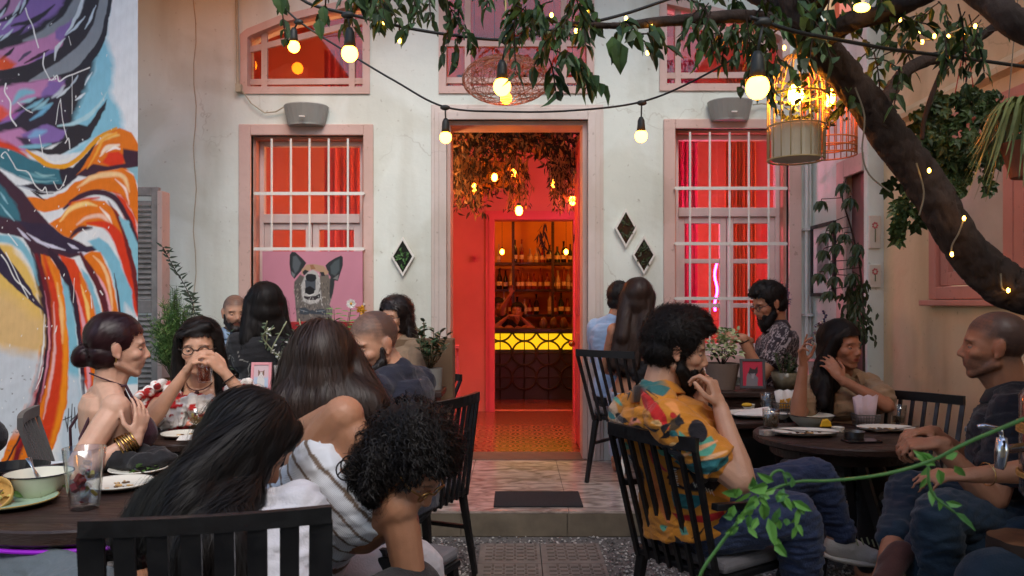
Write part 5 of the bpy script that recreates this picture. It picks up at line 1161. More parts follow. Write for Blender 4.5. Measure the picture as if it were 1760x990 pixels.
# --- bearded man with glasses behind the right console
p = Person('bearded man with glasses and dark patterned shirt before the right barred window', P(1320, 522, 5.1), -100, -20, body=-80, sex='m', skin=sk_med, seat_z=.62, size=1.08, neck_off=(.07, .02, -.155))
p.arm(0, P(1275, 580, 4.85), (.3, -.1, -1), hand=(-1, .1, .12), palm=(0, .6, -.8), curl=.6); p.arm(1, P(1285, 585, 5.15), (.2, .3, -1), hand=(-1, -.2, .1), palm=(0, -.4, -.8), curl=.6)
p.make(.0065, floor=FL)
def branchy(v):
    c = np.tile(lin(48, 38, 44), (len(v), 1)); a = np.abs(wob(v, 51, f=34)); b_ = np.abs(wob(v, 52, f=34)); c[(a < .09) | (b_ < .07)] = lin(168, 156, 156); return c
p.shirt(fabric('branch_print', (48, 38, 44), attr='paint'), sleeve=.36, cols=branchy, voxel=.006, collar=fabric('branch_print', ()), name='patterned_shirt'); p.trousers(fabric('black', ()))
p.beard(m_hblack, .014, .03, n=900); p.short_hair(m_hblack, .012, n=1200, steps=5, quiff=.022, top=.016, width=.004); glasses(p)
wb = MB(); S_, e_, w_ = p.arms[0]; ad = (w_-e_).normalized(); R = basis(ad); wb.tube([w_-ad*.03+(R.col[0]*math.cos(a)+R.col[1]*math.sin(a))*.031 for a in np.linspace(0, 2*PI, 16)], .004, 5, caps=False); wb.build('bracelet', m_black, p.root)

# --- man in the tropical shirt, right foreground
p = Person('bearded man in orange tropical print shirt and jeans, hand at his chin', P(1166, 600, 2.78), 96, -14, body=58, sex='m', skin=sk_light, seat_z=.48, size=1.06, pelvis=P(1188, 890, 2.76), neck_off=(-.085, .0, -.165))
p.arm(1, P(1238, 700, 2.62), (.2, -.5, -.9), hand=(-.25, .25, .95), palm=(-.8, .5, -.1), curl=.85, thumb=.3, shoulder=P(1150, 725, 2.60)); p.arm(0, P(1205, 690, 2.85), (.5, .3, -1), hand=(.1, -.1, 1), palm=(-.7, -.5, 0), curl=.7)
p.leg(1, P(1425, 835, 2.75), P(1390, 1010, 2.8), lenfix=False); p.leg(0, P(1400, 815, 3.05), P(1450, 925, 3.02), foot=(.95, -.1, -.12), lenfix=False)
p.leg(1, P(1370, 880, 2.62), P(1385, 1090, 2.75), foot=(.9, .3, 0), lenfix=False)
p.make(.0045)
TS = []; a_ = lambda *q: TS.append(q)
o_ = (204, 130, 36)
a_('line', [(1060, 640), (1070, 720), (1080, 800)], [16, 16, 16], (190, 160, 130), 3, .5)
a_('poly', [(1088, 636), (1106, 640), (1104, 660), (1092, 684), (1078, 700), (1074, 680)], (48, 108, 106), 1.5, .5)
a_('poly', [(1108, 660), (1140, 655), (1160, 672), (1140, 682), (1116, 676)], (48, 108, 106), 1.5, .5)
for k in range(11): t = -1.2+k*.22; a_('line', [(1104, 664), (1104+math.sin(t)*18, 664+math.cos(t)*20), (1104+math.sin(t)*34, 664+math.cos(t)*40)], [1, 3, .6], (30, 26, 26), .8, .4)
a_('poly', [(1108, 674), (1122, 684), (1136, 708), (1140, 730), (1128, 728), (1114, 712)], (196, 30, 26), 1.2, .3)
a_('line', [(1138, 690), (1150, 694), (1158, 710)], [2, 14, 4], (232, 150, 80), 3, .5); a_('line', [(1136, 738), (1150, 720), (1158, 706)], [2, 16, 3], (70, 52, 30), 2, .5)
a_('line', [(1088, 742), (1096, 728), (1104, 730)], [2, 9, 3], (226, 140, 110), 2, .5); a_('line', [(1090, 748), (1100, 740), (1110, 742)], [2, 8, 3], (26, 22, 24), 1.5, .5); a_('line', [(1094, 730), (1100, 724)], [2, 5, 2], (26, 22, 24), 1.5, .5)
a_('poly', [(1154, 730), (1176, 748), (1206, 738), (1214, 752), (1200, 768), (1170, 770), (1156, 752)], (90, 166, 140), 1.5, .5)
a_('line', [(1160, 772), (1186, 756), (1216, 746)], [3, 8, 2], (236, 170, 120), 2, .5); a_('line', [(1170, 790), (1200, 770), (1228, 760)], [3, 7, 2], (236, 180, 130), 2, .5)
a_('poly', [(1185+16*math.cos(t), 731+17*math.sin(t)) for t in np.linspace(0, 6.28, 16)[:-1]], (24, 20, 26), 1.2, .3)
a_('poly', [(1148+(20*math.cos(t)*.8-10*math.sin(t)*.5), 772+(20*math.cos(t)*.55+12*math.sin(t)*.8)) for t in np.linspace(0, 6.28, 16)[:-1]], (24, 20, 26), 1.2, .3)
a_('poly', [(1158, 792), (1180, 780), (1214, 770), (1232, 766), (1232, 778), (1212, 794), (1186, 802), (1168, 800)], (40, 106, 108), 1.2, .4)
a_('poly', [(1150, 800), (1180, 806), (1216, 806), (1240, 830), (1226, 842), (1180, 842), (1152, 836)], (28, 22, 24), 2, .8)
a_('poly', [(1156, 812), (1168, 806), (1184, 812), (1190, 826), (1176, 836), (1160, 830)], (176, 112, 44), 1.5, .5)
for k in range(8): a_('line', [(1154+k*.7, 806+k*4), (1162+k*.7, 807+k*4)], [1, 2, 1], (224, 214, 196), .7, 0)
for k in range(7): a_('line', [(1190+k*5, 828+k*2), (1194+k*5, 836+k*2)], [1, 2, 1], (224, 214, 196), .7, 0)
a_('poly', [(1156, 848), (1206, 848), (1200, 862), (1184, 874), (1160, 872)], (40, 106, 108), 1.2, .4)
a_('poly', [(1156, 884), (1200, 880), (1240, 872), (1240, 882), (1206, 892), (1164, 892)], (170, 26, 26), 1.2, .4)
a_('poly', [(1166, 904), (1176, 902), (1180, 914), (1170, 918)], (90, 150, 130), 1.2, .4)
a_('line', [(1184, 920), (1196, 910), (1206, 898)], [1, 4, 1], (30, 24, 22), 1, .3)
a_('line', [(1060, 700), (1072, 690), (1082, 704)], [3, 8, 3], (176, 60, 70), 2, .5); a_('line', [(1076, 700), (1084, 712)], [4, 8, 4], (90, 166, 140), 2, .5)
a_('line', [(1096, 800), (1110, 830), (1116, 870)], [4, 16, 4], (30, 26, 26), 2, 1); a_('line', [(1080, 790), (1090, 820)], [4, 10, 4], (190, 160, 130), 2, 1); a_('line', [(1120, 800), (1134, 850), (1150, 900)], [3, 14, 6], (214, 120, 60), 2, 1)
a_('line', [(1120, 780), (1132, 800), (1148, 812)], [3, 10, 3], (190, 60, 60), 2, 1)
rs_ = np.random.default_rng(41)
for k in range(26):
    x, y, a1_, l_ = rs_.uniform(1050, 1165), rs_.uniform(700, 925), rs_.uniform(0, 6.28), rs_.uniform(10, 22); c_ = [(40, 106, 108), (28, 22, 24), (180, 34, 28), (228, 176, 110), (90, 160, 130), (28, 22, 24)][int(rs_.integers(0, 6))]
    TS.append(('line', [(x, y), (x+l_*.5*math.cos(a1_), y+l_*.5*math.sin(a1_)), (x+l_*math.cos(a1_+.5), y+l_*math.sin(a1_+.5))], [1, rs_.uniform(6, 12), 1], c_, 1, .3))
def tropical(v):
    q = px_(v, 2.62); W = np.c_[q, 0*q[:, :1]]; c = paint(q, np.array(lin(*o_))*(1+.08*wob(W, 4, f=.08))[:, None], TS, 13); back = v[:, 1] > p_.y; return np.clip(c, .004, 1)
p_ = p.neck.copy(); p_.y += 9
p.shirt(fabric('tropical', o_, attr='paint', var=.05), sleeve=.36, infl=.016, cols=tropical, voxel=.0034, fold=.007, collar=fabric('tropical', ()), name='tropical_shirt')
m_den = fabric('denim', (44, 56, 86), var=.22, vs=5, bump=.4); p.trousers(m_den, voxel=.006, fold=.010, ff=19, infl=.012); p.shoes(fabric('trainer', (190, 184, 176)), fabric('sole', (206, 200, 190)))
lc = MB(); h_, kn, an, ft = p.legs[0]
for j in range(5): q = an+ft.normalized()*(.03+.02*j)+Vector((0, -.038, .0+.006*(2-abs(j-2)))); lc.tube([q+Vector((0, .0, .014)), q+Vector((.008, -.004, -.012))], .003, 5)
lc.build('laces', fabric('lace', (150, 156, 120)), p.root)
b2 = p.beard(m_hblack, .010, .014, n=1500)
p.short_hair(m_hblack, .016, n=3000, steps=8, step=.008, quiff=.016, top=.016, width=.0030, low=-.018, curl=.002, jit=.6)
p_trop = p

# --- woman in the khaki shirt
p = Person('dark haired woman in khaki shirt, one hand on her neck, the other raised', P(1448, 596, 3.98), 150, -2, body=168, sex='f', skin=sk_tan, seat_z=.5, size=1.0, neck_off=(.02, .04, -.16), lipm=m_lipr)
p.arm(1, P(1381, 627, 3.78), (-.3, -.2, -1), hand=(-.15, -.1, 1), palm=(.5, -.6, .3), curl=[.15, .45, .7, .8], thumb=.5); p.arm(0, P(1446, 652, 3.82), (1, -.5, -.7), hand=(-.45, .3, .8), palm=(-.2, .9, .1), curl=.4)
p.make(.005); m_kh = fabric('khaki', (152, 126, 96), bump=.3); p.shirt(m_kh, sleeve=.34, infl=.02, fold=.012, collar=m_kh, name='khaki_shirt'); p.trousers(fabric('black', ()))
HR, H9 = p.HR.copy(), p.H.copy(); b = p.long_mass(P(1420, 715, 3.86), .075, .014, .05, end2=P(1418, 650, 3.90))
b.cap(p.hp(.075, .02, .05), p.hp(.085, -.02, -.05), .024, .03); b.cap(p.hp(.085, -.02, -.05), P(1415, 690, 3.80), .03, .035); b.cap(p.hp(-.07, .0, .05), p.hp(-.075, -.03, -.06), .024, .03)
p.hair(m_hblack, b, part_flow(HR, H9, .6), n=2800, steps=18, step=.018, width=.0032, jit=.07, seed=19, voxel=.006)
er = MB(); er.tube([p.hp(.086, .0, -.038), p.hp(.087, .0, -.058)], .003, 6); er.build('earring', _M['gold'], p.root)

# --- man in the dark polo on the right
p = Person('man with cropped hair in dark polo and teal trousers, legs crossed', P(1706, 596, 2.72), -64, 0, body=-58, sex='m', skin=sk_tan, seat_z=.50, size=1.02, neck_off=(.065, -.02, -.165))
p.arm(0, P(1612, 762, 2.50), (.5, -.1, -1), hand=(-1, .15, -.05), palm=(0, .3, -1), curl=.9); p.arm(1, P(1600, 742, 2.95), (.5, .3, -1), hand=(-1, -.2, 0), curl=.5)
p.leg(0, P(1605, 880, 2.42), P(1625, 1060, 2.42), lenfix=False); p.leg(1, P(1565, 838, 2.80), P(1527, 962, 2.52), foot=(-.7, -.35, -.6), lenfix=False)
p.make(.005, shaved=2, stub=True)
m_nv = fabric('ink', (26, 28, 36)); p.shirt(m_nv, sleeve=.33, infl=.016, collar=m_nv, name='polo_shirt', fold=.011, ff=18); m_te = fabric('teal_trousers', (22, 42, 58)); p.trousers(m_te, t1=.86, fold=.011, ff=18, voxel=.007); p.shoes(fabric('brown_shoe', (70, 38, 32)))
dt = MB(); q = p.pel.lerp(p.neck, .72)+p.fw2*.145-p.br2*.085; dt.box(tuple(q), (.05, .006, .012), Matrix((p.br2, p.fw2, p.up)).transposed()); dt.build('pocket_badge', fabric('grey_badge', (120, 118, 120)), p.root)

# --- person at the right edge in denim, and at the left edge
p = Person('person in blue denim shirt cut off by the right edge of the picture', P(1850, 610, 2.35), -95, -8, body=-90, sex='f', skin=sk_tan, seat_z=.5)
p.arm(0, P(1665, 818, 2.10), (.6, 0, -1), hand=(-1, .1, 0), palm=(0, .2, -1), curl=.35); p.arm(1, P(1900, 900, 2.3), (.5, 0, -1)); p.make(.007); p.shirt(fabric('denim_shirt', (38, 62, 98)), sleeve=.32, infl=.018); p.trousers(m_te); HR, Ha = p.HR.copy(), p.H.copy()
b = p.cap_mass(.03, low=-.05); p.hair(m_hblack, b, lambda q: Vector((0, 0, -1))+(q-Ha).normalized()*.4, n=900, steps=18, step=.008, curl=.008, jit=.3, width=.004)
wb = MB(); S_, e_, w_ = p.arms[0]; ad = (w_-e_).normalized(); R = basis(ad); wb.tube([w_-ad*.05+(R.col[0]*math.cos(a)+R.col[1]*math.sin(a))*.031 for a in np.linspace(0, 2*PI, 16)], .0015, 5, caps=False); wb.build('bracelet', _M['gold'], p.root)
p = Person('person with dark hair and grey trousers at the left edge of the near table', P(-62, 590, 2.55), 80, -5, body=70, sex='f', skin=sk_pale, seat_z=.47, size=.95)
p.arm(1, P(-40, 860, 2.3), (-.3, -.3, -1)); p.arm(0, P(-40, 860, 2.5), (-.3, -.3, -1))
p.leg(1, P(150, 1010, 1.95), P(150, 1250, 1.95), lenfix=False); p.leg(0, P(110, 985, 2.25), P(110, 1230, 2.3), lenfix=False)
p.make(.007); p.shirt(fabric('ink', ()), sleeve=.5); p.trousers(fabric('grey_slacks', (92, 100, 104)), fold=.012, infl=.018); HR, Hb = p.HR.copy(), p.H.copy()
b = p.long_mass(p.hp(0, -.07, -.25), .08, .014, .05); p.hair(m_hblack, b, lambda q: Vector((0, 0, -1)), n=900, steps=14, step=.018, width=.004)

# --- staff behind the bar
p = Person('bartender in black with dark hair, behind the glowing yellow bar', P(889, 536, 10.5), 190, 8, body=180, sex='f', skin=sk_med, seat_z=.9, size=1.0)
p.arm(1, P(878, 505, 10.3), (-1, 0, -.3), hand=(0, 0, 1), curl=.6)
p.make(.011, legs=True, floor=FL, eyes=False); p.shirt(fabric('black', ()), sleeve=.35, voxel=.01); Hc = p.H.copy(); b = p.long_mass(p.hp(0, -.05, -.2), .08, .012, .05); p.hair(m_hblack, b, lambda q: Vector((0, 0, -1)), n=300, steps=10, width=.01, voxel=.012)
p = Person('person in dark clothes standing behind the bar on the left, seen in silhouette', P(857, 528, 10.6), 150, 0, body=150, sex='m', skin=sk_tan, seat_z=.9)
p.make(.011, eyes=False, floor=FL); p.shirt(fabric('black', ()), sleeve=.5, voxel=.01); p.short_hair(m_hblack, .016, n=200, steps=3, width=.008)
# ================================================================ chairs
m_cush = mat('seat_cushion', lin(112, 108, 110), .9, var=.1, vs=20, bump=.2, bs=120)
def chair(loc, heading, label, z=0., slats=8, sw=.016, w=.43, top=.90, tk=.045, arms=False, name='spindle_chair', cushion=True, mm_=None, lean=.13):
    t = thing(name, (loc[0], loc[1], z), label, 'chair', 'black slatted chairs at the tables', math.radians(-heading)); mm_ = mm_ or m_black
    s = MB(); s.bx(-.21, .21, -.21, .21, .425, .45); s.build('seat', mm_, t, local=True, bevel=.006)
    if cushion: s = MB(); s.box((0, .01, .472), (.41, .40, .045)); s.build('cushion', m_cush, t, local=True, bevel=.018)
    yb, yt = -.205, -.205-lean
    r = MB(); n = 8; hw = w/2
    pts = [Vector((-hw+w*i/n, yt-.02*math.cos(PI*(i/n-.5)), top-tk/2)) for i in range(n+1)]
    for i in range(n): r.bar(pts[i], pts[i+1]+(pts[i+1]-pts[i])*.02, .020, tk, up=(0, 0, 1))
    r.build('top_rail', mm_, t, local=True)
    for i in range(slats):
        u_ = -1+2*i/(slats-1); xt = u_*(hw-sw/2); xb_ = u_*(.19)
        q = MB(); ww = sw*(1.25 if i in (0, slats-1) else 1); q.bar((xb_, yb, .42), (xt, yt-.02*math.cos(PI/2*u_), top-tk+.002), ww, .014, up=(0, 1, 0)); q.build('back_slat', mm_, t, local=True)
    for sx in (-1, 1):
        for sy in (-1, 1):
            q = MB(); q.bar((sx*.185, sy*.185, .43), (sx*.225, sy*.24, 0), .034, .034, w2=.024, t2=.024); q.build('leg', mm_, t, local=True, bevel=.003)
    for sx in (-1, 1): q = MB(); q.bar((sx*.2, -.205, .26), (sx*.2, .205, .26), .018, .018); q.build('stretcher', mm_, t, local=True)
    if arms:
        for sx in (-1, 1): q = MB(); q.bar((sx*.225, .22, .30), (sx*.235, .12, .66), .026, .026); q.bar((sx*.235, .14, .66), (sx*.215, -.25, .69), .03, .022); q.build('armrest', mm_, t, local=True, bevel=.003)
    return t
chair((-.612, 1.655), -13, 'black chair nearest the viewer, its broad slatted back towards us', slats=8, sw=.034, w=.425, top=.972, tk=.030, lean=.06)
chair((-.50, 3.66), -68, 'black chair with grey cushion standing just left of the doorway', top=.92, lean=.05)
chair((-.47, 2.62), 25, 'black chair under the curly haired girl bending down', top=.62, lean=.05)
chair((.80, 5.22), 38, 'black spindle chair on the tiled step right of the doorway', z=FL, lean=.17)
chair((.73, 2.82), 56, 'black spindle armchair carrying the man in the tropical shirt', arms=True, w=.42, top=.92, lean=.12)
chair((1.78, 3.68), -132, 'empty black chair against the beige side wall behind the round table')
chair((1.80, 2.60), -76, 'black chair under the man in the dark polo', top=.82)
chair((-1.72, 3.36), 66, 'greyish chair back standing right against the mural', mm_=mat('grey_metal', lin(92, 88, 86), .5))
chair((-1.52, 2.98), 50, 'black chair carrying the woman with the bun', top=.72)
chair((-1.41, 3.62), 176, 'black chair carrying the woman in the floral blouse', top=.80)
chair((-.60, 2.5), -10, 'black chair hidden under the woman with very long brown hair', top=.6, lean=.03)
chair((1.69, 4.12), 168, 'black chair carrying the woman in the khaki shirt', top=.8)
chair((1.62, 5.10), -85, 'black chair carrying the bearded man with glasses', z=FL, top=.75)
for x, y, h, l in ((-1.9, 5.3, 150, 'black chair under the man in pale blue at the back left'), (-1.53, 4.95, -12, 'black chair under the woman in the leaf print top'), (-.75, 5.1, -138, 'black chair under the woman with glasses by the door')): chair((x, y), h, l, z=FL, top=.72)
q = MB(); q.bar((.715, 5.0, FL+.43), (.68, 4.98, FL), .03, .03, w2=.022, t2=.022)
tag(q.build('white_chair_leg', m_ironw), 'slim white chair leg beside the black chair on the step', 'chair leg')

# ================================================================ tables and consoles
def round_table(c, r, z, label, th=.035):
    t = thing('round_table', (c[0], c[1], 0), label, 'table'); M = Matrix.Translation((c[0], c[1], 0))
    b = MB(); b.lathe([(r-.012, z-th), (r, z-th+.008), (r, z-.006), (r-.006, z)], M, 56); b.build('tabletop', m_dark, t, smooth=False)
    b = MB(); b.lathe([(r*.8, z-th-.05), (r*.8, z-th-.001)], M, 40); b.build('apron', m_dark, t)
    for k in range(4): a = PI/4+k*PI/2; b = MB(); b.bar((c[0]+math.cos(a)*r*.25, c[1]+math.sin(a)*r*.25, z-th-.05), (c[0]+math.cos(a)*r*.78, c[1]+math.sin(a)*r*.78, 0), .036, .036); b.build('leg', m_black, t, bevel=.003)
    return t
TA = (-1.27, 2.47); ta = round_table(TA, .44, .75, 'dark wooden table in the left foreground, laid with bowl, plates and a big glass', .045)
round_table((-1.36, 3.22), .22, .80, 'small dark round table before the woman in the floral blouse')
TC = (1.46, 3.5); round_table(TC, .37, .755, 'dark round table on the right crowded with plates')
TD = (1.10, 4.12); round_table(TD, .31, .76, 'dark round table behind the man in the tropical shirt')
def console(x0, x1, label):
    t = thing('console_table', ((x0+x1)/2, 4.66, FL), label, 'console'); b = MB(); b.bx(x0, x1, 4.5, 4.82, .80, .832); b.build('tabletop', m_dark, t, bevel=.004)
    b = MB(); b.bx(x0+.03, x1-.03, 4.53, 4.79, .68, .80); b.build('drawer_box', m_dark, t)
    for x in (x0+.05, x1-.05):
        for y in (4.54, 4.78): b = MB(); b.bx(x-.022, x+.022, y-.022, y+.022, FL, .68); b.build('leg', m_black, t)
    b = MB(); b.bx(x0+.05, x1-.05, 4.6, 4.61, FL+.08, .68); b.build('back_panel', m_black, t)
console(-2.32, -.43, 'long dark console with plants and a cat picture, left of the steps'); console(.93, 1.86, 'dark console with potted plants and cat pictures, right of the steps')
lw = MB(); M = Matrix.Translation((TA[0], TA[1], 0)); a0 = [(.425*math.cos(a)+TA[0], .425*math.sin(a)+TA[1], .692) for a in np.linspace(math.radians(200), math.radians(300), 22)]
lw.tube(a0, .006, 6); tag(lw.build('reflection_strip', mat('reflection_violet', lin(150, 20, 190), .5, var=0, emit=lin(150, 20, 200), es=.12)), 'glowing strip added under the left table rim for its violet reflection', 'light strip')  # glowing tube standing in for a violet reflection on the rim

# ================================================================ tableware
m_china = mat('white_china', lin(226, 222, 208), .22, var=.04, vs=10); m_enamel = mat('cream_enamel', lin(214, 210, 190), .22, var=.04); m_mint = mat('mint_china', lin(170, 196, 172), .25, var=.06)
m_steel = mat('steel', lin(150, 148, 146), .28, 1, var=.1); m_navyrim = mat('dark_rim', lin(30, 26, 34), .4); m_iron = mat('cast_iron', lin(22, 22, 24), .5); m_paper = mat('paper_napkin', lin(224, 220, 212), .9, var=.04, bump=.3, bs=60)
m_salad = mat('salad_green', lin(66, 96, 40), .6, var=.35, vs=60); m_lemon = mat('lemon', lin(226, 176, 40), .5, var=.1); m_food = mat('food_scraps', lin(92, 62, 34), .7, var=.4, vs=80)
def on(px, py, z): d = (CZ-z)*F/(py-VY); return Vector(((px-VX)/F*d, d, z))
def plate(c, r, label, m=m_china, scraps=0, green=0, squash=1.0, rim=None):
    t = thing('plate', c, label, 'plate'); M = Matrix.Translation(c) @ Matrix.Diagonal((1, squash, 1, 1))
    b = MB(); b.lathe([(.0001, .002), (r*.55, .002), (r*.6, .001), (r*.95, .014), (r, .018), (r*.985, .0215), (r*.93, .0185), (r*.62, .007), (.0001, .006)], M, 44, close=True); b.build('dish', m, t, smooth=True)
    if rim: b = MB(); b.tube([(c[0]+math.cos(a)*r*.995, c[1]+math.sin(a)*r*.995*squash, c[2]+.0195) for a in np.linspace(0, 2*PI, 45)], .0018, 5, caps=False); b.build('rim', rim, t)
    rg = np.random.default_rng(int(abs(c[0])*1000)+7)
    if scraps:
        b = MB()
        for i in range(scraps): a, q = rg.uniform(0, 6.28), rg.uniform(0, .6)*r; s_ = rg.uniform(.002, .008); b.ell((c[0]+math.cos(a)*q, c[1]+math.sin(a)*q*squash, c[2]+.008+s_*.4), (s_*1.6, s_, s_*.6), None, 7, 4, int(rg.integers(0, 2)))
        b.build('leftovers', [m_food, mat('crumbs', lin(190, 150, 96), .8)], t, smooth=True)
    if green:
        b = MB()
        for i in range(green): a, q = rg.uniform(0, 6.28), rg.uniform(0, .45)*r; b.leaf((c[0]+.2*r+math.cos(a)*q, c[1]+math.sin(a)*q, c[2]+.01+rg.uniform(0, .02)), rg.normal(size=3)*np.array([1, 1, .5]), (rg.normal()*.4, rg.normal()*.4, 1), .035, .018)
        b.build('salad', m_salad, t)
    return t
def bowl(c, r, h, label, m=m_enamel, food=True, rim=m_navyrim, spoon=None):
    t = thing('bowl', c, label, 'bowl'); M = Matrix.Translation(c)
    b = MB(); b.lathe([(.0001, .001), (r*.5, .001), (r*.55, .006), (r*.82, h*.5), (r*.97, h*.93), (r, h), (r*.965, h*.985), (r*.8, h*.5), (r*.5, .012), (.0001, .01)], M, 44, close=True); b.build('body', m, t, smooth=True)
    b = MB(); b.tube([(c[0]+math.cos(a)*r, c[1]+math.sin(a)*r, c[2]+h) for a in np.linspace(0, 2*PI, 45)], .0022, 5, caps=False); b.build('rim', rim, t)
    if food:
        b = MB(); rg = np.random.default_rng(3)
        b.lathe([(.0001, h*.42), (r*.74, h*.40)], M, 30); b.mi = [1]*len(b.f)
        for i in range(26): a, q = rg.uniform(0, 6.28), rg.uniform(.2, .78)*r; b.leaf((c[0]+math.cos(a)*q, c[1]+math.sin(a)*q, c[2]+h*.45), rg.normal(size=3)*np.array([1, 1, .4]), (0, 0, 1), .018, .010, mi=0)
        b.build('food', [m_salad, mat('yogurt', lin(214, 212, 204), .4)], t)
    if spoon: b = MB(); b.tube([c+Vector((.01, 0, h*.5)), c+Vector(spoon)*.6+Vector((0, 0, h*.6)), c+Vector(spoon)+Vector((0, 0, h*.6))], [.012, .004, .011], 8, flat=.35); tag(b.build('spoon', mat('spoon_steel', lin(190, 196, 198), .25, .9, var=0), smooth=True), 'spoon leaning in the '+label[:60], 'spoon')
    return t
c = on(67, 853, .75); bowl(c, .096, .075, 'deep cream enamel bowl with dark rim on the left table', spoon=(-.045, .02, .07))
plate(on(18, 868, .75), .125, 'mint green plate with a half eaten taco at the left edge', m_mint, rim=mat('gold_rim', lin(170, 140, 70), .4))
c = on(6, 868, .75); tf = thing('taco', c+Vector((0, 0, .022)), 'half eaten taco heaped on the mint green plate', 'food'); b = MB(); rg = np.random.default_rng(8)
for i in range(30): b.leaf(c+Vector((rg.uniform(-.05, .03), rg.uniform(-.03, .03), .02+rg.uniform(0, .035))), rg.normal(size=3), rg.normal(size=3), .035, .018, mi=int(rg.integers(0, 3)))
b.build('filling', [m_salad, m_food, mat('cabbage', lin(206, 190, 110), .6)], tf)
b = MB(); b.lathe([(.035, .0), (.05, .02), (.052, .045), (.049, .045), (.045, .02)], Matrix.Translation(c+Vector((-.02, 0, .02))) @ Euler((1.0, 0, .3)).to_matrix().to_4x4(), 20); b.build('tortilla', mat('tortilla', lin(206, 160, 90), .7, var=.2, vs=40), tf, smooth=True)
plate(on(238, 813, .75), .098, 'white plate with salad leaves and a fork on the left table', green=40, scraps=8); plate(on(205, 838, .75), .105, 'nearer white plate with few scraps, beside the big glass', scraps=14)
c = on(22, 818, .75); b = MB(); b.lathe([(.0001, .0), (.10, .0), (.115, .035), (.112, .035), (.098, .005), (.0001, .005)], Matrix.Translation(c), 32, close=True); b.bar(c+Vector((.1, 0, .03)), c+Vector((.18, .05, .035)), .02, .008); tag(b.build('frying_pan', m_iron, smooth=False), 'black skillet behind the cream bowl on the left table', 'pan')
c = on(100, 797, .755); b = MB(); b.box(tuple(c), (.09, .06, .003), Euler((.08, .05, .4)).to_matrix()); tag(b.build('paper_slip', mat('printed_paper', lin(206, 214, 222), .8, var=.15, vs=60, stretch=(1, 8, 1))), 'folded printed paper slip behind the cream bowl', 'paper')
tumbler(on(145, 874, .75), .040, .058, .178, 'tall clear tumbler with ice and fruit on the left table', fruit=26)
# fork on salad plate
def fork(a, b_, label, knife=False):
    a = Vector(a); b_ = Vector(b_); d = (b_-a).normalized(); x = d.cross(Vector((0, 0, 1))).normalized(); m = MB(); m.bar(a, a.lerp(b_, .72), .006, .003, w2=.004)
    if knife: m.bar(a.lerp(b_, .72), b_, .014, .002, w2=.008)
    else:
        m.bar(a.lerp(b_, .70), a.lerp(b_, .84), .010, .002, w2=.018)
        for k in (-1.5, -.5, .5, 1.5): m.bar(a.lerp(b_, .83)+x*k*.0052, b_+x*k*.0048+Vector((0, 0, .003)), .0028, .002)
    return tag(m.build('knife' if knife else 'fork', m_steel), label, 'cutlery', 'cutlery')
fork(on(232, 806, .79), on(250, 814, .765), 'fork standing in the salad on the left table')
zt = .755
plate(on(1383, 748, zt), .155, 'large oval white plate holding a lemon wedge, front of the round table', squash=.62, scraps=12, rim=m_navyrim); plate(on(1522, 741, zt), .135, 'oval white plate with leftovers on the right of the round table', squash=.6, scraps=18, rim=m_navyrim)
bowl(on(1394, 733, zt), .108, .058, 'cream bowl in the middle of the round table')
b = MB(); c = on(1420, 742, zt)+Vector((0, 0, .035)); b.prism([c+Vector((-.028, 0, -.014)), c+Vector((.028, 0, -.014)), c+Vector((.024, 0, .006)), c+Vector((.008, 0, .024)), c+Vector((-.016, 0, .018))], (.004, .022, 0)); tag(b.build('lemon_wedge', m_lemon, bevel=.004), 'lemon wedge on the large oval plate', 'lemon')
fork(on(1312, 733, zt+.03), on(1385, 744, zt+.03), 'fork with its tines on the large oval plate'); fork(on(1452, 744, zt+.03), on(1330, 737, zt+.035), 'knife across the large oval plate', True); fork(on(1578, 732, zt+.05), on(1505, 743, zt+.03), 'fork on the oval plate at the right of the round table')
def ramekin(c, r, h, label, m): b = MB(); b.lathe([(.0001, 0), (r*.85, 0), (r, h), (r*.92, h), (r*.78, .004), (.0001, .004)], Matrix.Translation(c), 28, close=True); return tag(b.build('ramekin', m, smooth=False), label, 'ramekin')
ramekin(on(1468, 755, zt), .044, .036, 'brushed steel ramekin near the front edge of the round table', m_steel); ramekin(on(1440, 742, zt), .03, .022, 'small white ramekin between the two oval plates', m_china); ramekin(on(1287, 702, .76), .034, .024, 'white ramekin with lemon on the rear round table', m_china)
b = MB(); b.ell(on(1284, 696, .79), (.03, .02, .012)); tag(b.build('lemon_slice', m_lemon), 'lemon piece on the white ramekin of the rear table', 'lemon')
tumbler(on(1325, 738, zt), .034, .040, .095, 'water glass at the left edge of the round table', fill=.7, fcol=lin(180, 160, 130)); tumbler(on(1318, 704, .76), .032, .040, .09, 'empty glass on the rear round table')
tumbler(on(1545, 728, zt), .030, .036, .09, 'water glass behind the right oval plate on the round table', fill=.4, fcol=lin(200, 200, 200)); bowl(on(1345, 722, zt)+Vector((-.0, .03, 0)), .05, .03, 'small cream sauce bowl beside the water glass on the round table', food=False)
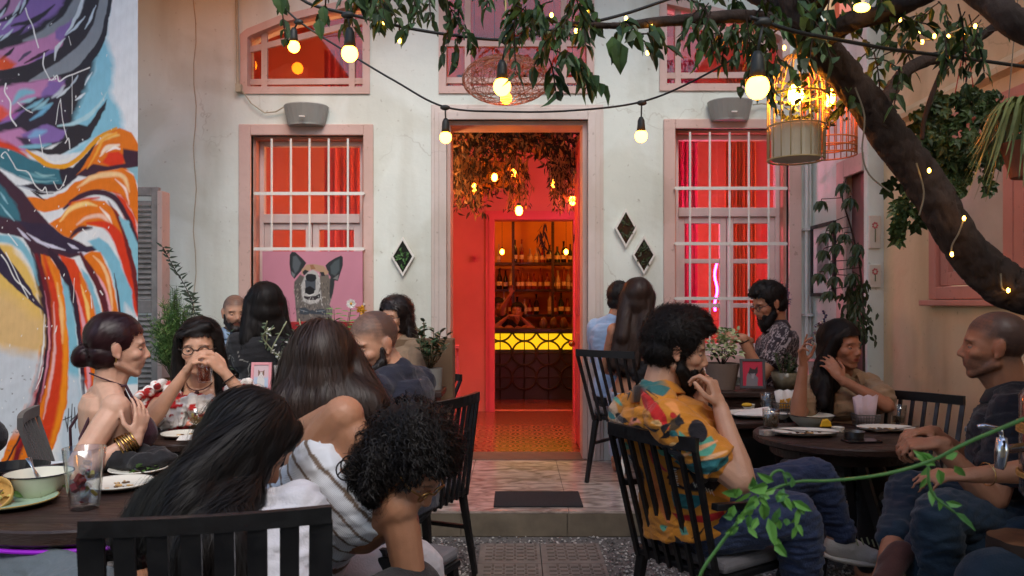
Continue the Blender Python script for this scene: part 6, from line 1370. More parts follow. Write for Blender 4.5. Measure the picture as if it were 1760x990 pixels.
def basket(c, w, d, h, label, nap=.0, napm=None, fries=False):
    t = thing('wire_basket', c, label, 'basket'); b = MB()
    for k in range(5): z = c[2]+.004+h*k/4; s_ = 1+.15*k/4; q = [(c[0]+sx*w/2*s_, c[1]+sy*d/2*s_, z) for sx, sy in ((-1, -1), (1, -1), (1, 1), (-1, 1), (-1, -1))]; b.tube(q, .0016 if k < 4 else .0026, 4)
    for k in range(9):
        u_ = -1+k/4
        for sy in (-1, 1): b.tube([(c[0]+u_*w/2, c[1]+sy*d/2, c[2]+.004), (c[0]+u_*w/2*1.15, c[1]+sy*d/2*1.15, c[2]+h)], .0014, 4)
        for sx in (-1, 1): b.tube([(c[0]+sx*w/2, c[1]+u_*d/2, c[2]+.004), (c[0]+sx*w/2*1.15, c[1]+u_*d/2*1.15, c[2]+h)], .0014, 4)
    b.build('wire', mat('wire_grey', lin(120, 116, 110), .4, .6), t)
    if nap:
        b = MB(); n = 9
        for sy in (0, 1):
            v = [(c[0]+(-1+2*i/(n-1))*w*(.42 if r_ == 0 else .62), c[1]+(.008 if sy else -.008)+.004*math.sin(i*1.7+sy), c[2]+.006+(nap*r_)*(1-.06*math.sin(i*2.1+sy))) for r_ in (0, 1) for i in range(n)]
            b.add(v, [(i, i+1, n+i+1, n+i) for i in range(n-1)])
        o = b.build('paper_napkins', napm or m_paper, smooth=True); o.modifiers.new('s', 'SOLIDIFY').thickness = .002; tag(o, 'paper napkins standing in the '+label[:48], 'napkins')
    if fries:
        b = MB(); rg = np.random.default_rng(4)
        for i in range(34): p_0 = c+Vector((rg.uniform(-1, 1)*w*.4, rg.uniform(-1, 1)*d*.4, h*.5)); b.bar(p_0, p_0+Vector((rg.uniform(-.02, .02), rg.uniform(-.02, .02), rg.uniform(.03, .06))), .008, .008)
        tag(b.build('fries', mat('fries', lin(214, 156, 50), .6, var=.2, vs=60)), 'golden fries in the '+label[:44], 'food')
    return t
basket(on(1488, 733, zt), .095, .07, .055, 'square wire basket on the round table', nap=.14, napm=mat('pinkish_napkin', lin(206, 184, 188), .9, var=.06, bump=.3, bs=50))
basket(on(1350, 712, .76), .09, .08, .06, 'wire basket of fries on the rear table', nap=.12, fries=True); basket(on(1392, 712, .757), .085, .07, .055, 'small wire basket beside the fries', nap=.11)
plate(on(1290, 716, .76), .13, 'white plate with a crumpled napkin on the rear round table', scraps=10, rim=m_navyrim)
b = MB(); c = on(1290, 712, .785); rg = np.random.default_rng(1); b.prism([c+Vector((-.09, -.03, 0)), c+Vector((.07, -.04, 0)), c+Vector((.10, .02, .03)), c+Vector((-.02, .03, .012))], (0, .005, .006)); tag(b.build('napkin', m_paper), 'white napkin crumpled on the rear table plate', 'napkin')
b = MB(); c = on(1318, 748, zt); b.box(tuple(c+Vector((0, 0, .012))), (.055, .04, .022), Euler((0, 0, .3)).to_matrix()); b.box(tuple(c+Vector((.04, .01, .009))), (.05, .04, .014), Euler((.1, .2, .9)).to_matrix()); tag(b.build('crumpled_foil', mat('tissue', lin(170, 160, 150), .5, var=.3, vs=60, bump=.6, bs=90)), 'crumpled tissue packet at the left rim of the round table', 'tissue')
c = on(1458, 712, .757); b = MB(); b.lathe([(.0001, 0), (.085, 0), (.10, .04), (.096, .04), (.08, .006), (.0001, .006)], Matrix.Translation(c), 30, close=True); tag(b.build('skillet', m_iron), 'black cast iron dish behind the cream bowl on the right', 'dish')
b = MB(); b.ell(c+Vector((0, 0, .032)), (.085, .085, .014)); tag(b.build('baked_food', mat('baked_food', lin(186, 140, 70), .7, var=.4, vs=50)), 'golden brown food filling the cast iron dish', 'food')
c = on(1425, 703, .757); b = MB(); b.lathe([(.0001, 0), (.06, 0), (.10, .035), (.096, .035), (.055, .006), (.0001, .006)], Matrix.Translation(c), 30, close=True); tag(b.build('blue_bowl', mat('grey_blue_china', lin(110, 130, 136), .3), smooth=True), 'grey blue bowl at the back of the round tables', 'bowl')
c = on(1478, 762, zt); b = MB(); b.box(tuple(c+Vector((.02, .03, .005))), (.15, .075, .009), Euler((0, 0, .08)).to_matrix()); tag(b.build('mobile_phone', mat('phone_black', lin(16, 16, 20), .12), bevel=.003), 'black phone lying at the front rim of the round table', 'phone')
plate(on(312, 752, .80), .080, 'white plate with paper on the small table before the floral blouse', scraps=6); b = MB(); c = on(330, 752, .822); b.box(tuple(c), (.1, .07, .003), Euler((.1, 0, .2)).to_matrix()); tag(b.build('paper_sheet', m_paper), 'white paper on the plate before the floral blouse', 'paper')
tumbler(on(322, 748, .802)+Vector((-.01, .11, 0)), .030, .038, .10, 'glass of fruit drink standing before the woman in the floral blouse', fruit=14, fill=.6, fcol=lin(230, 180, 90)); tumbler(on(352, 746, .802)+Vector((0, .10, 0)), .024, .030, .12, 'slim clear glass on the small table before the floral blouse')
# black jacket on the chair, lap of the woman with the bun
b = Blob(); c = P(228, 785, 2.80)
for i in range(9): q = c+Vector((RNG.uniform(-.13, .13), RNG.uniform(-.06, .06), RNG.uniform(-.03, .02))); b.ell(q, (RNG.uniform(.05, .09), .05, RNG.uniform(.03, .045)))
v, n_, f_ = b.remesh(.008, 3); v = v+n_*(wob(v, 3, f=38)*.008)[:, None]; b2 = MB(); b2.add(v, f_); tag(b2.build('black_jacket', fabric('black', ()), smooth=True), 'black jacket bundled beside the gold bangles', 'jacket')

# ================================================================ pictures, frames, wall pieces
def photo_frame(c, w, h, yaw, label, fm, bgc, kind, lean=-8):
    t = thing('picture_frame', c, label, 'picture'); R = (Matrix.Rotation(math.radians(yaw), 3, 'Z') @ Matrix.Rotation(math.radians(lean), 3, 'X')); T = .010; bw_ = .016
    C0 = Vector(c)+R@Vector((0, 0, h/2)); b = MB()
    for x, z, a_, b__ in ((-w/2+bw_/2, 0, bw_, h), (w/2-bw_/2, 0, bw_, h), (0, h/2-bw_/2, w-2*bw_, bw_), (0, -h/2+bw_/2, w-2*bw_, bw_)): b.box(tuple(C0+R@Vector((x, 0, z))), (a_, .018, b__), R)
    b.build('frame', fm, t, bevel=.002)
    nx, nz_ = 40, 56; U_, Z_ = np.meshgrid(np.linspace(-1, 1, nx), np.linspace(-1, 1, nz_)); uv = np.c_[U_.ravel(), Z_.ravel()]*np.array([50, 50*h/w]); cols = paint(uv, np.array(lin(*bgc)), kind(h/w), 3)
    pts = np.array([tuple(C0+R@Vector((u_*(w/2-bw_), -.004, z_*(h/2-bw_)))) for u_, z_ in zip(U_.ravel(), Z_.ravel())]); b = MB(); b.add(pts, [(j*nx+i, j*nx+i+1, (j+1)*nx+i+1, (j+1)*nx+i) for j in range(nz_-1) for i in range(nx-1)]); b.build('print', mat('print_paint', rough=.5, attr='paint', var=0), t, cols=cols)
    b = MB(); b.bar(C0+R@Vector((0, .012, 0)), C0+Vector((0, .07, -h/2+.002)), .02, .004); b.build('stand', fm, t)
    return t
def cat1(r): # white cat, brown ears, pale blue ground
    return [('poly', [(-50, -70), (50, -70), (50, -10), (-50, 0)], (170, 186, 206), 10), ('poly', [(-24, -70), (26, -70), (24, -20), (14, 10), (-14, 10), (-26, -24)], (206, 200, 196), 3), ('poly', [(-20, 6), (-22, 42), (-8, 30), (8, 30), (22, 40), (20, 6), (8, -6), (-8, -6)], (120, 84, 66), 2), ('poly', [(-8, 26), (8, 26), (14, 0), (0, -10), (-14, 0)], (212, 204, 200), 3), ('poly', [(-13, 16), (-6, 16), (-8, 10)], (40, 34, 30), 1), ('poly', [(13, 16), (6, 16), (8, 10)], (40, 34, 30), 1), ('poly', [(-3, 4), (3, 4), (0, 0)], (150, 80, 80), 1)]
def cat2(r): # grey cat on red
    return [('poly', [(-34, -72), (24, -72), (26, -20), (6, 14), (-20, 8), (-32, -20)], (120, 116, 120), 3), ('poly', [(-22, 4), (-14, 34), (-2, 24), (12, 22), (26, 38), (26, 4), (12, -8), (-8, -8)], (46, 42, 46), 2), ('poly', [(-10, 0), (12, 0), (6, -24), (-6, -20)], (150, 146, 150), 4)]
m_pinkf = mat('pink_frame', lin(222, 150, 156), .5); m_greyf = mat('grey_frame', lin(72, 72, 74), .5)
photo_frame(P(448, 671, 4.56), .12, .165, 0, 'pink framed picture of a white and brown cat on the left console', m_pinkf, (206, 178, 182), cat1)
photo_frame(P(1294, 668, 4.55), .145, .175, -8, 'grey framed picture of a cat on red on the right console', m_greyf, (186, 40, 66), cat2)
photo_frame(P(1401, 666, 4.6), .11, .17, 12, 'pink framed cat picture at the right end of the right console', m_pinkf, (150, 140, 140), cat1)
# dog poster on the window bars
dg = thing('dog_poster', P(536, 553, 5.84), 'pink canvas with a grinning german shepherd in a bow tie, fixed to the left window', 'poster')
x0, x1, y0, y1 = 451, 623, 432, 553; nx, nz_ = 260, 190
U_, Z_ = np.meshgrid(np.linspace(x0, x1, nx), np.linspace(y1, y0, nz_)); uv = np.c_[U_.ravel(), Z_.ravel()]; W = np.c_[uv, 0*uv[:, :1]]
q = lambda *l: [(445+x/1344*190, 425+y/990*140) for x, y in l]     # authored on an enlarged crop of the poster
D = []; a_ = lambda k, pts, *r: D.append((k, q(*pts), *r))
fur = (104, 98, 92); dk = (38, 42, 44)
a_('poly', [(430, 480), (440, 700), (470, 990), (880, 990), (900, 760), (860, 700), (900, 560), (920, 440), (860, 380), (480, 380)], fur, 1.4, .5)
a_('poly', [(375, 90), (400, 55), (440, 58), (520, 130), (575, 190), (520, 280), (460, 350), (430, 385), (390, 330), (372, 200)], dk, .8, .2); a_('poly', [(410, 110), (450, 100), (510, 190), (480, 280), (440, 320), (410, 240)], (84, 92, 96), 2.4, .4); a_('poly', [(395, 290), (440, 330), (425, 370), (398, 330)], (110, 116, 116), 1.2, .2)
a_('poly', [(1020, 120), (1000, 100), (930, 130), (850, 180), (810, 220), (850, 330), (900, 400), (960, 410), (990, 320), (1020, 220)], dk, .8, .2); a_('poly', [(980, 140), (920, 170), (870, 230), (880, 320), (930, 350), (980, 280)], (72, 82, 84), 2.4, .4); a_('poly', [(900, 380), (970, 330), (960, 400)], (116, 116, 112), 1, .2)
a_('poly', [(870, 360), (920, 400), (900, 560), (870, 640), (850, 520)], (40, 44, 44), 1.4, .4)
a_('poly', [(520, 270), (580, 210), (680, 205), (790, 225), (850, 300), (820, 340), (740, 300), (640, 260), (560, 320), (520, 330)], (176, 142, 112), 1.6, .4)
a_('poly', [(620, 215), (660, 210), (690, 260), (640, 280)], (150, 104, 72), 1.2, .3)
a_('poly', [(430, 420), (500, 330), (560, 360), (520, 480), (530, 620), (470, 640), (430, 560)], (92, 86, 80), 2, .5); a_('poly', [(740, 340), (850, 330), (860, 480), (850, 640), (780, 680), (760, 540), (740, 420)], (106, 98, 88), 2, .5)
a_('poly', [(530, 300), (560, 270), (610, 290), (580, 330), (545, 340)], (36, 36, 38), .9, .2); a_('poly', [(740, 300), (790, 300), (805, 350), (760, 350)], (36, 36, 38), .9, .2)
a_('poly', [(600, 300), (660, 270), (710, 300), (740, 400), (740, 480), (720, 560), (750, 520), (755, 600), (720, 670), (620, 690), (540, 660), (520, 590), (520, 440), (560, 340)], (178, 176, 170), 2.2, .8)
a_('poly', [(560, 400), (600, 380), (690, 400), (690, 520), (640, 540), (570, 540)], (70, 76, 82), 1.4, .3)
a_('poly', [(568, 350), (590, 325), (640, 322), (690, 335), (700, 380), (680, 410), (640, 420), (590, 410), (570, 385)], (24, 26, 30), .6, .1)
a_('poly', [(560, 500), (620, 470), (680, 510), (670, 560), (610, 580), (560, 560)], (16, 14, 16), .7, .1); a_('poly', [(545, 590), (600, 600), (690, 590), (740, 560), (740, 600), (690, 640), (600, 640), (550, 620)], (48, 40, 42), .8, .2)
a_('line', [(570, 560), (620, 585), (680, 560)], [.6, 1.6, .6], (220, 220, 214), .5, 0); a_('poly', [(700, 580), (745, 575), (740, 620), (700, 620)], (30, 28, 30), .7, .1)
a_('poly', [(490, 740), (560, 730), (620, 770), (660, 760), (780, 750), (820, 770), (820, 830), (760, 820), (650, 810), (560, 820), (500, 810)], (58, 66, 74), .8, .2); a_('line', [(500, 760), (590, 785)], [.4, 1, .4], (150, 160, 164), .5, 0); a_('line', [(690, 780), (800, 770)], [.4, 1, .4], (150, 160, 164), .5, 0)
rg = np.random.default_rng(6)
for i in range(260):
    x, y = rg.uniform(430, 890), rg.uniform(400, 960)
    if 520 < x < 750 and y < 690: continue
    c_ = [(60, 58, 58), (140, 132, 122), (176, 166, 150), (40, 42, 44)][int(rg.integers(0, 4))]; dx = (x-650)/300; a_('line', [(x, y), (x+dx*20, y+26)], [.2, rg.uniform(.7, 1.3), .2], c_, .6, 0)
for i in range(130):
    x, y = rg.uniform(515, 765), rg.uniform(300, 690); c_ = [(112, 108, 104), (222, 220, 214)][int(rg.integers(0, 2))]
    if (y < 600 and 556 < x < 704): continue
    a_('line', [(x, y), (x+(x-640)*.08, y+24)], [.2, .8, .2], c_, .5, 0)
base = np.array(lin(196, 130, 146))*(1+.06*wob(W, 2, f=.05))[:, None]; Cc_ = np.clip(paint(uv, base, D, 5), .004, 1)
b = MB(); b.add([tuple(P(u_, z_, 5.84)) for u_, z_ in uv], [(j*nx+i, j*nx+i+1, (j+1)*nx+i+1, (j+1)*nx+i) for j in range(nz_-1) for i in range(nx-1)]); b.build('print', mat('canvas_paint', rough=.7, attr='paint', var=.03), dg, cols=Cc_)
a0, a1 = P(x0, y0, 5.842), P(x1, y1, 5.842); b = MB(); b.bx(a0.x, a1.x, 5.843, 5.862, a1.z, a0.z); b.build('canvas', mat('canvas_pink', lin(196, 130, 146), .8), dg)
b = MB(); a0, a1 = P(440, 553, 5.86), P(660, 600, 5.86); b.bx(a0.x, a1.x, 5.80, 5.87, a1.z, a0.z-.003); tag(b.build('red_bench_back', mat('red_board', lin(150, 26, 30), .6), bevel=.005), 'deep red board below the dog poster', 'board')
# diamond mirrors, their reflected plants built as leaves
def diamond(cx, cy, hw, hh, label, seed, gm):
    t = thing('diamond_mirror', P(cx, cy, 5.88)+Vector((0, .02, -hh/225)), label, 'wall decoration', 'diamond frames on the facade'); c = P(cx, cy, 5.88); w_, h_ = hw/226, hh/226; b = MB(); k = .82
    o_ = [Vector((0, 0, h_)), Vector((w_, 0, 0)), Vector((0, 0, -h_)), Vector((-w_, 0, 0))]
    for i in range(4):
        a, e = o_[i], o_[(i+1) % 4]; b.prism([c+a, c+e, c+e*k, c+a*k], (0, .028, 0))
    b.build('frame', m_ironw, t); b = MB(); b.prism([c+p_*.83+Vector((0, .012, 0)) for p_ in o_], (0, .004, 0)); b.build('backing', mat('mirror_dark', lin(22, 26, 18), .3), t)
    b = MB(); rg = np.random.default_rng(seed)
    for i in range(90):
        u_, v_ = rg.uniform(-1, 1), rg.uniform(-1, 1)
        if abs(u_)+abs(v_) > .72: continue
        b.leaf(c+Vector((u_*w_, .010-rg.uniform(0, .012), v_*h_)), rg.normal(size=3)*np.array([1, .3, 1]), (rg.normal()*.3, -1, rg.normal()*.3), .035, .016)
    b.build('leaves', gm, t); return t
diamond(692, 441, 20, 34, 'white diamond framed mirror, reflected greenery shaped as leaves, left of the doorway', 1, mat('reflected_leaf', lin(70, 110, 56), .6, var=.4, vs=40)); m_dl = mat('reflected_leaf_dark', lin(58, 68, 38), .5, var=.4, vs=40)
diamond(1076, 392, 19, 34, 'upper of the two dark diamond mirrors right of the doorway', 2, m_dl); diamond(1107, 438, 20, 34, 'lower of the two dark diamond mirrors right of the doorway', 3, m_dl)
# loudspeakers
for cx, cy, l in ((522, 196, 'grey wedge loudspeaker above the left window'), (1259, 188, 'grey wedge loudspeaker above the right window')):
    c = P(cx, cy, 5.80); t = thing('loudspeaker', c+Vector((0, .1, -.08)), l, 'speaker', 'loudspeakers on the facade'); b = MB(); n = 13; vs = []
    for z, s_ in ((.078, 1.0), (.07, 1.03), (-.06, .86), (-.075, .80)):
        for i in range(n): a = PI*i/(n-1); vs.append((c.x-.165*s_*math.cos(a), c.y+.09-(.15 if z > 0 else .10)*math.sin(a)**.8, c.z+z))
    fs = [(k*n+i, k*n+i+1, (k+1)*n+i+1, (k+1)*n+i) for k in range(3) for i in range(n-1)]+[(k*n+n-1, k*n, (k+1)*n, (k+1)*n+n-1) for k in range(3)]+[tuple(range(n-1, -1, -1)), tuple(3*n+i for i in range(n))]; b.add(vs, fs)
    b.build('cabinet', mat('speaker_grey', lin(150, 150, 142), .6, var=.05, bump=.2, bs=200), t, bevel=.004); b = MB(); b.bx(c.x-.02, c.x+.02, c.y-.058, c.y-.04, c.z-.032, c.z-.024); b.build('badge', m_ironw, t)
cb = MB(); cb.tube([P(412, 150, 5.88), P(432, 178, 5.88), P(455, 194, 5.88), P(474, 192, 5.88), P(488, 184, 5.86)], .005, 6); cb.tube([P(406, -60, 5.88), P(409, 150, 5.88)], .011, 6); cb.box(tuple(P(411, 152, 5.88)), (.04, .05, .06)); tag(cb.build('speaker_cable', mat('conduit', lin(176, 166, 140), .6), smooth=False), 'pale conduit and cable running to the left loudspeaker', 'cable')
cb = MB(); cb.tube([P(1294, 180, 5.86), P(1310, 178, 5.88), P(1336, 184, 5.88)], .005, 6); tag(cb.build('speaker_cable', _M['conduit']), 'short cable at the right loudspeaker', 'cable')
# framed picture on the far side wall, tiles on the pilaster
t = thing('picture_frame', (2.25, 5.63, 1.40), 'black framed white picture hung on the side wall behind climbing leaves', 'picture'); b = MB()
for y0_, y1_, z0_, z1_ in ((5.42, 5.445, 1.40, 1.93), (5.815, 5.84, 1.40, 1.93), (5.445, 5.815, 1.905, 1.93), (5.445, 5.815, 1.40, 1.425)): b.bx(2.225, 2.258, y0_, y1_, z0_, z1_)
b.build('frame', m_black, t); b = MB(); b.bx(2.238, 2.243, 5.445, 5.815, 1.425, 1.905); b.build('mount', mat('mount_white', lin(206, 206, 200), .7), t); b = MB(); b.bx(2.233, 2.237, 5.53, 5.73, 1.52, 1.84); b.build('print', mat('bw_print', lin(120, 120, 118), .6, var=.7, vs=14), t)
for z0_, h_, l in ((1.70, .21, 'tall white ceramic tile with a painted flower pot, upper one on the pilaster'), (1.45, .145, 'small white ceramic tile below the flower pot tile on the pilaster')):
    t = thing('ceramic_tile', (2.30, 4.955, z0_), l, 'tile'); b = MB(); b.bx(2.262, 2.335, 4.945, 4.962, z0_, z0_+h_); b.build('tile', mat('glazed_tile', lin(214, 206, 190), .3), t, bevel=.003); b = MB(); b.tube([(2.298, 4.943, z0_+.04), (2.298, 4.943, z0_+h_*.6)], .008, 6, flat=.3, mi=0)
    for k in range(7): a = k*.9; b.ell((2.298+.014*math.cos(a), 4.944, z0_+h_*.7+.016*math.sin(a)), (.007, .001, .007), None, 8, 5, 1)
    b.build('painting', [mat('tile_green', lin(96, 100, 60), .5), mat('tile_pink', lin(190, 96, 96), .5)], t)
# door mat
b = MB(); m0 = -.129; b.bx(-.129, .398, 4.535, 4.895, FL+.002, FL+.012); tag(b.build('door_mat', mat('rubber_mat', lin(42, 42, 44), .85, var=.1, bump=.5, bs=200), bevel=.003), 'plain black rubber mat on the tiled step', 'mat')
# drink dispenser with a tap, tree stump stool
t = thing('drink_dispenser', (1.255, 1.72, .90), 'glass drink dispenser wound with rope, with a chrome tap, at the right edge', 'dispenser'); M = Matrix.Translation((1.255, 1.72, .90))
b = MB(); b.lathe([(.0001, 0), (.10, 0), (.115, .02), (.115, .24), (.08, .29), (.076, .29), (.11, .235), (.11, .024), (.0001, .01)], M, 40, close=True); b.build('jar', glass_mat('drink_glass'), t, smooth=True)
b = MB(); b.lathe([(.0001, .03), (.105, .03), (.105, .19), (.0001, .19)], M, 30); b.build('drink', liquid_mat('amber_drink', lin(196, 120, 60)), t)
b = MB()
for z in (.16, .166, .172, .178, .06, .066): b.tube([(1.255+.118*math.cos(a), 1.72+.118*math.sin(a), .90+z) for a in np.linspace(0, 2*PI, 30)], .0035, 5, caps=False)
b.build('rope', mat('rope', lin(180, 130, 66), .9, var=.3, vs=90), t)
m_chr = mat('chrome', lin(205, 205, 210), .12, 1, var=0); b = MB(); tp = P(1722, 775, 1.62); b.tube([(1.15, 1.68, tp.z), (tp.x+.02, tp.y+.02, tp.z), tp], [.012, .009, .012], 12); b.tube([tp+Vector((0, 0, .028)), tp, tp-Vector((.004, 0, .03)), tp-Vector((.006, 0, .038))], [.010, .014, .011, .008], 12); b.tube([tp+Vector((0, 0, .028)), tp+Vector((-.004, 0, .045)), tp+Vector((-.03, .01, .05)), tp+Vector((-.045, .01, .05))], [.006, .007, .006, .004], 8); b.build('tap', m_chr, t, smooth=True)
t = thing('side_stand', (1.30, 1.74, 0), 'slim dark stand holding the drink dispenser at the right edge', 'stand'); b = MB(); b.lathe([(.13, .878), (.13, .898)], Matrix.Translation((1.30, 1.74, 0)), 30); b.build('top', m_dark, t); b = MB(); b.tube([(1.36, 1.8, 0), (1.36, 1.8, .878)], .02, 8); b.build('post', m_black, t)
c = P(1766, 925, 2.25); t = thing('tree_stump_stool', (c.x, c.y, 0), 'tree stump stool with pale cut top in the bottom right corner', 'stool'); n = 28; vs = []
for z, s_ in ((0, 1.15), (.2, 1.0), (c.z-.02, .98), (c.z, .95)):
    for i in range(n): a = 2*PI*i/n; r_ = .105*s_*(1+.05*math.sin(a*5+1)+.03*math.sin(a*9)); vs.append((c.x+r_*math.cos(a), c.y+r_*math.sin(a), z))
b = MB(); b.add(vs, [(k*n+i, k*n+(i+1) % n, (k+1)*n+(i+1) % n, (k+1)*n+i) for k in range(3) for i in range(n)]); b.build('bark', mat('stump_bark', lin(60, 44, 34), .9, var=.35, vs=14, bump=.8, bs=30, stretch=(1, 1, .3)), t, smooth=True)
b = MB(); b.add([v_ for v_ in vs[3*n:]], [tuple(range(n))]); b.build('cut_face', mat('cut_wood', lin(124, 84, 54), .6, var=.3, vs=20), t)

# ================================================================ the bar in the second room
bar = thing('bar_counter', (.2, 9.7, FL), 'bar counter with interlocking circle lattice front, its top band lit yellow', 'bar counter'); BY = 9.6
b = MB(); b.bx(-1.6, 1.6, BY-.06, BY+.5, .99, 1.03); b.build('counter_top', m_dark, bar); b = MB(); b.bx(-1.6, 1.6, BY+.03, BY+.06, FL, .99); b.build('body', mat('bar_front_dark', lin(56, 48, 40), .5), bar)
b = MB(); b.bx(-1.6, 1.6, BY+.012, BY+.024, .775, .985); b.build('lit_panel', mat('yellow_light_panel', lin(240, 200, 20), .5, var=0, emit=lin(236, 190, 20), es=.6), bar)
b = MB(); S_ = .30
for zc_ in np.arange(.88, .1, -S_):
    for xc_ in np.arange(-1.54, 1.6, S_):
        b.tube([(xc_+S_*.5+S_*.5*math.cos(a), BY, max(FL, min(.985, zc_+S_*.5+S_*.5*math.sin(a)))) for a in np.linspace(0, 2*PI, 25)], .012, 4, caps=False)
        b.tube([(xc_+S_*.5, BY, FL), (xc_+S_*.5, BY, .985)], .006, 4)
    b.tube([(-1.6, BY, zc_-S_*.5), (1.6, BY, zc_-S_*.5)], .006, 4)
b.build('lattice', mat('lattice_metal', lin(70, 60, 40), .5), bar)
sh = thing('bottle_shelves', (.2, 11.2, FL), 'three dark shelves crowded with liquor bottles behind the bar', 'shelves')
for z in (1.93, 1.55, 1.19): b = MB(); b.bx(-1.3, 1.4, 11.0, 11.3, z-.035, z); b.build('shelf', m_dark, sh)
for px__ in (882, 950): b = MB(); X0 = (px__-VX)/F*10.9; b.bx(X0-.02, X0+.02, 10.88, 10.92, 1.0, 4.2); b.build('support_post', m_dark, sh)
b = MB(); b.bx(-1.3, 1.4, 10.95, 11.35, FL, .95); b.build('back_cupboard', m_dark, sh)
rg = np.random.default_rng(9); bm = [mat('bottle_green', lin(24, 44, 26), .15), mat('bottle_amber', lin(120, 54, 16), .15), mat('bottle_clear', lin(170, 150, 130), .12), mat('bottle_dark', lin(22, 18, 20), .15), mat('bottle_red', lin(110, 20, 20), .2)]; lm = mat('bottle_label', lin(214, 196, 160), .7, var=.3, vs=60)
kinds_ = [[(.036, 0), (.038, .01), (.038, .17), (.014, .225), (.013, .29), (.016, .292), (.016, .31)], [(.045, 0), (.046, .01), (.046, .13), (.018, .17), (.015, .22), (.018, .225), (.018, .245)], [(.030, 0), (.031, .01), (.031, .20), (.012, .25), (.011, .31), (.013, .33)]]
for z, dx in ((1.93, .10), (1.55, .078), (1.19, .085)):
    x = -.55; nb_ = 0
    while x < .98:
        if rg.random() < .9:
            k = int(rg.integers(0, 3)); M = Matrix.Translation((x, 11.08+rg.uniform(-.04, .05), z)) @ Matrix.Scale(rg.uniform(.8, 1.05), 4); m_ = bm[int(rg.integers(0, 5))]; b = MB(); b.lathe(kinds_[k], M, 12); o = b.build('bottle', m_, smooth=True)
            nb_ += 1; tag(o, '%s liquor bottle, %s from the left on the %s shelf behind the bar' % (('green', 'amber', 'clear', 'black', 'red')[bm.index(m_)], ('first second third fourth fifth sixth seventh eighth ninth tenth eleventh twelfth thirteenth fourteenth fifteenth sixteenth seventeenth eighteenth nineteenth twentieth'.split()+['last']*9)[nb_-1], {1.93: 'top', 1.55: 'middle', 1.19: 'lowest'}[z]), 'bottle', 'liquor bottles behind the bar')
            b = MB(); r0 = kinds_[k][1][0]+.001; b.lathe([(r0, .05), (r0, .11)], M, 12, close=True); b.build('label', lm, o)
        x += dx*rg.uniform(.8, 1.25)
for i, x in enumerate((.36, .49, .62)):
    b = MB(); b.lathe([(.04, 0), (.055, .05), (.04, .10), (.02, .13), (.001, .14)], Matrix.Translation((x, BY+.35, 1.03)), 16); tag(b.build('tiki_mug', mat('mug_bronze', lin(110, 84, 50), .4), smooth=True), ('leftmost', 'middle', 'rightmost')[i]+' of the three bronze lidded jars on the bar', 'jar', 'bronze jars on the bar')
# cabinet on the left inside, pink stool with a plant stem, star ornament
t = thing('wooden_cabinet', (-.85, 7.5, FL), 'tall brown glazed cabinet just inside the doorway on the left', 'cabinet'); b = MB(); b.bx(-1.3, -.66, 7.35, 7.75, FL, 2.55); b.build('carcass', mat('cabinet_wood', lin(110, 62, 34), .5, var=.2), t); b = MB()
for z0_, z1_ in ((.35, 1.0), (1.15, 1.65), (1.85, 2.45)): b.bx(-1.2, -.72, 7.33, 7.349, z0_, z1_)
b.build('door_panel', mat('cabinet_panel', lin(150, 96, 50), .25), t)
t = thing('pink_stand', (-.62, 6.9, FL), 'pink wooden plant stand leaning just inside the doorway on the left', 'stand'); b = MB()
for a in range(4): b.bar((-.56+.07*math.cos(a*1.57), 6.9+.07*math.sin(a*1.57), FL), (-.56+.04*math.cos(a*1.57), 6.9+.04*math.sin(a*1.57), .95), .022, .022)
b.bx(-.62, -.50, 6.84, 6.96, .95, .975); b.bx(-.61, -.51, 6.85, 6.95, .5, .52); b.build('frame', m_pinkdoor, t)
b = MB(); c = Vector((.0+xx(815, 8.55), 8.54, zz(444, 8.55)))
for k in range(9): a = 2*PI*k/9; b.bar(c, c+Vector((math.cos(a)*.055, 0, math.sin(a)*.055)), .016, .008, up=(0, 1, 0), w2=.001)
tag(b.build('star_ornament', m_pinkdoor), 'small red star ornament hanging on the pink inner wall', 'ornament')
# pink neon squiggle on the far wall of the front room, seen through the right window
nn = MB(); m_neon = mat('neon_pink', lin(255, 40, 150), .5, var=0, emit=lin(255, 40, 160), es=30)
for x0_ in (1.80, 1.86, 1.97): nn.tube([(x0_+.012*math.sin(k*.8+x0_*9), 6.95, 1.28+.46*k/13) for k in range(14)], .010, 6)
tag(nn.build('neon_sign', m_neon, smooth=True), 'pink neon squiggles glowing behind the right window', 'neon sign')
# ================================================================ the tree on the right
m_bark = mat('tree_bark', lin(52, 39, 32), .9, var=.55, vs=16, bump=1.0, bs=34, stretch=(1, 1, .5)); m_leafd = mat('tree_leaf', lin(46, 66, 32), .5, var=.35, vs=30, spec=.4); m_leafl = mat('tree_leaf_light', lin(64, 90, 40), .5, var=.3, vs=30)
rg = np.random.default_rng(33)
def smooth_path(pts, n=6):
    P_ = [Vector(p) for p in pts]; P_ = [P_[0]*2-P_[1]]+P_+[P_[-1]*2-P_[-2]]; o = []
    for i in range(1, len(P_)-2):
        for t in np.linspace(0, 1, n, endpoint=False): p0, p1, p2, p3 = P_[i-1:i+3]; o.append(.5*((2*p1)+(p2-p0)*t+(2*p0-5*p1+4*p2-p3)*t*t+(3*p1-p0-3*p2+p3)*t**3))
    o.append(P_[-2]); return o
tree = thing('courtyard_tree', (1.95, 1.9, 0), 'leaning tree with dark bark and hanging leaves, curving in from the right', 'tree')
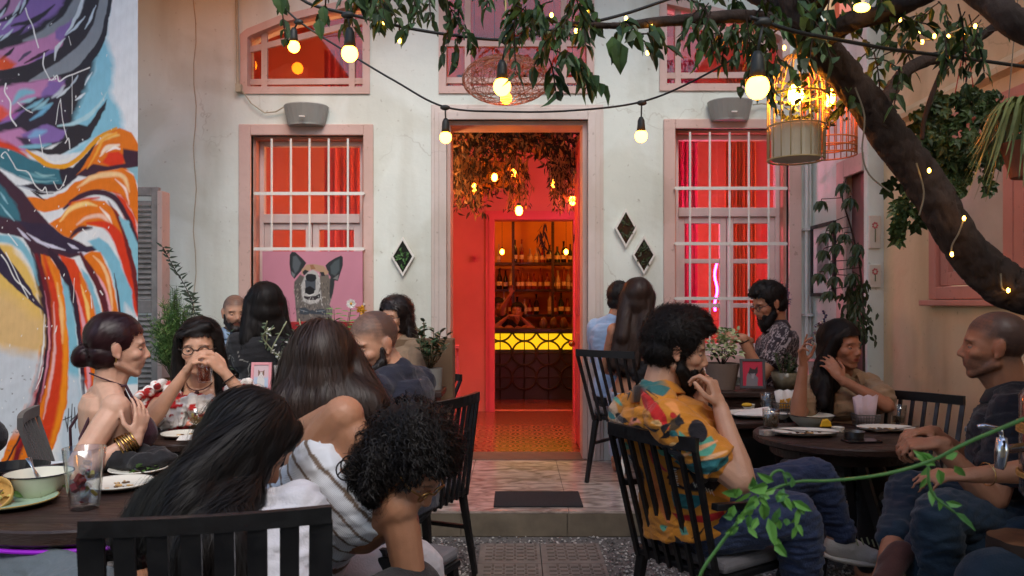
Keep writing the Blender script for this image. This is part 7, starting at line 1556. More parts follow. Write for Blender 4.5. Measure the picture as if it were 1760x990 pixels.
def limb(mb, pts, r0, r1, knob=.06):
    pa = smooth_path(pts, 16); k = len(pa); n_ = 40; i0 = mb.n; mb.tube(pa, [r0+(r1-r0)*i/(k-1) for i in range(k)], n_); v = mb.v[-1]; c_ = np.repeat(np.array([tuple(q) for q in pa]), n_, 0); d_ = v-c_
    cr_ = np.abs(wob(v*np.array([1, 1, .45]), 61, f=55))+.5*np.abs(wob(v, 62, f=150)); big = wob(v, 63, f=9); mb.v[-1] = c_+d_*(1.04-.26*(1-np.minimum(1, cr_*2.2))+.13*big)[:, None]; return pa
b = MB()
limb(b, [(2.35, 1.8, -.05), (2.32, 1.85, .6), (2.15, 2.0, 1.15), P(1790, 512, 2.25), P(1715, 478, 2.28), P(1650, 415, 2.3), P(1592, 318, 2.32), P(1535, 240, 2.34), P(1478, 160, 2.36), P(1420, 95, 2.38), P(1372, 20, 2.4), P(1350, -120, 2.45), P(1300, -300, 2.5)], .066, .042)
b.build('trunk', m_bark, tree, smooth=True)
limbs = [([P(1400, 60, 2.38), P(1300, 30, 2.3), P(1180, 34, 2.25), P(1060, 44, 2.2), P(980, 40, 2.2)], .026, .005), ([P(1380, 40, 2.4), P(1310, 0, 2.5), P(1200, -50, 2.6), P(1000, -70, 2.6), P(800, -60, 2.6), P(600, -50, 2.6)], .03, .008),
 ([P(1395, 80, 2.38), P(1460, 40, 2.2), P(1530, 20, 2.1), P(1640, -30, 2.0)], .03, .02), ([P(1500, 210, 2.34), P(1560, 120, 2.5), P(1640, 90, 2.6), P(1690, 60, 2.6), P(1740, 20, 2.6)], .022, .012), ([P(1378, 20, 2.4), P(1500, -130, 2.1), P(1640, -50, 1.9), P(1700, 0, 1.85), P(1780, 60, 1.8), P(2000, 150, 1.9), P(2300, 160, 2.1)], .05, .02), ([P(1640, 92, 2.6), P(1615, 130, 2.6), P(1590, 200, 2.6), P(1585, 240, 2.6)], .010, .006)]
for pts, r0, r1 in limbs: b = MB(); limb(b, pts, r0, r1); b.build('limb', m_bark, tree, smooth=True)
def sprig(mb, p, d, L, n, ll, lw, droop=.5, mi=0, stem=None, curl=.2):
    p = Vector(p); d = Vector(d).normalized(); pts = [p.copy()]
    for i in range(n):
        d = (d+Vector((0, 0, -droop/n))+Vector(rg.normal(size=3))*.06).normalized(); p = p+d*(L/n); pts.append(p.copy()); x = d.cross(Vector((0, 0, 1))); x = x.normalized() if x.length > .1 else Vector((1, 0, 0))
        for sg in (-1, 1): mb.leaf(p, d*.7+x*sg*rg.uniform(.4, .9)+Vector((0, 0, -rg.uniform(.2, .9))), Vector((rg.normal()*.5, rg.normal()*.5, 1)), ll*rg.uniform(.45, 1.35), lw*rg.uniform(.6, 1.35), fold=rg.uniform(.05, .6), mi=mi if rg.random() < .75 else 1-mi, curl=curl*rg.uniform(-.6, 2.4))
    if stem: stem.tube(pts, .0022, 4)
    return p
# crown: visible hanging sprays, plus the mass above the frame that shades the right side
lv = MB(); st = MB()
def spray(x0, x1, y0, y1, d0, d1, n, ll=.048, lw=.019, L=.16, k=5, mi=0):
    for i in range(n): sprig(lv, P(rg.uniform(x0, x1), rg.uniform(y0, y1), rg.uniform(d0, d1)), (rg.normal()*.6, rg.normal()*.5, rg.uniform(-.7, .2)), L*rg.uniform(.6, 1.3), k, ll, lw, 1.2, mi, st)
spray(590, 860, -45, 0, 2.1, 2.6, 20, L=.11); spray(600, 700, 0, 20, 2.2, 2.5, 4, L=.08); spray(700, 800, 30, 55, 2.2, 2.4, 5, L=.08, k=4); spray(860, 1010, -20, 45, 2.1, 2.4, 20, L=.12); spray(940, 1010, 70, 105, 2.0, 2.3, 6, ll=.06, lw=.024, L=.10, k=4); spray(1045, 1115, 30, 60, 2.0, 2.2, 5, ll=.06, lw=.026, L=.09, k=4)
spray(1140, 1340, -20, 45, 2.1, 2.5, 19, L=.12); spray(1190, 1330, 40, 65, 2.1, 2.4, 6, L=.08); spray(1340, 1560, -40, 30, 2.0, 2.6, 20, L=.18, lw=.028); spray(1440, 1560, 60, 150, 2.3, 2.6, 12, L=.12, k=4); spray(1540, 1700, 0, 60, 2.0, 2.6, 16, L=.15)
spray(480, 640, -60, -20, 2.0, 2.6, 8, L=.12); spray(1290, 1345, 60, 120, 2.1, 2.3, 6, L=.10)
for x, y, d, l_ in ((555, 40, 2.0, .05), (548, 62, 2.0, .055), (478, 0, 1.8, .075), (1062, 100, 2.1, .09), (1052, 92, 2.1, .075)): lv.leaf(P(x, y-30, d), (.1, 0, -1), (0, -1, .2), l_, l_*.55, mi=1)
for i in range(900):     # crown above the frame
    x, y, z = rg.uniform(-.3, 3.2), rg.uniform(1.2, 4.6), rg.uniform(2.75, 4.0)
    if z < 1.35+.42*y: z = 1.35+.42*y+rg.uniform(.02, .9)
    sprig(lv, (x, y, z), rg.normal(size=3), .2, 5, .075, .032, .6)
lv.build('crown', [m_leafd, m_leafl], tree); st.build('twigs', m_bark, tree)
# fairy lights wound on the trunk and branch
fl = thing('fairy_lights', P(1560, 300, 2.2), 'warm fairy lights on clear wire wound along the tree', 'fairy lights'); b = MB()
for pts in ([(1470, 150), (1486, 200), (1482, 260), (1494, 300), (1530, 330)], [(1575, 280), (1588, 330), (1580, 370)], [(1657, 375), (1648, 400), (1637, 420), (1634, 437)], [(1720, 470), (1722, 495), (1732, 500)], [(1560, 70), (1610, 66), (1650, 50), (1690, 40)]): b.tube(smooth_path([P(x, y, 2.22) for x, y in pts], 4), .0025, 5)
b.build('wire', mat('clear_wire', lin(120, 110, 90), .4), fl); m_fb = mat('fairy_bulb', lin(255, 190, 80), .4, var=0, emit=lin(255, 180, 60), es=18)
for x, y in ((1597, 293), (1657, 375), (1636, 437), (1733, 499), (1481, 14), (1547, 33), (1581, 53), (1606, 62), (1585, 72), (1630, 63), (1657, 55), (1676, 45), (1686, 20), (1348, 82), (1008, 20), (1076, 32), (1120, 46), (990, 53), (1113, 91), (660, 38), (687, 70), (948, 26)): b = MB(); b.ell(P(x, y, 2.2), (.0045, .0045, .007), None, 8, 6); b.build('light', m_fb, fl, smooth=True)
lantern = MB(); c = P(1481, 13, 2.05); lantern.ell(c, (.022, .012, .012)); tag(lantern.build('lantern_bulb', mat('lantern_glow', lin(255, 200, 80), .4, var=0, emit=lin(255, 190, 60), es=10), smooth=True), 'elongated warm lamp glowing behind the topmost branch', 'lamp')

# ================================================================ foreground vine, hanging plants
m_vine = mat('vine_green', lin(84, 130, 62), .45, var=.15, vs=30); m_vleaf = mat('vine_leaf', lin(116, 172, 76), .45, var=.2, vs=30)
vn = thing('vine_tendril', P(1500, 820, 1.2), 'bright green climbing tendril with young leaves crossing the lower right foreground', 'vine'); b = MB(); ls_ = MB()
pa = smooth_path([P(1800, 705, 1.15), P(1740, 728, 1.15), P(1660, 762, 1.16), P(1600, 792, 1.17), P(1520, 815, 1.18), P(1430, 826, 1.2), P(1370, 828, 1.2), P(1320, 845, 1.2), P(1290, 870, 1.2)], 5); b.tube(pa, [.0034-.0014*i/len(pa) for i in range(len(pa))], 8)
pb = smooth_path([P(1300, 860, 1.2), P(1262, 905, 1.2), P(1235, 940, 1.2), P(1205, 985, 1.2), P(1190, 1040, 1.2)], 5); b.tube(pb, .0028, 8); b.tube(smooth_path([P(1352, 832, 1.2), P(1345, 810, 1.2), P(1330, 812, 1.2), P(1318, 830, 1.2)], 5), .0022, 6); b.tube(smooth_path([P(1595, 800, 1.17), P(1597, 830, 1.17), P(1608, 855, 1.17), P(1640, 880, 1.17)], 5), .0022, 6); b.build('stem', m_vine, vn, smooth=True)
def vl(x, y, dx, dy, L, W, d=1.19): ls_.leaf(P(x, y, d), (dx, rg.uniform(-.3, .3), -dy), (rg.normal()*.35, -1, rg.normal()*.35), L/F*d*rg.uniform(.85, 1.1), W/F*d*rg.uniform(.65, .95), fold=rg.uniform(.05, .4), curl=rg.uniform(-.15, .35), mi=int(rg.random() < .35))
for q_ in ((1330, 828, -1, -.5, 36, 20), (1320, 835, -.9, .1, 40, 26), (1300, 850, -.5, .8, 44, 28), (1275, 845, -1, .2, 34, 24), (1290, 838, .1, -1, 22, 16), (1262, 868, -.3, 1, 34, 22), (1310, 862, .2, 1, 40, 26), (1340, 850, .5, .8, 36, 22), (1362, 860, .9, .5, 40, 22), (1372, 872, -.2, 1, 34, 20), (1320, 890, .2, 1, 44, 22), (1322, 925, .8, .3, 26, 16), (1330, 930, .8, 1, 36, 18), (1270, 905, -.8, .4, 26, 16), (1285, 905, .5, .6, 26, 16), (1262, 905, -.4, 1, 22, 14), (1608, 800, -.9, -.6, 40, 26), (1612, 806, .3, .9, 36, 20), (1600, 805, -1, .6, 26, 16), (1625, 788, 1, -.4, 24, 16), (1640, 800, 1, 1, 30, 16), (1600, 838, -.1, 1, 30, 16), (1612, 855, .1, 1, 26, 18), (1625, 862, 1, .3, 34, 20), (1640, 880, .9, .7, 44, 18), (1592, 820, -.3, .9, 26, 14), (1360, 838, .1, -.8, 20, 14), (1345, 815, .8, .2, 24, 14), (1368, 900, .6, .9, 30, 16), (1600, 795, -.6, -1, 24, 18)): vl(*q_)
for i in range(26): vl(rg.uniform(1255, 1380), rg.uniform(835, 905), rg.normal(), rg.normal()+.5, rg.uniform(18, 32), rg.uniform(12, 18))
ls_.build('leaves', [m_vleaf, mat('vine_leaf_dark', lin(78, 128, 58), .45, var=.3, vs=60)], vn)
# spider plant hanging at the right edge
sp = thing('hanging_spider_plant', P(1790, 330, 2.0), 'striped spider plant spilling its arching leaves at the right edge', 'plant'); b = MB(); c0 = P(1775, 245, 2.0)
m_sp = mat('spider_leaf', lin(128, 134, 76), .5, var=.25, vs=30)
for i in range(70):
    a = rg.uniform(PI*.55, PI*1.5); L_ = rg.uniform(.10, .19); dr = rg.uniform(.08, .22); o_ = Vector((math.cos(a), math.sin(a)*.8, 0)); pts = [c0+o_*L_*t+Vector((0, 0, .13*math.sin(min(1, t*1.25)*PI*.8)-dr*t*t)) for t in np.linspace(0, 1, 9)]; sd = Vector((-o_.y, o_.x, 0)).normalized(); v_ = []
    for j, p_0 in enumerate(pts): w_ = .006*(1-(j/8)**2)+.0006; v_ += [tuple(p_0-sd*w_), tuple(p_0+sd*w_)]
    b.add(v_, [(2*j, 2*j+1, 2*j+3, 2*j+2) for j in range(8)])
b.build('leaves', m_sp, sp); b = MB(); b.lathe([(.0001, 0), (.05, 0), (.075, .09), (.07, .09)], Matrix.Translation(c0-Vector((0, 0, .09))), 20); b.build('pot', mat('terracotta', lin(150, 84, 58), .8), sp); b = MB()
for k in range(3): b.tube([c0+Vector((.07*math.cos(k*2.1), .07*math.sin(k*2.1), 0)), c0+Vector((0, 0, .8))], .0015, 4)
b.build('hanger', mat('clear_wire', (.2, .2, .2)), sp)
# ivy basket hanging by red cord from the branch
iv = thing('hanging_ivy_basket', P(1655, 200, 2.75), 'dark lobed ivy hanging in a bushy clump from red cords', 'plant'); b = MB(); tm = MB(); m_ivy = mat('ivy_leaf', lin(60, 80, 40), .5, var=.35, vs=20)
def ivy_leaf(mb, p, d, s_):
    d = Vector(d).normalized(); n = Vector((rg.normal()*.5, -1, rg.normal()*.5)); x = d.cross(n).normalized()
    for ang, l in ((0, 1), (.8, .75), (-.8, .75), (1.6, .5), (-1.6, .5)): dd = d*math.cos(ang)+x*math.sin(ang); mb.leaf(p, dd, n, s_*l, s_*.5, curl=.1)
for i in range(330): q_ = rg.normal(size=3); q_ /= np.linalg.norm(q_); r_ = rg.uniform(.3, 1)**.5; c_ = P(1665+q_[0]*r_*105, 220+q_[2]*r_*72*-1, 2.75+q_[1]*r_*.14); ivy_leaf(b, c_, (rg.normal()*.6, rg.normal()*.4, -1), rg.uniform(.025, .05))
for x, y0_, y1_ in ((1600, 240, 350), (1620, 260, 330), (1640, 270, 310), (1580, 300, 375), (1560, 330, 400), (1545, 345, 415), (1660, 280, 330), (1700, 260, 330), (1625, 380, 395)):
    tm.tube([P(x, y0_, 2.72), P(x-4, (y0_+y1_)/2, 2.72), P(x-6, y1_, 2.72)], .002, 4)
    for k in range(12): t = k/11; ivy_leaf(b, P(x-6*t+rg.uniform(-8, 8), y0_+(y1_-y0_)*t, 2.72), (rg.normal(), 0, -1), rg.uniform(.025, .045))
for (xa_, ya_), (xb_, yb_) in (((1520, 320), (1575, 300)), ((1570, 395), (1600, 350)), ((1535, 400), (1562, 350))):
    for k in range(8): t = k/7; ivy_leaf(b, P(xa_+(xb_-xa_)*t+rg.uniform(-6, 6), ya_+(yb_-ya_)*t+rg.uniform(-8, 8), 2.4), (rg.normal(), 0, -1), rg.uniform(.03, .045))
b.build('leaves', m_ivy, iv); tm.build('vines', m_bark, iv); b = MB()
for dx in (-20, 0, 16): b.tube([P(1660, 62, 2.75), P(1660+dx, 170, 2.75)], .002, 4)
b.bar(P(1655, 58, 2.74), P(1662, 80, 2.74), .022, .01); b.build('red_cord', mat('red_cord', lin(150, 36, 28), .7), iv)

# ================================================================ potted plants
def pot(t, c, r0, r1, h, m, n=28, rim=True):
    b = MB(); b.lathe([(.0001, 0), (r0, 0), (r1, h), (r1*.9, h), (r1*.88, h*.9), (.0001, h*.9)], Matrix.Translation(c), n, close=True); b.build('pot', m, t, smooth=False); b = MB(); b.lathe([(.0001, h*.88), (r1*.88, h*.91)], Matrix.Translation(c), n); b.build('soil', mat('soil', lin(46, 36, 28), .95), t)
m_gpot = mat('grey_pot', lin(126, 124, 118), .8, var=.1, bump=.2, bs=60); m_wpot = mat('white_pot', lin(206, 206, 200), .6, bump=.6, bs=40); m_tpot = mat('taupe_pot', lin(120, 104, 92), .75, var=.08)
# feathery bush, left
t = thing('feathery_shrub', P(302, 640, 4.95), 'feathery light green shrub with an olive sprig in a woven pot, beside the grey shutter', 'plant'); b = MB(); s2 = MB(); base_ = P(302, 650, 4.95)
for i in range(230):
    a = rg.uniform(0, 6.28); rr_ = rg.uniform(0, .15); top = base_+Vector((rr_*math.cos(a)*1.15, rr_*math.sin(a), rg.uniform(.15, .60)*(1-.25*rr_/.13))); pm = base_.lerp(top, .5)+Vector((0, 0, .02)); s2.tube([base_+Vector((rr_*.2*math.cos(a), rr_*.2*math.sin(a), .0)), pm, top], .0018, 3)
    for k in range(26): q_ = pm.lerp(top, rg.uniform(-.2, 1.05)); b.leaf(q_, (rg.normal()*.7, rg.normal()*.7, rg.uniform(.1, 1)), rg.normal(size=3), .045, .0045, mi=int(rg.random() < .3))
b.build('foliage', [mat('feathery_leaf', lin(84, 124, 62), .6, var=.3, vs=12), mat('feathery_leaf_light', lin(126, 158, 84), .6)], t); s2.build('stems', mat('green_stem', lin(70, 84, 48), .7), t); pot(t, base_-Vector((0, 0, .30)), .085, .10, .30, mat('woven_pot', lin(140, 104, 66), .9, var=.3, vs=40, bump=.8, bs=50))
b = MB(); st_ = MB(); ol = smooth_path([P(290, 640, 4.85), P(330, 540, 4.8), P(322, 500, 4.8), P(300, 462, 4.8), P(280, 425, 4.8)], 6); st_.tube(ol, .003, 4)
for i, q_ in enumerate(ol):
    if i > 5:
        for sg in (-1, 1): b.leaf(q_, (sg*rg.uniform(.4, 1), rg.normal()*.3, rg.uniform(-.1, .8)), (0, -1, .3), .055, .014)
ob = smooth_path([P(322, 500, 4.8), P(336, 540, 4.8), P(344, 580, 4.8), P(346, 610, 4.8)], 6); st_.tube(ob, .002, 4)
for q_ in ob:
    for sg in (-1, 1): b.leaf(q_, (sg*.8, 0, rg.uniform(-.4, .4)), (0, -1, .3), .05, .013)
b.build('olive_leaves', mat('olive_leaf', lin(58, 72, 54), .5), t); st_.build('olive_stem', m_bark, t)
# jade plant
def fleshy(t, base_, R_, H_, n, ll, lw, m, sm, seed=1, up=.9):
    r2 = np.random.default_rng(seed); b = MB(); s2 = MB()
    for i in range(n):
        a = r2.uniform(0, 6.28); tip = base_+Vector((R_*math.cos(a)*r2.uniform(.2, 1), R_*math.sin(a)*r2.uniform(.2, 1), H_*r2.uniform(.35, 1))); md = base_.lerp(tip, .5)+Vector((R_*.1*math.cos(a), R_*.1*math.sin(a), 0)); s2.tube([base_, md, tip], [.006, .004, .0025], 5)
        for k in range(9): q_ = md.lerp(tip, k/8); an = r2.uniform(0, 6.28); b.leaf(q_, (math.cos(an), math.sin(an), r2.uniform(.2, up)), (-math.cos(an)*.3, -math.sin(an)*.3, 1), ll*r2.uniform(.7, 1.1), lw, shape=1, fold=.1, curl=.05)
    b.build('leaves', m, t); s2.build('stems', sm, t, smooth=True)
c = P(743, 671, 4.66); t = thing('jade_plant', c, 'jade plant with plump dark leaves in a grey pot beside the doorway', 'plant'); pot(t, c, .055, .062, .135, m_gpot); fleshy(t, c+Vector((-.02, 0, .12)), .15, .30, 16, .055, .028, mat('jade_leaf', lin(58, 82, 54), .35, var=.25, vs=15), mat('jade_stem', lin(96, 84, 60), .8), 3)
b = MB(); c2 = P(712, 690, 4.95); b.bx(c2.x-.12, c2.x+.25, 4.9, 5.1, .83-.2, 1.12); tag(b.build('cardboard_crate', mat('kraft_board', lin(112, 88, 66), .9, var=.1), bevel=.004), 'brown box standing behind the jade plant', 'box')
# curly plant in the ribbed white pot
c = P(489, 671, 4.62); t = thing('twisted_plant', c, 'pale twisting succulent with small white flowers in a ribbed white pot', 'plant'); pot(t, c, .05, .062, .15, m_wpot); b = MB(); lf = MB()
for i in range(18): a = rg.uniform(0, 6.28); pts = [c+Vector((0, 0, .13)), c+Vector((.06*math.cos(a), .06*math.sin(a), .22)), c+Vector((.13*math.cos(a+.6), .10*math.sin(a+.6), .22+rg.uniform(-.05, .12))), c+Vector((.10*math.cos(a+1.4), .1*math.sin(a+1.4), .18+rg.uniform(0, .25)))]; b.tube(smooth_path(pts, 5), .004, 5); [lf.leaf(smooth_path(pts, 5)[k], rg.normal(size=3), rg.normal(size=3), .03, .012, mi=int(rg.random() < .3)) for k in range(5, 15)]
b.build('stems', mat('pale_stem', lin(150, 154, 120), .6), t, smooth=True); lf.build('leaves', [mat('sage_leaf', lin(104, 120, 92), .6), mat('tiny_flower', lin(214, 214, 206), .7)], t)
c = P(412, 671, 4.7); t = thing('thin_twig_plant', c, 'thin grey green twigs rising before the pale blue shirt on the left console', 'plant'); pot(t, c, .04, .045, .07, m_wpot); b = MB(); lf = MB()
for x, y in ((396, 570), (430, 560), (404, 580), (446, 575), (515, 560), (540, 570)):
    pts = smooth_path([c+Vector((0, 0, .06)), P((x+412)/2-6, (y+671)/2, 4.68), P(x, y, 4.66)], 7); b.tube(pts, .002, 4)
    for q_ in pts[5:]:
        for sg in (-1, 1): lf.leaf(q_, (sg, rg.normal()*.3, rg.uniform(0, .8)), (0, -1, .2), .03, .009)
b.build('stems', m_bark, t); lf.build('leaves', _M['olive_leaf'], t)
# palm leaf, daisy bunch (behind the heads)
c = P(580, 640, 5.0); t = thing('palm_and_flowers', c, 'small palm fronds with a white daisy and yellow blooms before the dog poster', 'plant'); pot(t, c-Vector((0, 0, .02)), .06, .07, .14, m_wpot); b = MB(); st_ = MB()
for fx, fy in ((548, 556), (600, 536), (574, 532), (616, 552)):
    pts = smooth_path([c+Vector((0, 0, .1)), P((fx+580)/2, 600, 4.95), P(fx, fy, 4.9)], 8); st_.tube(pts, .002, 4); e_ = pts[-1]
    for k in range(9): q_ = pts[-9+k] if k < 9 else e_; [b.leaf(q_, (sg*1, -.1, .25), (0, -.6, 1), .10*(1-k*.06), .015) for sg in (-1, 1)]
b.build('fronds', mat('palm_leaf', lin(96, 130, 58), .5), t); st_.build('stems', _M['green_stem'], t); b = MB(); fc_ = P(604, 522, 4.9)
for k in range(26): a = k*.6; b.leaf(fc_, (math.cos(a), -.3-.2*(k % 3), math.sin(a)), (0, -1, 0), .034, .012, mi=0)
b.ell(fc_-Vector((0, .01, 0)), .008, None, 8, 5, 1); fy_ = P(620, 533, 4.92)
for k in range(40): b.leaf(fy_+Vector(rg.normal(size=3))*.012, rg.normal(size=3), rg.normal(size=3), .022, .014, mi=1)
b.build('blossoms', [mat('daisy_white', lin(232, 232, 226), .7), mat('bloom_yellow', lin(214, 156, 30), .7)], t); b = MB(); b.tube([c+Vector((0, 0, .1)), P(598, 570, 4.93), fc_], .0025, 5); b.tube([c+Vector((0, 0, .1)), P(612, 570, 4.93), fy_], .0025, 5); b.build('flower_stems', _M['green_stem'], t)
# right console plants
c = P(1241, 668, 4.68); t = thing('variegated_plant', c, 'variegated leafy plant in a large taupe pot on the right console', 'plant'); pot(t, c, .075, .105, .155, m_tpot)
b = MB(); s2 = MB()
for i in range(230): a = rg.uniform(0, 6.28); q_ = c+Vector((0, 0, .26))+Vector((.11*math.cos(a)*rg.uniform(.2, 1), .09*math.sin(a), rg.uniform(-.07, .10))); b.leaf(q_, (rg.normal(), rg.normal(), rg.uniform(-.3, .6)), (rg.normal()*.5, rg.normal()*.5-.3, 1), .032, .02, mi=int(rg.random() < .45), shape=1)
for i in range(10): a = rg.uniform(0, 6.28); s2.tube([c+Vector((0, 0, .13)), c+Vector((.07*math.cos(a), .07*math.sin(a), .24))], .003, 4)
b.build('leaves', [mat('variegated_green', lin(92, 116, 62), .5, var=.3, vs=40), mat('variegated_cream', lin(190, 200, 150), .5)], t); s2.build('stems', m_bark, t)
c = P(1349, 668, 4.66); t = thing('small_glass_planter', c, 'small dark leafed plant in a glass pot, between the frames on the right console', 'plant'); b = MB(); b.lathe([(.0001, 0), (.06, 0), (.085, .10), (.08, .10), (.056, .006), (.0001, .006)], Matrix.Translation(c), 26, close=True); b.build('pot', mat('murky_glass', lin(110, 104, 84), .2, var=.3, vs=30), t, smooth=True); fleshy(t, c+Vector((0, 0, .05)), .10, .17, 12, .034, .02, mat('dark_small_leaf', lin(54, 66, 40), .5, var=.3, vs=30), _M['green_stem'], 5)
c = P(1412, 668, 4.70); t = thing('flower_vase', c, 'tall vase with purple and pink dried flowers behind the khaki shirt', 'flowers'); b = MB(); b.lathe([(.0001, 0), (.03, 0), (.04, .08), (.022, .17), (.026, .19)], Matrix.Translation(c), 18); b.build('vase', m_wpot, t, smooth=True); b = MB(); f_ = MB()
for x, y, k in ((1418, 535, 0), (1408, 560, 1), (1395, 590, 1), (1428, 585, 1), (1402, 575, 1), (1422, 600, 1), (1436, 570, 1)):
    e_ = P(x, y, 4.66); b.tube([c+Vector((0, 0, .15)), (c+Vector((0, 0, .15))).lerp(e_, .5)+Vector((0, 0, .02)), e_], .002, 4)
    if k == 0: [f_.ell(e_+Vector((rg.normal()*.006, rg.normal()*.006, -.012*j)), (.008, .008, .007), None, 6, 4, 0) for j in range(16)]
    else: [f_.leaf(e_+Vector(rg.normal(size=3))*.012, rg.normal(size=3), rg.normal(size=3), .022, .014, mi=int(rg.integers(1, 3))) for j in range(26)]
b.build('stems', _M['green_stem'], t); f_.build('blossoms', [mat('bloom_violet', lin(52, 44, 84), .7), mat('bloom_mauve', lin(110, 80, 90), .7), mat('bloom_cream', lin(170, 160, 136), .7)], t)
c = P(1336, 600, 5.5); t = thing('dried_lavender', c, 'dried lavender and twigs standing on the right window sill', 'flowers'); b = MB(); f_ = MB(); c = Vector((c.x, 5.78, .82)); b.lathe([(.0001, 0), (.04, 0), (.045, .25), (.04, .25)], Matrix.Translation(c), 14)
b.build('vase', m_wpot, t); b = MB()
for i in range(22): e_ = P(rg.uniform(1312, 1358), rg.uniform(478, 530), 5.7); b.tube([c+Vector((0, 0, .22)), e_], .0018, 3); [f_.leaf(e_+Vector((rg.normal()*.008, 0, -.01*j)), rg.normal(size=3), rg.normal(size=3), .018, .01, mi=int(i % 2)) for j in range(9)]
b.build('stems', mat('dry_stem', lin(130, 112, 96), .8), t); f_.build('blossoms', [mat('lavender', lin(110, 96, 140), .8), mat('dry_bloom', lin(176, 150, 140), .8)], t)
# climber with umbrella leaves on the right
t = thing('umbrella_climber', P(1480, 620, 4.6), 'climbing plant with drooping umbrella leaves in front of the black framed picture', 'plant'); b = MB(); s2 = MB()
main = smooth_path([P(1485, 700, 4.6), P(1484, 560, 4.6), P(1478, 460, 4.6), P(1462, 390, 4.6), P(1448, 340, 4.6), P(1455, 305, 4.6)], 6); s2.tube(main, [.008-.005*i/len(main) for i in range(len(main))], 6)
def umb(x, y, n=7, l=.10, d=4.5):
    c_ = P(x, y, d); s2.tube([min(main, key=lambda m: (m-c_).length), c_+Vector((0, 0, .01)), c_], .0025, 4)
    for k in range(n): a = 2*PI*k/n+rg.uniform(-.3, .3); b.leaf(c_, (math.cos(a), math.sin(a)*.6, -.9+.4*math.sin(a)), (0, -.5, 1), l*rg.uniform(.8, 1.15), .034, curl=.25)
for x, y in ((1450, 315), (1462, 340), (1412, 345), (1436, 382), (1452, 402), (1420, 400), (1440, 420), (1416, 430), (1428, 452), (1470, 440), (1408, 470), (1436, 475), (1426, 500), (1475, 420), (1466, 470)): umb(x, y, l=.085 if x > 1405 else .05)
for i in range(260): x = 1470+rg.normal()*13; y = rg.uniform(480, 590); b.leaf(P(x, y, 4.6), (rg.normal()*.5, rg.normal()*.3, -1), (rg.normal()*.4, -1, .3), .05, .02)
b.build('leaves', mat('umbrella_leaf', lin(48, 64, 36), .45, var=.3, vs=20), t); s2.build('stems', m_bark, t); pot(t, P(1485, 800, 4.6), .12, .15, .35, m_tpot)
# ================================================================ lamps: festoon strings, woven pendant, birdcages, bulbs of the red room
m_sock = mat('lamp_socket', lin(40, 40, 34), .5); m_cable = mat('rubber_cable', lin(24, 24, 22), .5)
def glow(name, c, s_): return mat(name, lin(*c), .4, var=0, emit=lin(*c), es=s_)
m_bulb = glow('bulb_warm', (255, 156, 42), 18)
def festoon(name, cable, bulbs, label, r=.0045, bm_=None):
    t = thing(name, cable[0], label, 'string lights'); b = MB(); b.tube(smooth_path(cable, 8), r, 7); b.build('cable', m_cable, t, smooth=True)
    for top, bc, rr_ in bulbs:
        s = MB(); top = Vector(top); bc = Vector(bc); s.ell(top, (.022, .010, .012), None, 10, 6); s.tube([top, bc+Vector((0, 0, rr_+.05))], .0035, 6); s.tube([bc+Vector((0, 0, rr_+.055)), bc+Vector((0, 0, rr_+.04)), bc+Vector((0, 0, rr_+.012)), bc+Vector((0, 0, rr_-.006))], [.008, .015, .017, .019], 12); so = s.build('socket', m_sock, t, smooth=True)
        g_ = MB(); g_.ell(bc, (rr_, rr_, rr_*1.05), None, 20, 14); g_.build('bulb', bm_ or m_bulb, so, smooth=True)
    return t
festoon('string_lights', [P(380, -120, 3.3), P(470, -10, 3.3), P(513, 36, 3.3), P(590, 86, 3.3), P(680, 140, 3.3), P(765, 184, 3.3), P(870, 192, 3.3), P(985, 190, 3.3), P(1103, 175, 3.3), P(1200, 135, 3.2), P(1310, 70, 3.0), P(1360, 30, 2.9)],
        [(P(513, 38, 3.3), P(505, 80, 3.3), .025), (P(765, 185, 3.3), P(766, 236, 3.3), .025), (P(1103, 177, 3.3), P(1102, 234, 3.3), .026)], 'black festoon cable sagging across the facade with three round bulbs')
festoon('string_lights', [P(470, -60, 2.4), P(520, 0, 2.4), P(598, 24, 2.4), P(700, 48, 2.4), P(790, 62, 2.4), P(870, 68, 2.4), P(950, 52, 2.4), P(1060, 28, 2.4), P(1160, -5, 2.4)],
        [(P(598, 26, 2.4), P(601, 92, 2.4), .025), (P(871, 70, 2.4), P(863, 149, 2.4), .027)], 'upper black festoon cable with two bulbs, one above the doorway', .005)
festoon('string_lights', [P(1290, 30, 1.75), P(1370, 55, 1.8), P(1450, 70, 1.9), P(1540, 86, 2.0), P(1640, 98, 2.1), P(1800, 120, 2.2)], [(P(1312, 38, 1.76), P(1302, 150, 1.75), .026)], 'black cable leading from the big near bulb to the right edge', .005)
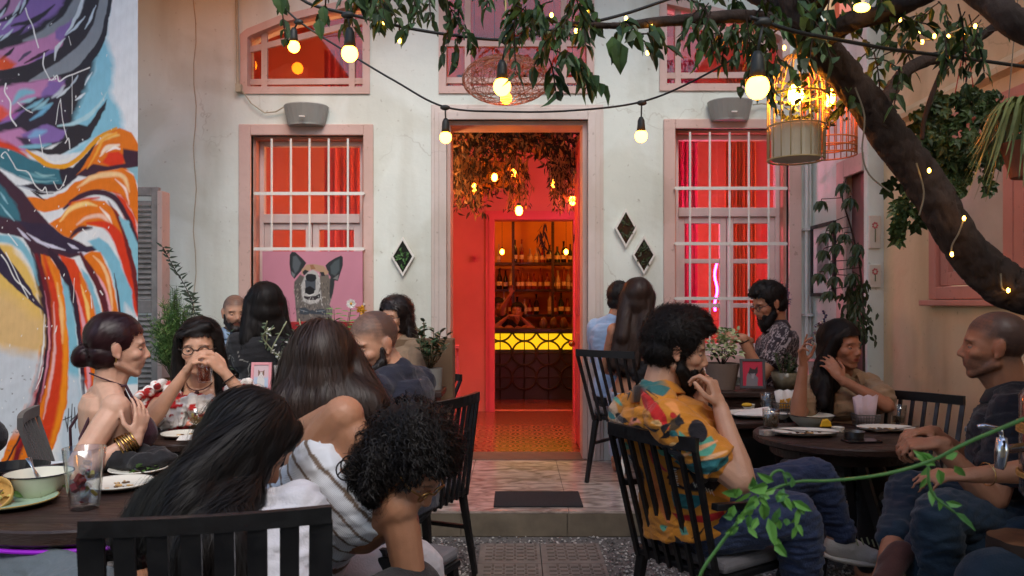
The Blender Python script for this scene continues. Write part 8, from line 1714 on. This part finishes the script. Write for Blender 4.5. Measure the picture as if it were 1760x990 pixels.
# woven wire pendant
wp = thing('woven_pendant_lamp', P(870, 178, 4.6), 'wide woven wire pendant lamp hanging before the doorway', 'lamp'); c = P(870, 138, 4.6); a_, bz = .262, .135; b = MB(); rg = np.random.default_rng(14)
for i in range(85):
    n1 = Vector(rg.normal(size=3)).normalized(); R = basis(n1); off = rg.uniform(-.55, .55); rr_ = math.sqrt(1-off*off); ph = rg.uniform(0, 6.28); L_ = rg.uniform(2.0, 6.28); pts = []
    for t in np.linspace(0, L_, int(9+L_*3)): q_ = n1*off+(R.col[0]*math.cos(t+ph)+R.col[1]*math.sin(t+ph))*rr_; pts.append(c+Vector((q_.x*a_, q_.y*a_, q_.z*bz)))
    b.tube(pts, .0016, 3)
b.build('wire_shade', mat('copper_wire', lin(168, 112, 84), .5, .2), wp); b = MB(); b.tube([P(868, -100, 4.6), P(870, 100, 4.6), P(870, 150, 4.6)], .005, 6); b.build('cord', mat('pale_cord', lin(190, 170, 110), .6), wp); b = MB(); b.tube([P(870, 136, 4.6), P(870, 156, 4.6)], .02, 10); so = b.build('socket', m_sock, wp); b = MB(); b.ell(P(870, 169, 4.6), .034, None, 18, 12); b.build('bulb', glow('bulb_amber', (255, 140, 26), 14), so, smooth=True)
# birdcages
def cage(c, R_, H_, label, m, n, planter, rings, glowm):
    t = thing('birdcage', c, label, 'birdcage', 'birdcages hung in the tree'); b = MB(); hb = H_*.62
    for i in range(n):
        a = 2*PI*i/n; pts = [c+Vector((R_*math.cos(a), R_*math.sin(a), z)) for z in (0, hb*.5, hb)]+[c+Vector((R_*math.cos(a)*math.cos(q_), R_*math.sin(a)*math.cos(q_), hb+(H_-hb)*math.sin(q_))) for q_ in (.3, .6, .9, 1.2, 1.5)]; b.tube(pts, .0022, 5)
    for z in rings: b.tube([c+Vector((R_*math.cos(a), R_*math.sin(a), z)) for a in np.linspace(0, 2*PI, 30)], .0032, 5, caps=False)
    b.ell(c+Vector((0, 0, H_)), (.012, .012, .016)); b.tube([c+Vector((0, 0, H_)), c+Vector((0, 0, H_+.35))], .002, 5); b.build('bars', m, t, smooth=True)
    if planter:
        b = MB(); nn_ = 16; b.lathe([(.0001, .004), (R_*.86, .004), (R_*.88, H_*.32), (R_*.8, H_*.32), (.0001, H_*.28)], Matrix.Translation(c), nn_, close=True); b.build('planter', mat('cage_planter', lin(216, 208, 186), .7, var=.1), t)
    b = MB()
    for i in range(90): a = rg.uniform(0, 6.28); q_ = rg.uniform(0, R_*.9); b.leaf(c+Vector((q_*math.cos(a), q_*math.sin(a), H_*.32+rg.uniform(0, H_*.45))), rg.normal(size=3), rg.normal(size=3), .03, .018)
    b.build('foliage', m_leafd, t); b = MB(); g0 = c+Vector((0, .0, H_*.62)); b.tube([g0+Vector((0, 0, .03)), g0+Vector((0, 0, .06))], .012, 8); so = b.build('socket', m_sock, t); b = MB(); b.ell(g0, (.024, .024, .034), None, 14, 10); b.build('bulb', glowm, so, smooth=True)
    return t
mg = glow('bulb_cage', (255, 150, 40), 170)
cage(P(1368, 276, 2.5), .088, .345, 'white birdcage with a round pale planter and lit bulb, nearer one', mat('cage_cream', lin(196, 176, 130), .5), 18, True, (.002, .11, .21), mg)
cage(P(1424, 268, 2.95), .10, .36, 'dark rusty birdcage glowing orange behind the cream one', mat('cage_rust', lin(176, 110, 60), .5), 26, False, (.002, .03, .06, .22), glow('bulb_cage_orange', (255, 110, 20), 170))
# festoon bulbs added out of view at the top left to warm the wall
festoon('string_lights', [P(150, -150, 4.9), P(300, -110, 4.9), P(420, -140, 4.9), P(560, -160, 4.9)], [(P(230, -130, 4.9), P(230, -70, 4.9), .05), (P(345, -118, 4.9), P(345, -62, 4.9), .05), (P(480, -150, 4.9), P(480, -90, 4.9), .045)], 'festoon cable with bulbs added out of view to warm the top left wall', bm_=glow('bulb_amber_added', (255, 130, 20), 22))
# the red room: filament bulbs among dried plants
LBL = ['leftmost glowing filament bulb among the dried plants in the doorway', 'second filament bulb from the left among the dried plants', 'highest filament bulb near the middle of the dried plants', 'filament bulb hanging on the right half of the dried plants', 'rightmost filament bulb in the doorway, hanging clear of the leaves', 'lowest filament bulb, hanging in the middle of the doorway', 'small filament bulb at the left end of the top bottle shelf', 'small filament bulb at the right end of the top bottle shelf']
m_fil = glow('bulb_filament', (255, 120, 24), 60); rg = np.random.default_rng(21)
for x, y, d, s_ in ((815, 322, 6.9, 1), (850, 305, 7.1, 1), (882, 298, 6.8, 1), (952, 315, 7.0, 1), (984, 345, 6.8, 1.1), (892, 362, 6.7, 1.2), (863, 433, 10.3, 1), (973, 433, 10.3, 1)):
    c = P(x, y, d); t = thing('filament_bulb', c, LBL.pop(0), 'light bulb', 'filament bulbs over the bar' if d > 8 else 'filament bulbs in the doorway'); b = MB(); b.tube([c+Vector((0, 0, .06)), (c.x, c.y, 4.3)], .003, 5); b.tube([c+Vector((0, 0, .035)), c+Vector((0, 0, .065))], .014*s_, 8); b.build('socket', m_sock, t); b = MB(); b.ell(c, (.026*s_, .026*s_, .036*s_), None, 16, 12); b.build('bulb', m_fil, t, smooth=True)
def pendant(c, r, m, label):  # hidden globe lamps, added to light the rooms from out of sight
    t = thing('fill_lamp', c, label, 'lamp', 'globe lamps added inside to light the rooms'); b = MB(); b.ell(c, r, None, 20, 14); b.build('globe', m, t, smooth=True); b = MB(); b.tube([Vector(c)+Vector((0, 0, r)), (c[0], c[1], 4.3)], .004, 5); b.build('cord', m_sock, t); return t
m_gr = glow('globe_red', (255, 176, 130), 62); m_gp = glow('globe_pink', (255, 140, 180), 75)
pendant((-2.5, 6.55, 2.2), .10, m_gr, 'red globe lamp added out of sight to light the room behind the left window'); pendant((.97, 6.55, 2.1), .10, m_gp, 'pink globe lamp added out of sight between door and right window'); pendant((-.86, 6.55, 2.4), .10, glow('globe_orange', (255, 176, 110), 48), 'orange globe lamp added out of sight between the left window and the door'); pendant((2.48, 6.6, 2.3), .08, _M['globe_orange'], 'orange globe lamp added out of sight to light the room behind the right window'); pendant((-1.0, 10.1, 2.8), .09, glow('globe_amber', (255, 160, 60), 60), 'amber globe lamp added out of sight over the left end of the bar'); pendant((1.1, 10.2, 2.8), .09, _M['globe_amber'], 'amber globe lamp added out of sight over the right end of the bar')
# dried plants hanging from the ceiling
dp = thing('dried_plants', (0, 7, 3.0), 'thick canopy of dark dried plants hanging inside the top of the doorway', 'plants'); b = MB(); s2 = MB()
for i in range(800):
    x = rg.uniform(-.75, .75); y = rg.uniform(6.5, 7.6); zl = 2.42+.25*math.sin(x*5+1)+rg.uniform(-.05, .3); z = rg.uniform(zl, 3.25)
    for k in range(7): b.leaf((x+rg.normal()*.05, y+rg.normal()*.05, z+rg.normal()*.06), rg.normal(size=3)*np.array([1, 1, 1.4]), rg.normal(size=3), .085, .028, mi=int(rg.integers(0, 3)))
for i in range(150):
    x = rg.choice([rg.uniform(-.55, -.3), rg.uniform(-.1, .12), rg.uniform(.3, .5)]); y = rg.uniform(6.5, 7.1); z = 2.6; L_ = rg.uniform(.15, .42); pts = [Vector((x+rg.normal()*.02, y, z-L_*t)) for t in (0, .33, .66, 1)]; s2.tube(pts, .003, 3)
    for q_ in pts[1:]: [b.leaf(q_+Vector(rg.normal(size=3))*.01, (rg.normal()*.5, rg.normal()*.5, -1), rg.normal(size=3), .05, .012, mi=int(rg.integers(0, 3))) for k in range(4)]
b.build('leaves', [mat('dried_leaf', lin(62, 44, 28), .8), mat('dried_leaf_dark', lin(36, 32, 20), .8), mat('dried_straw', lin(150, 110, 66), .8)], dp); s2.build('stalks', _M['dried_straw'], dp)
b = MB()
for x in (.30, .33, .36, .75): 
    for k in range(10): b.leaf((x*.9+.0+rg.normal()*.02, 8.5, 2.25-rg.uniform(0, .30)), (rg.normal()*.3, 0, -1), rg.normal(size=3), .12, .02)
tag(b.build('hanging_garland', _M['dried_leaf_dark']), 'dark dried garland hanging in the second doorway', 'garland')
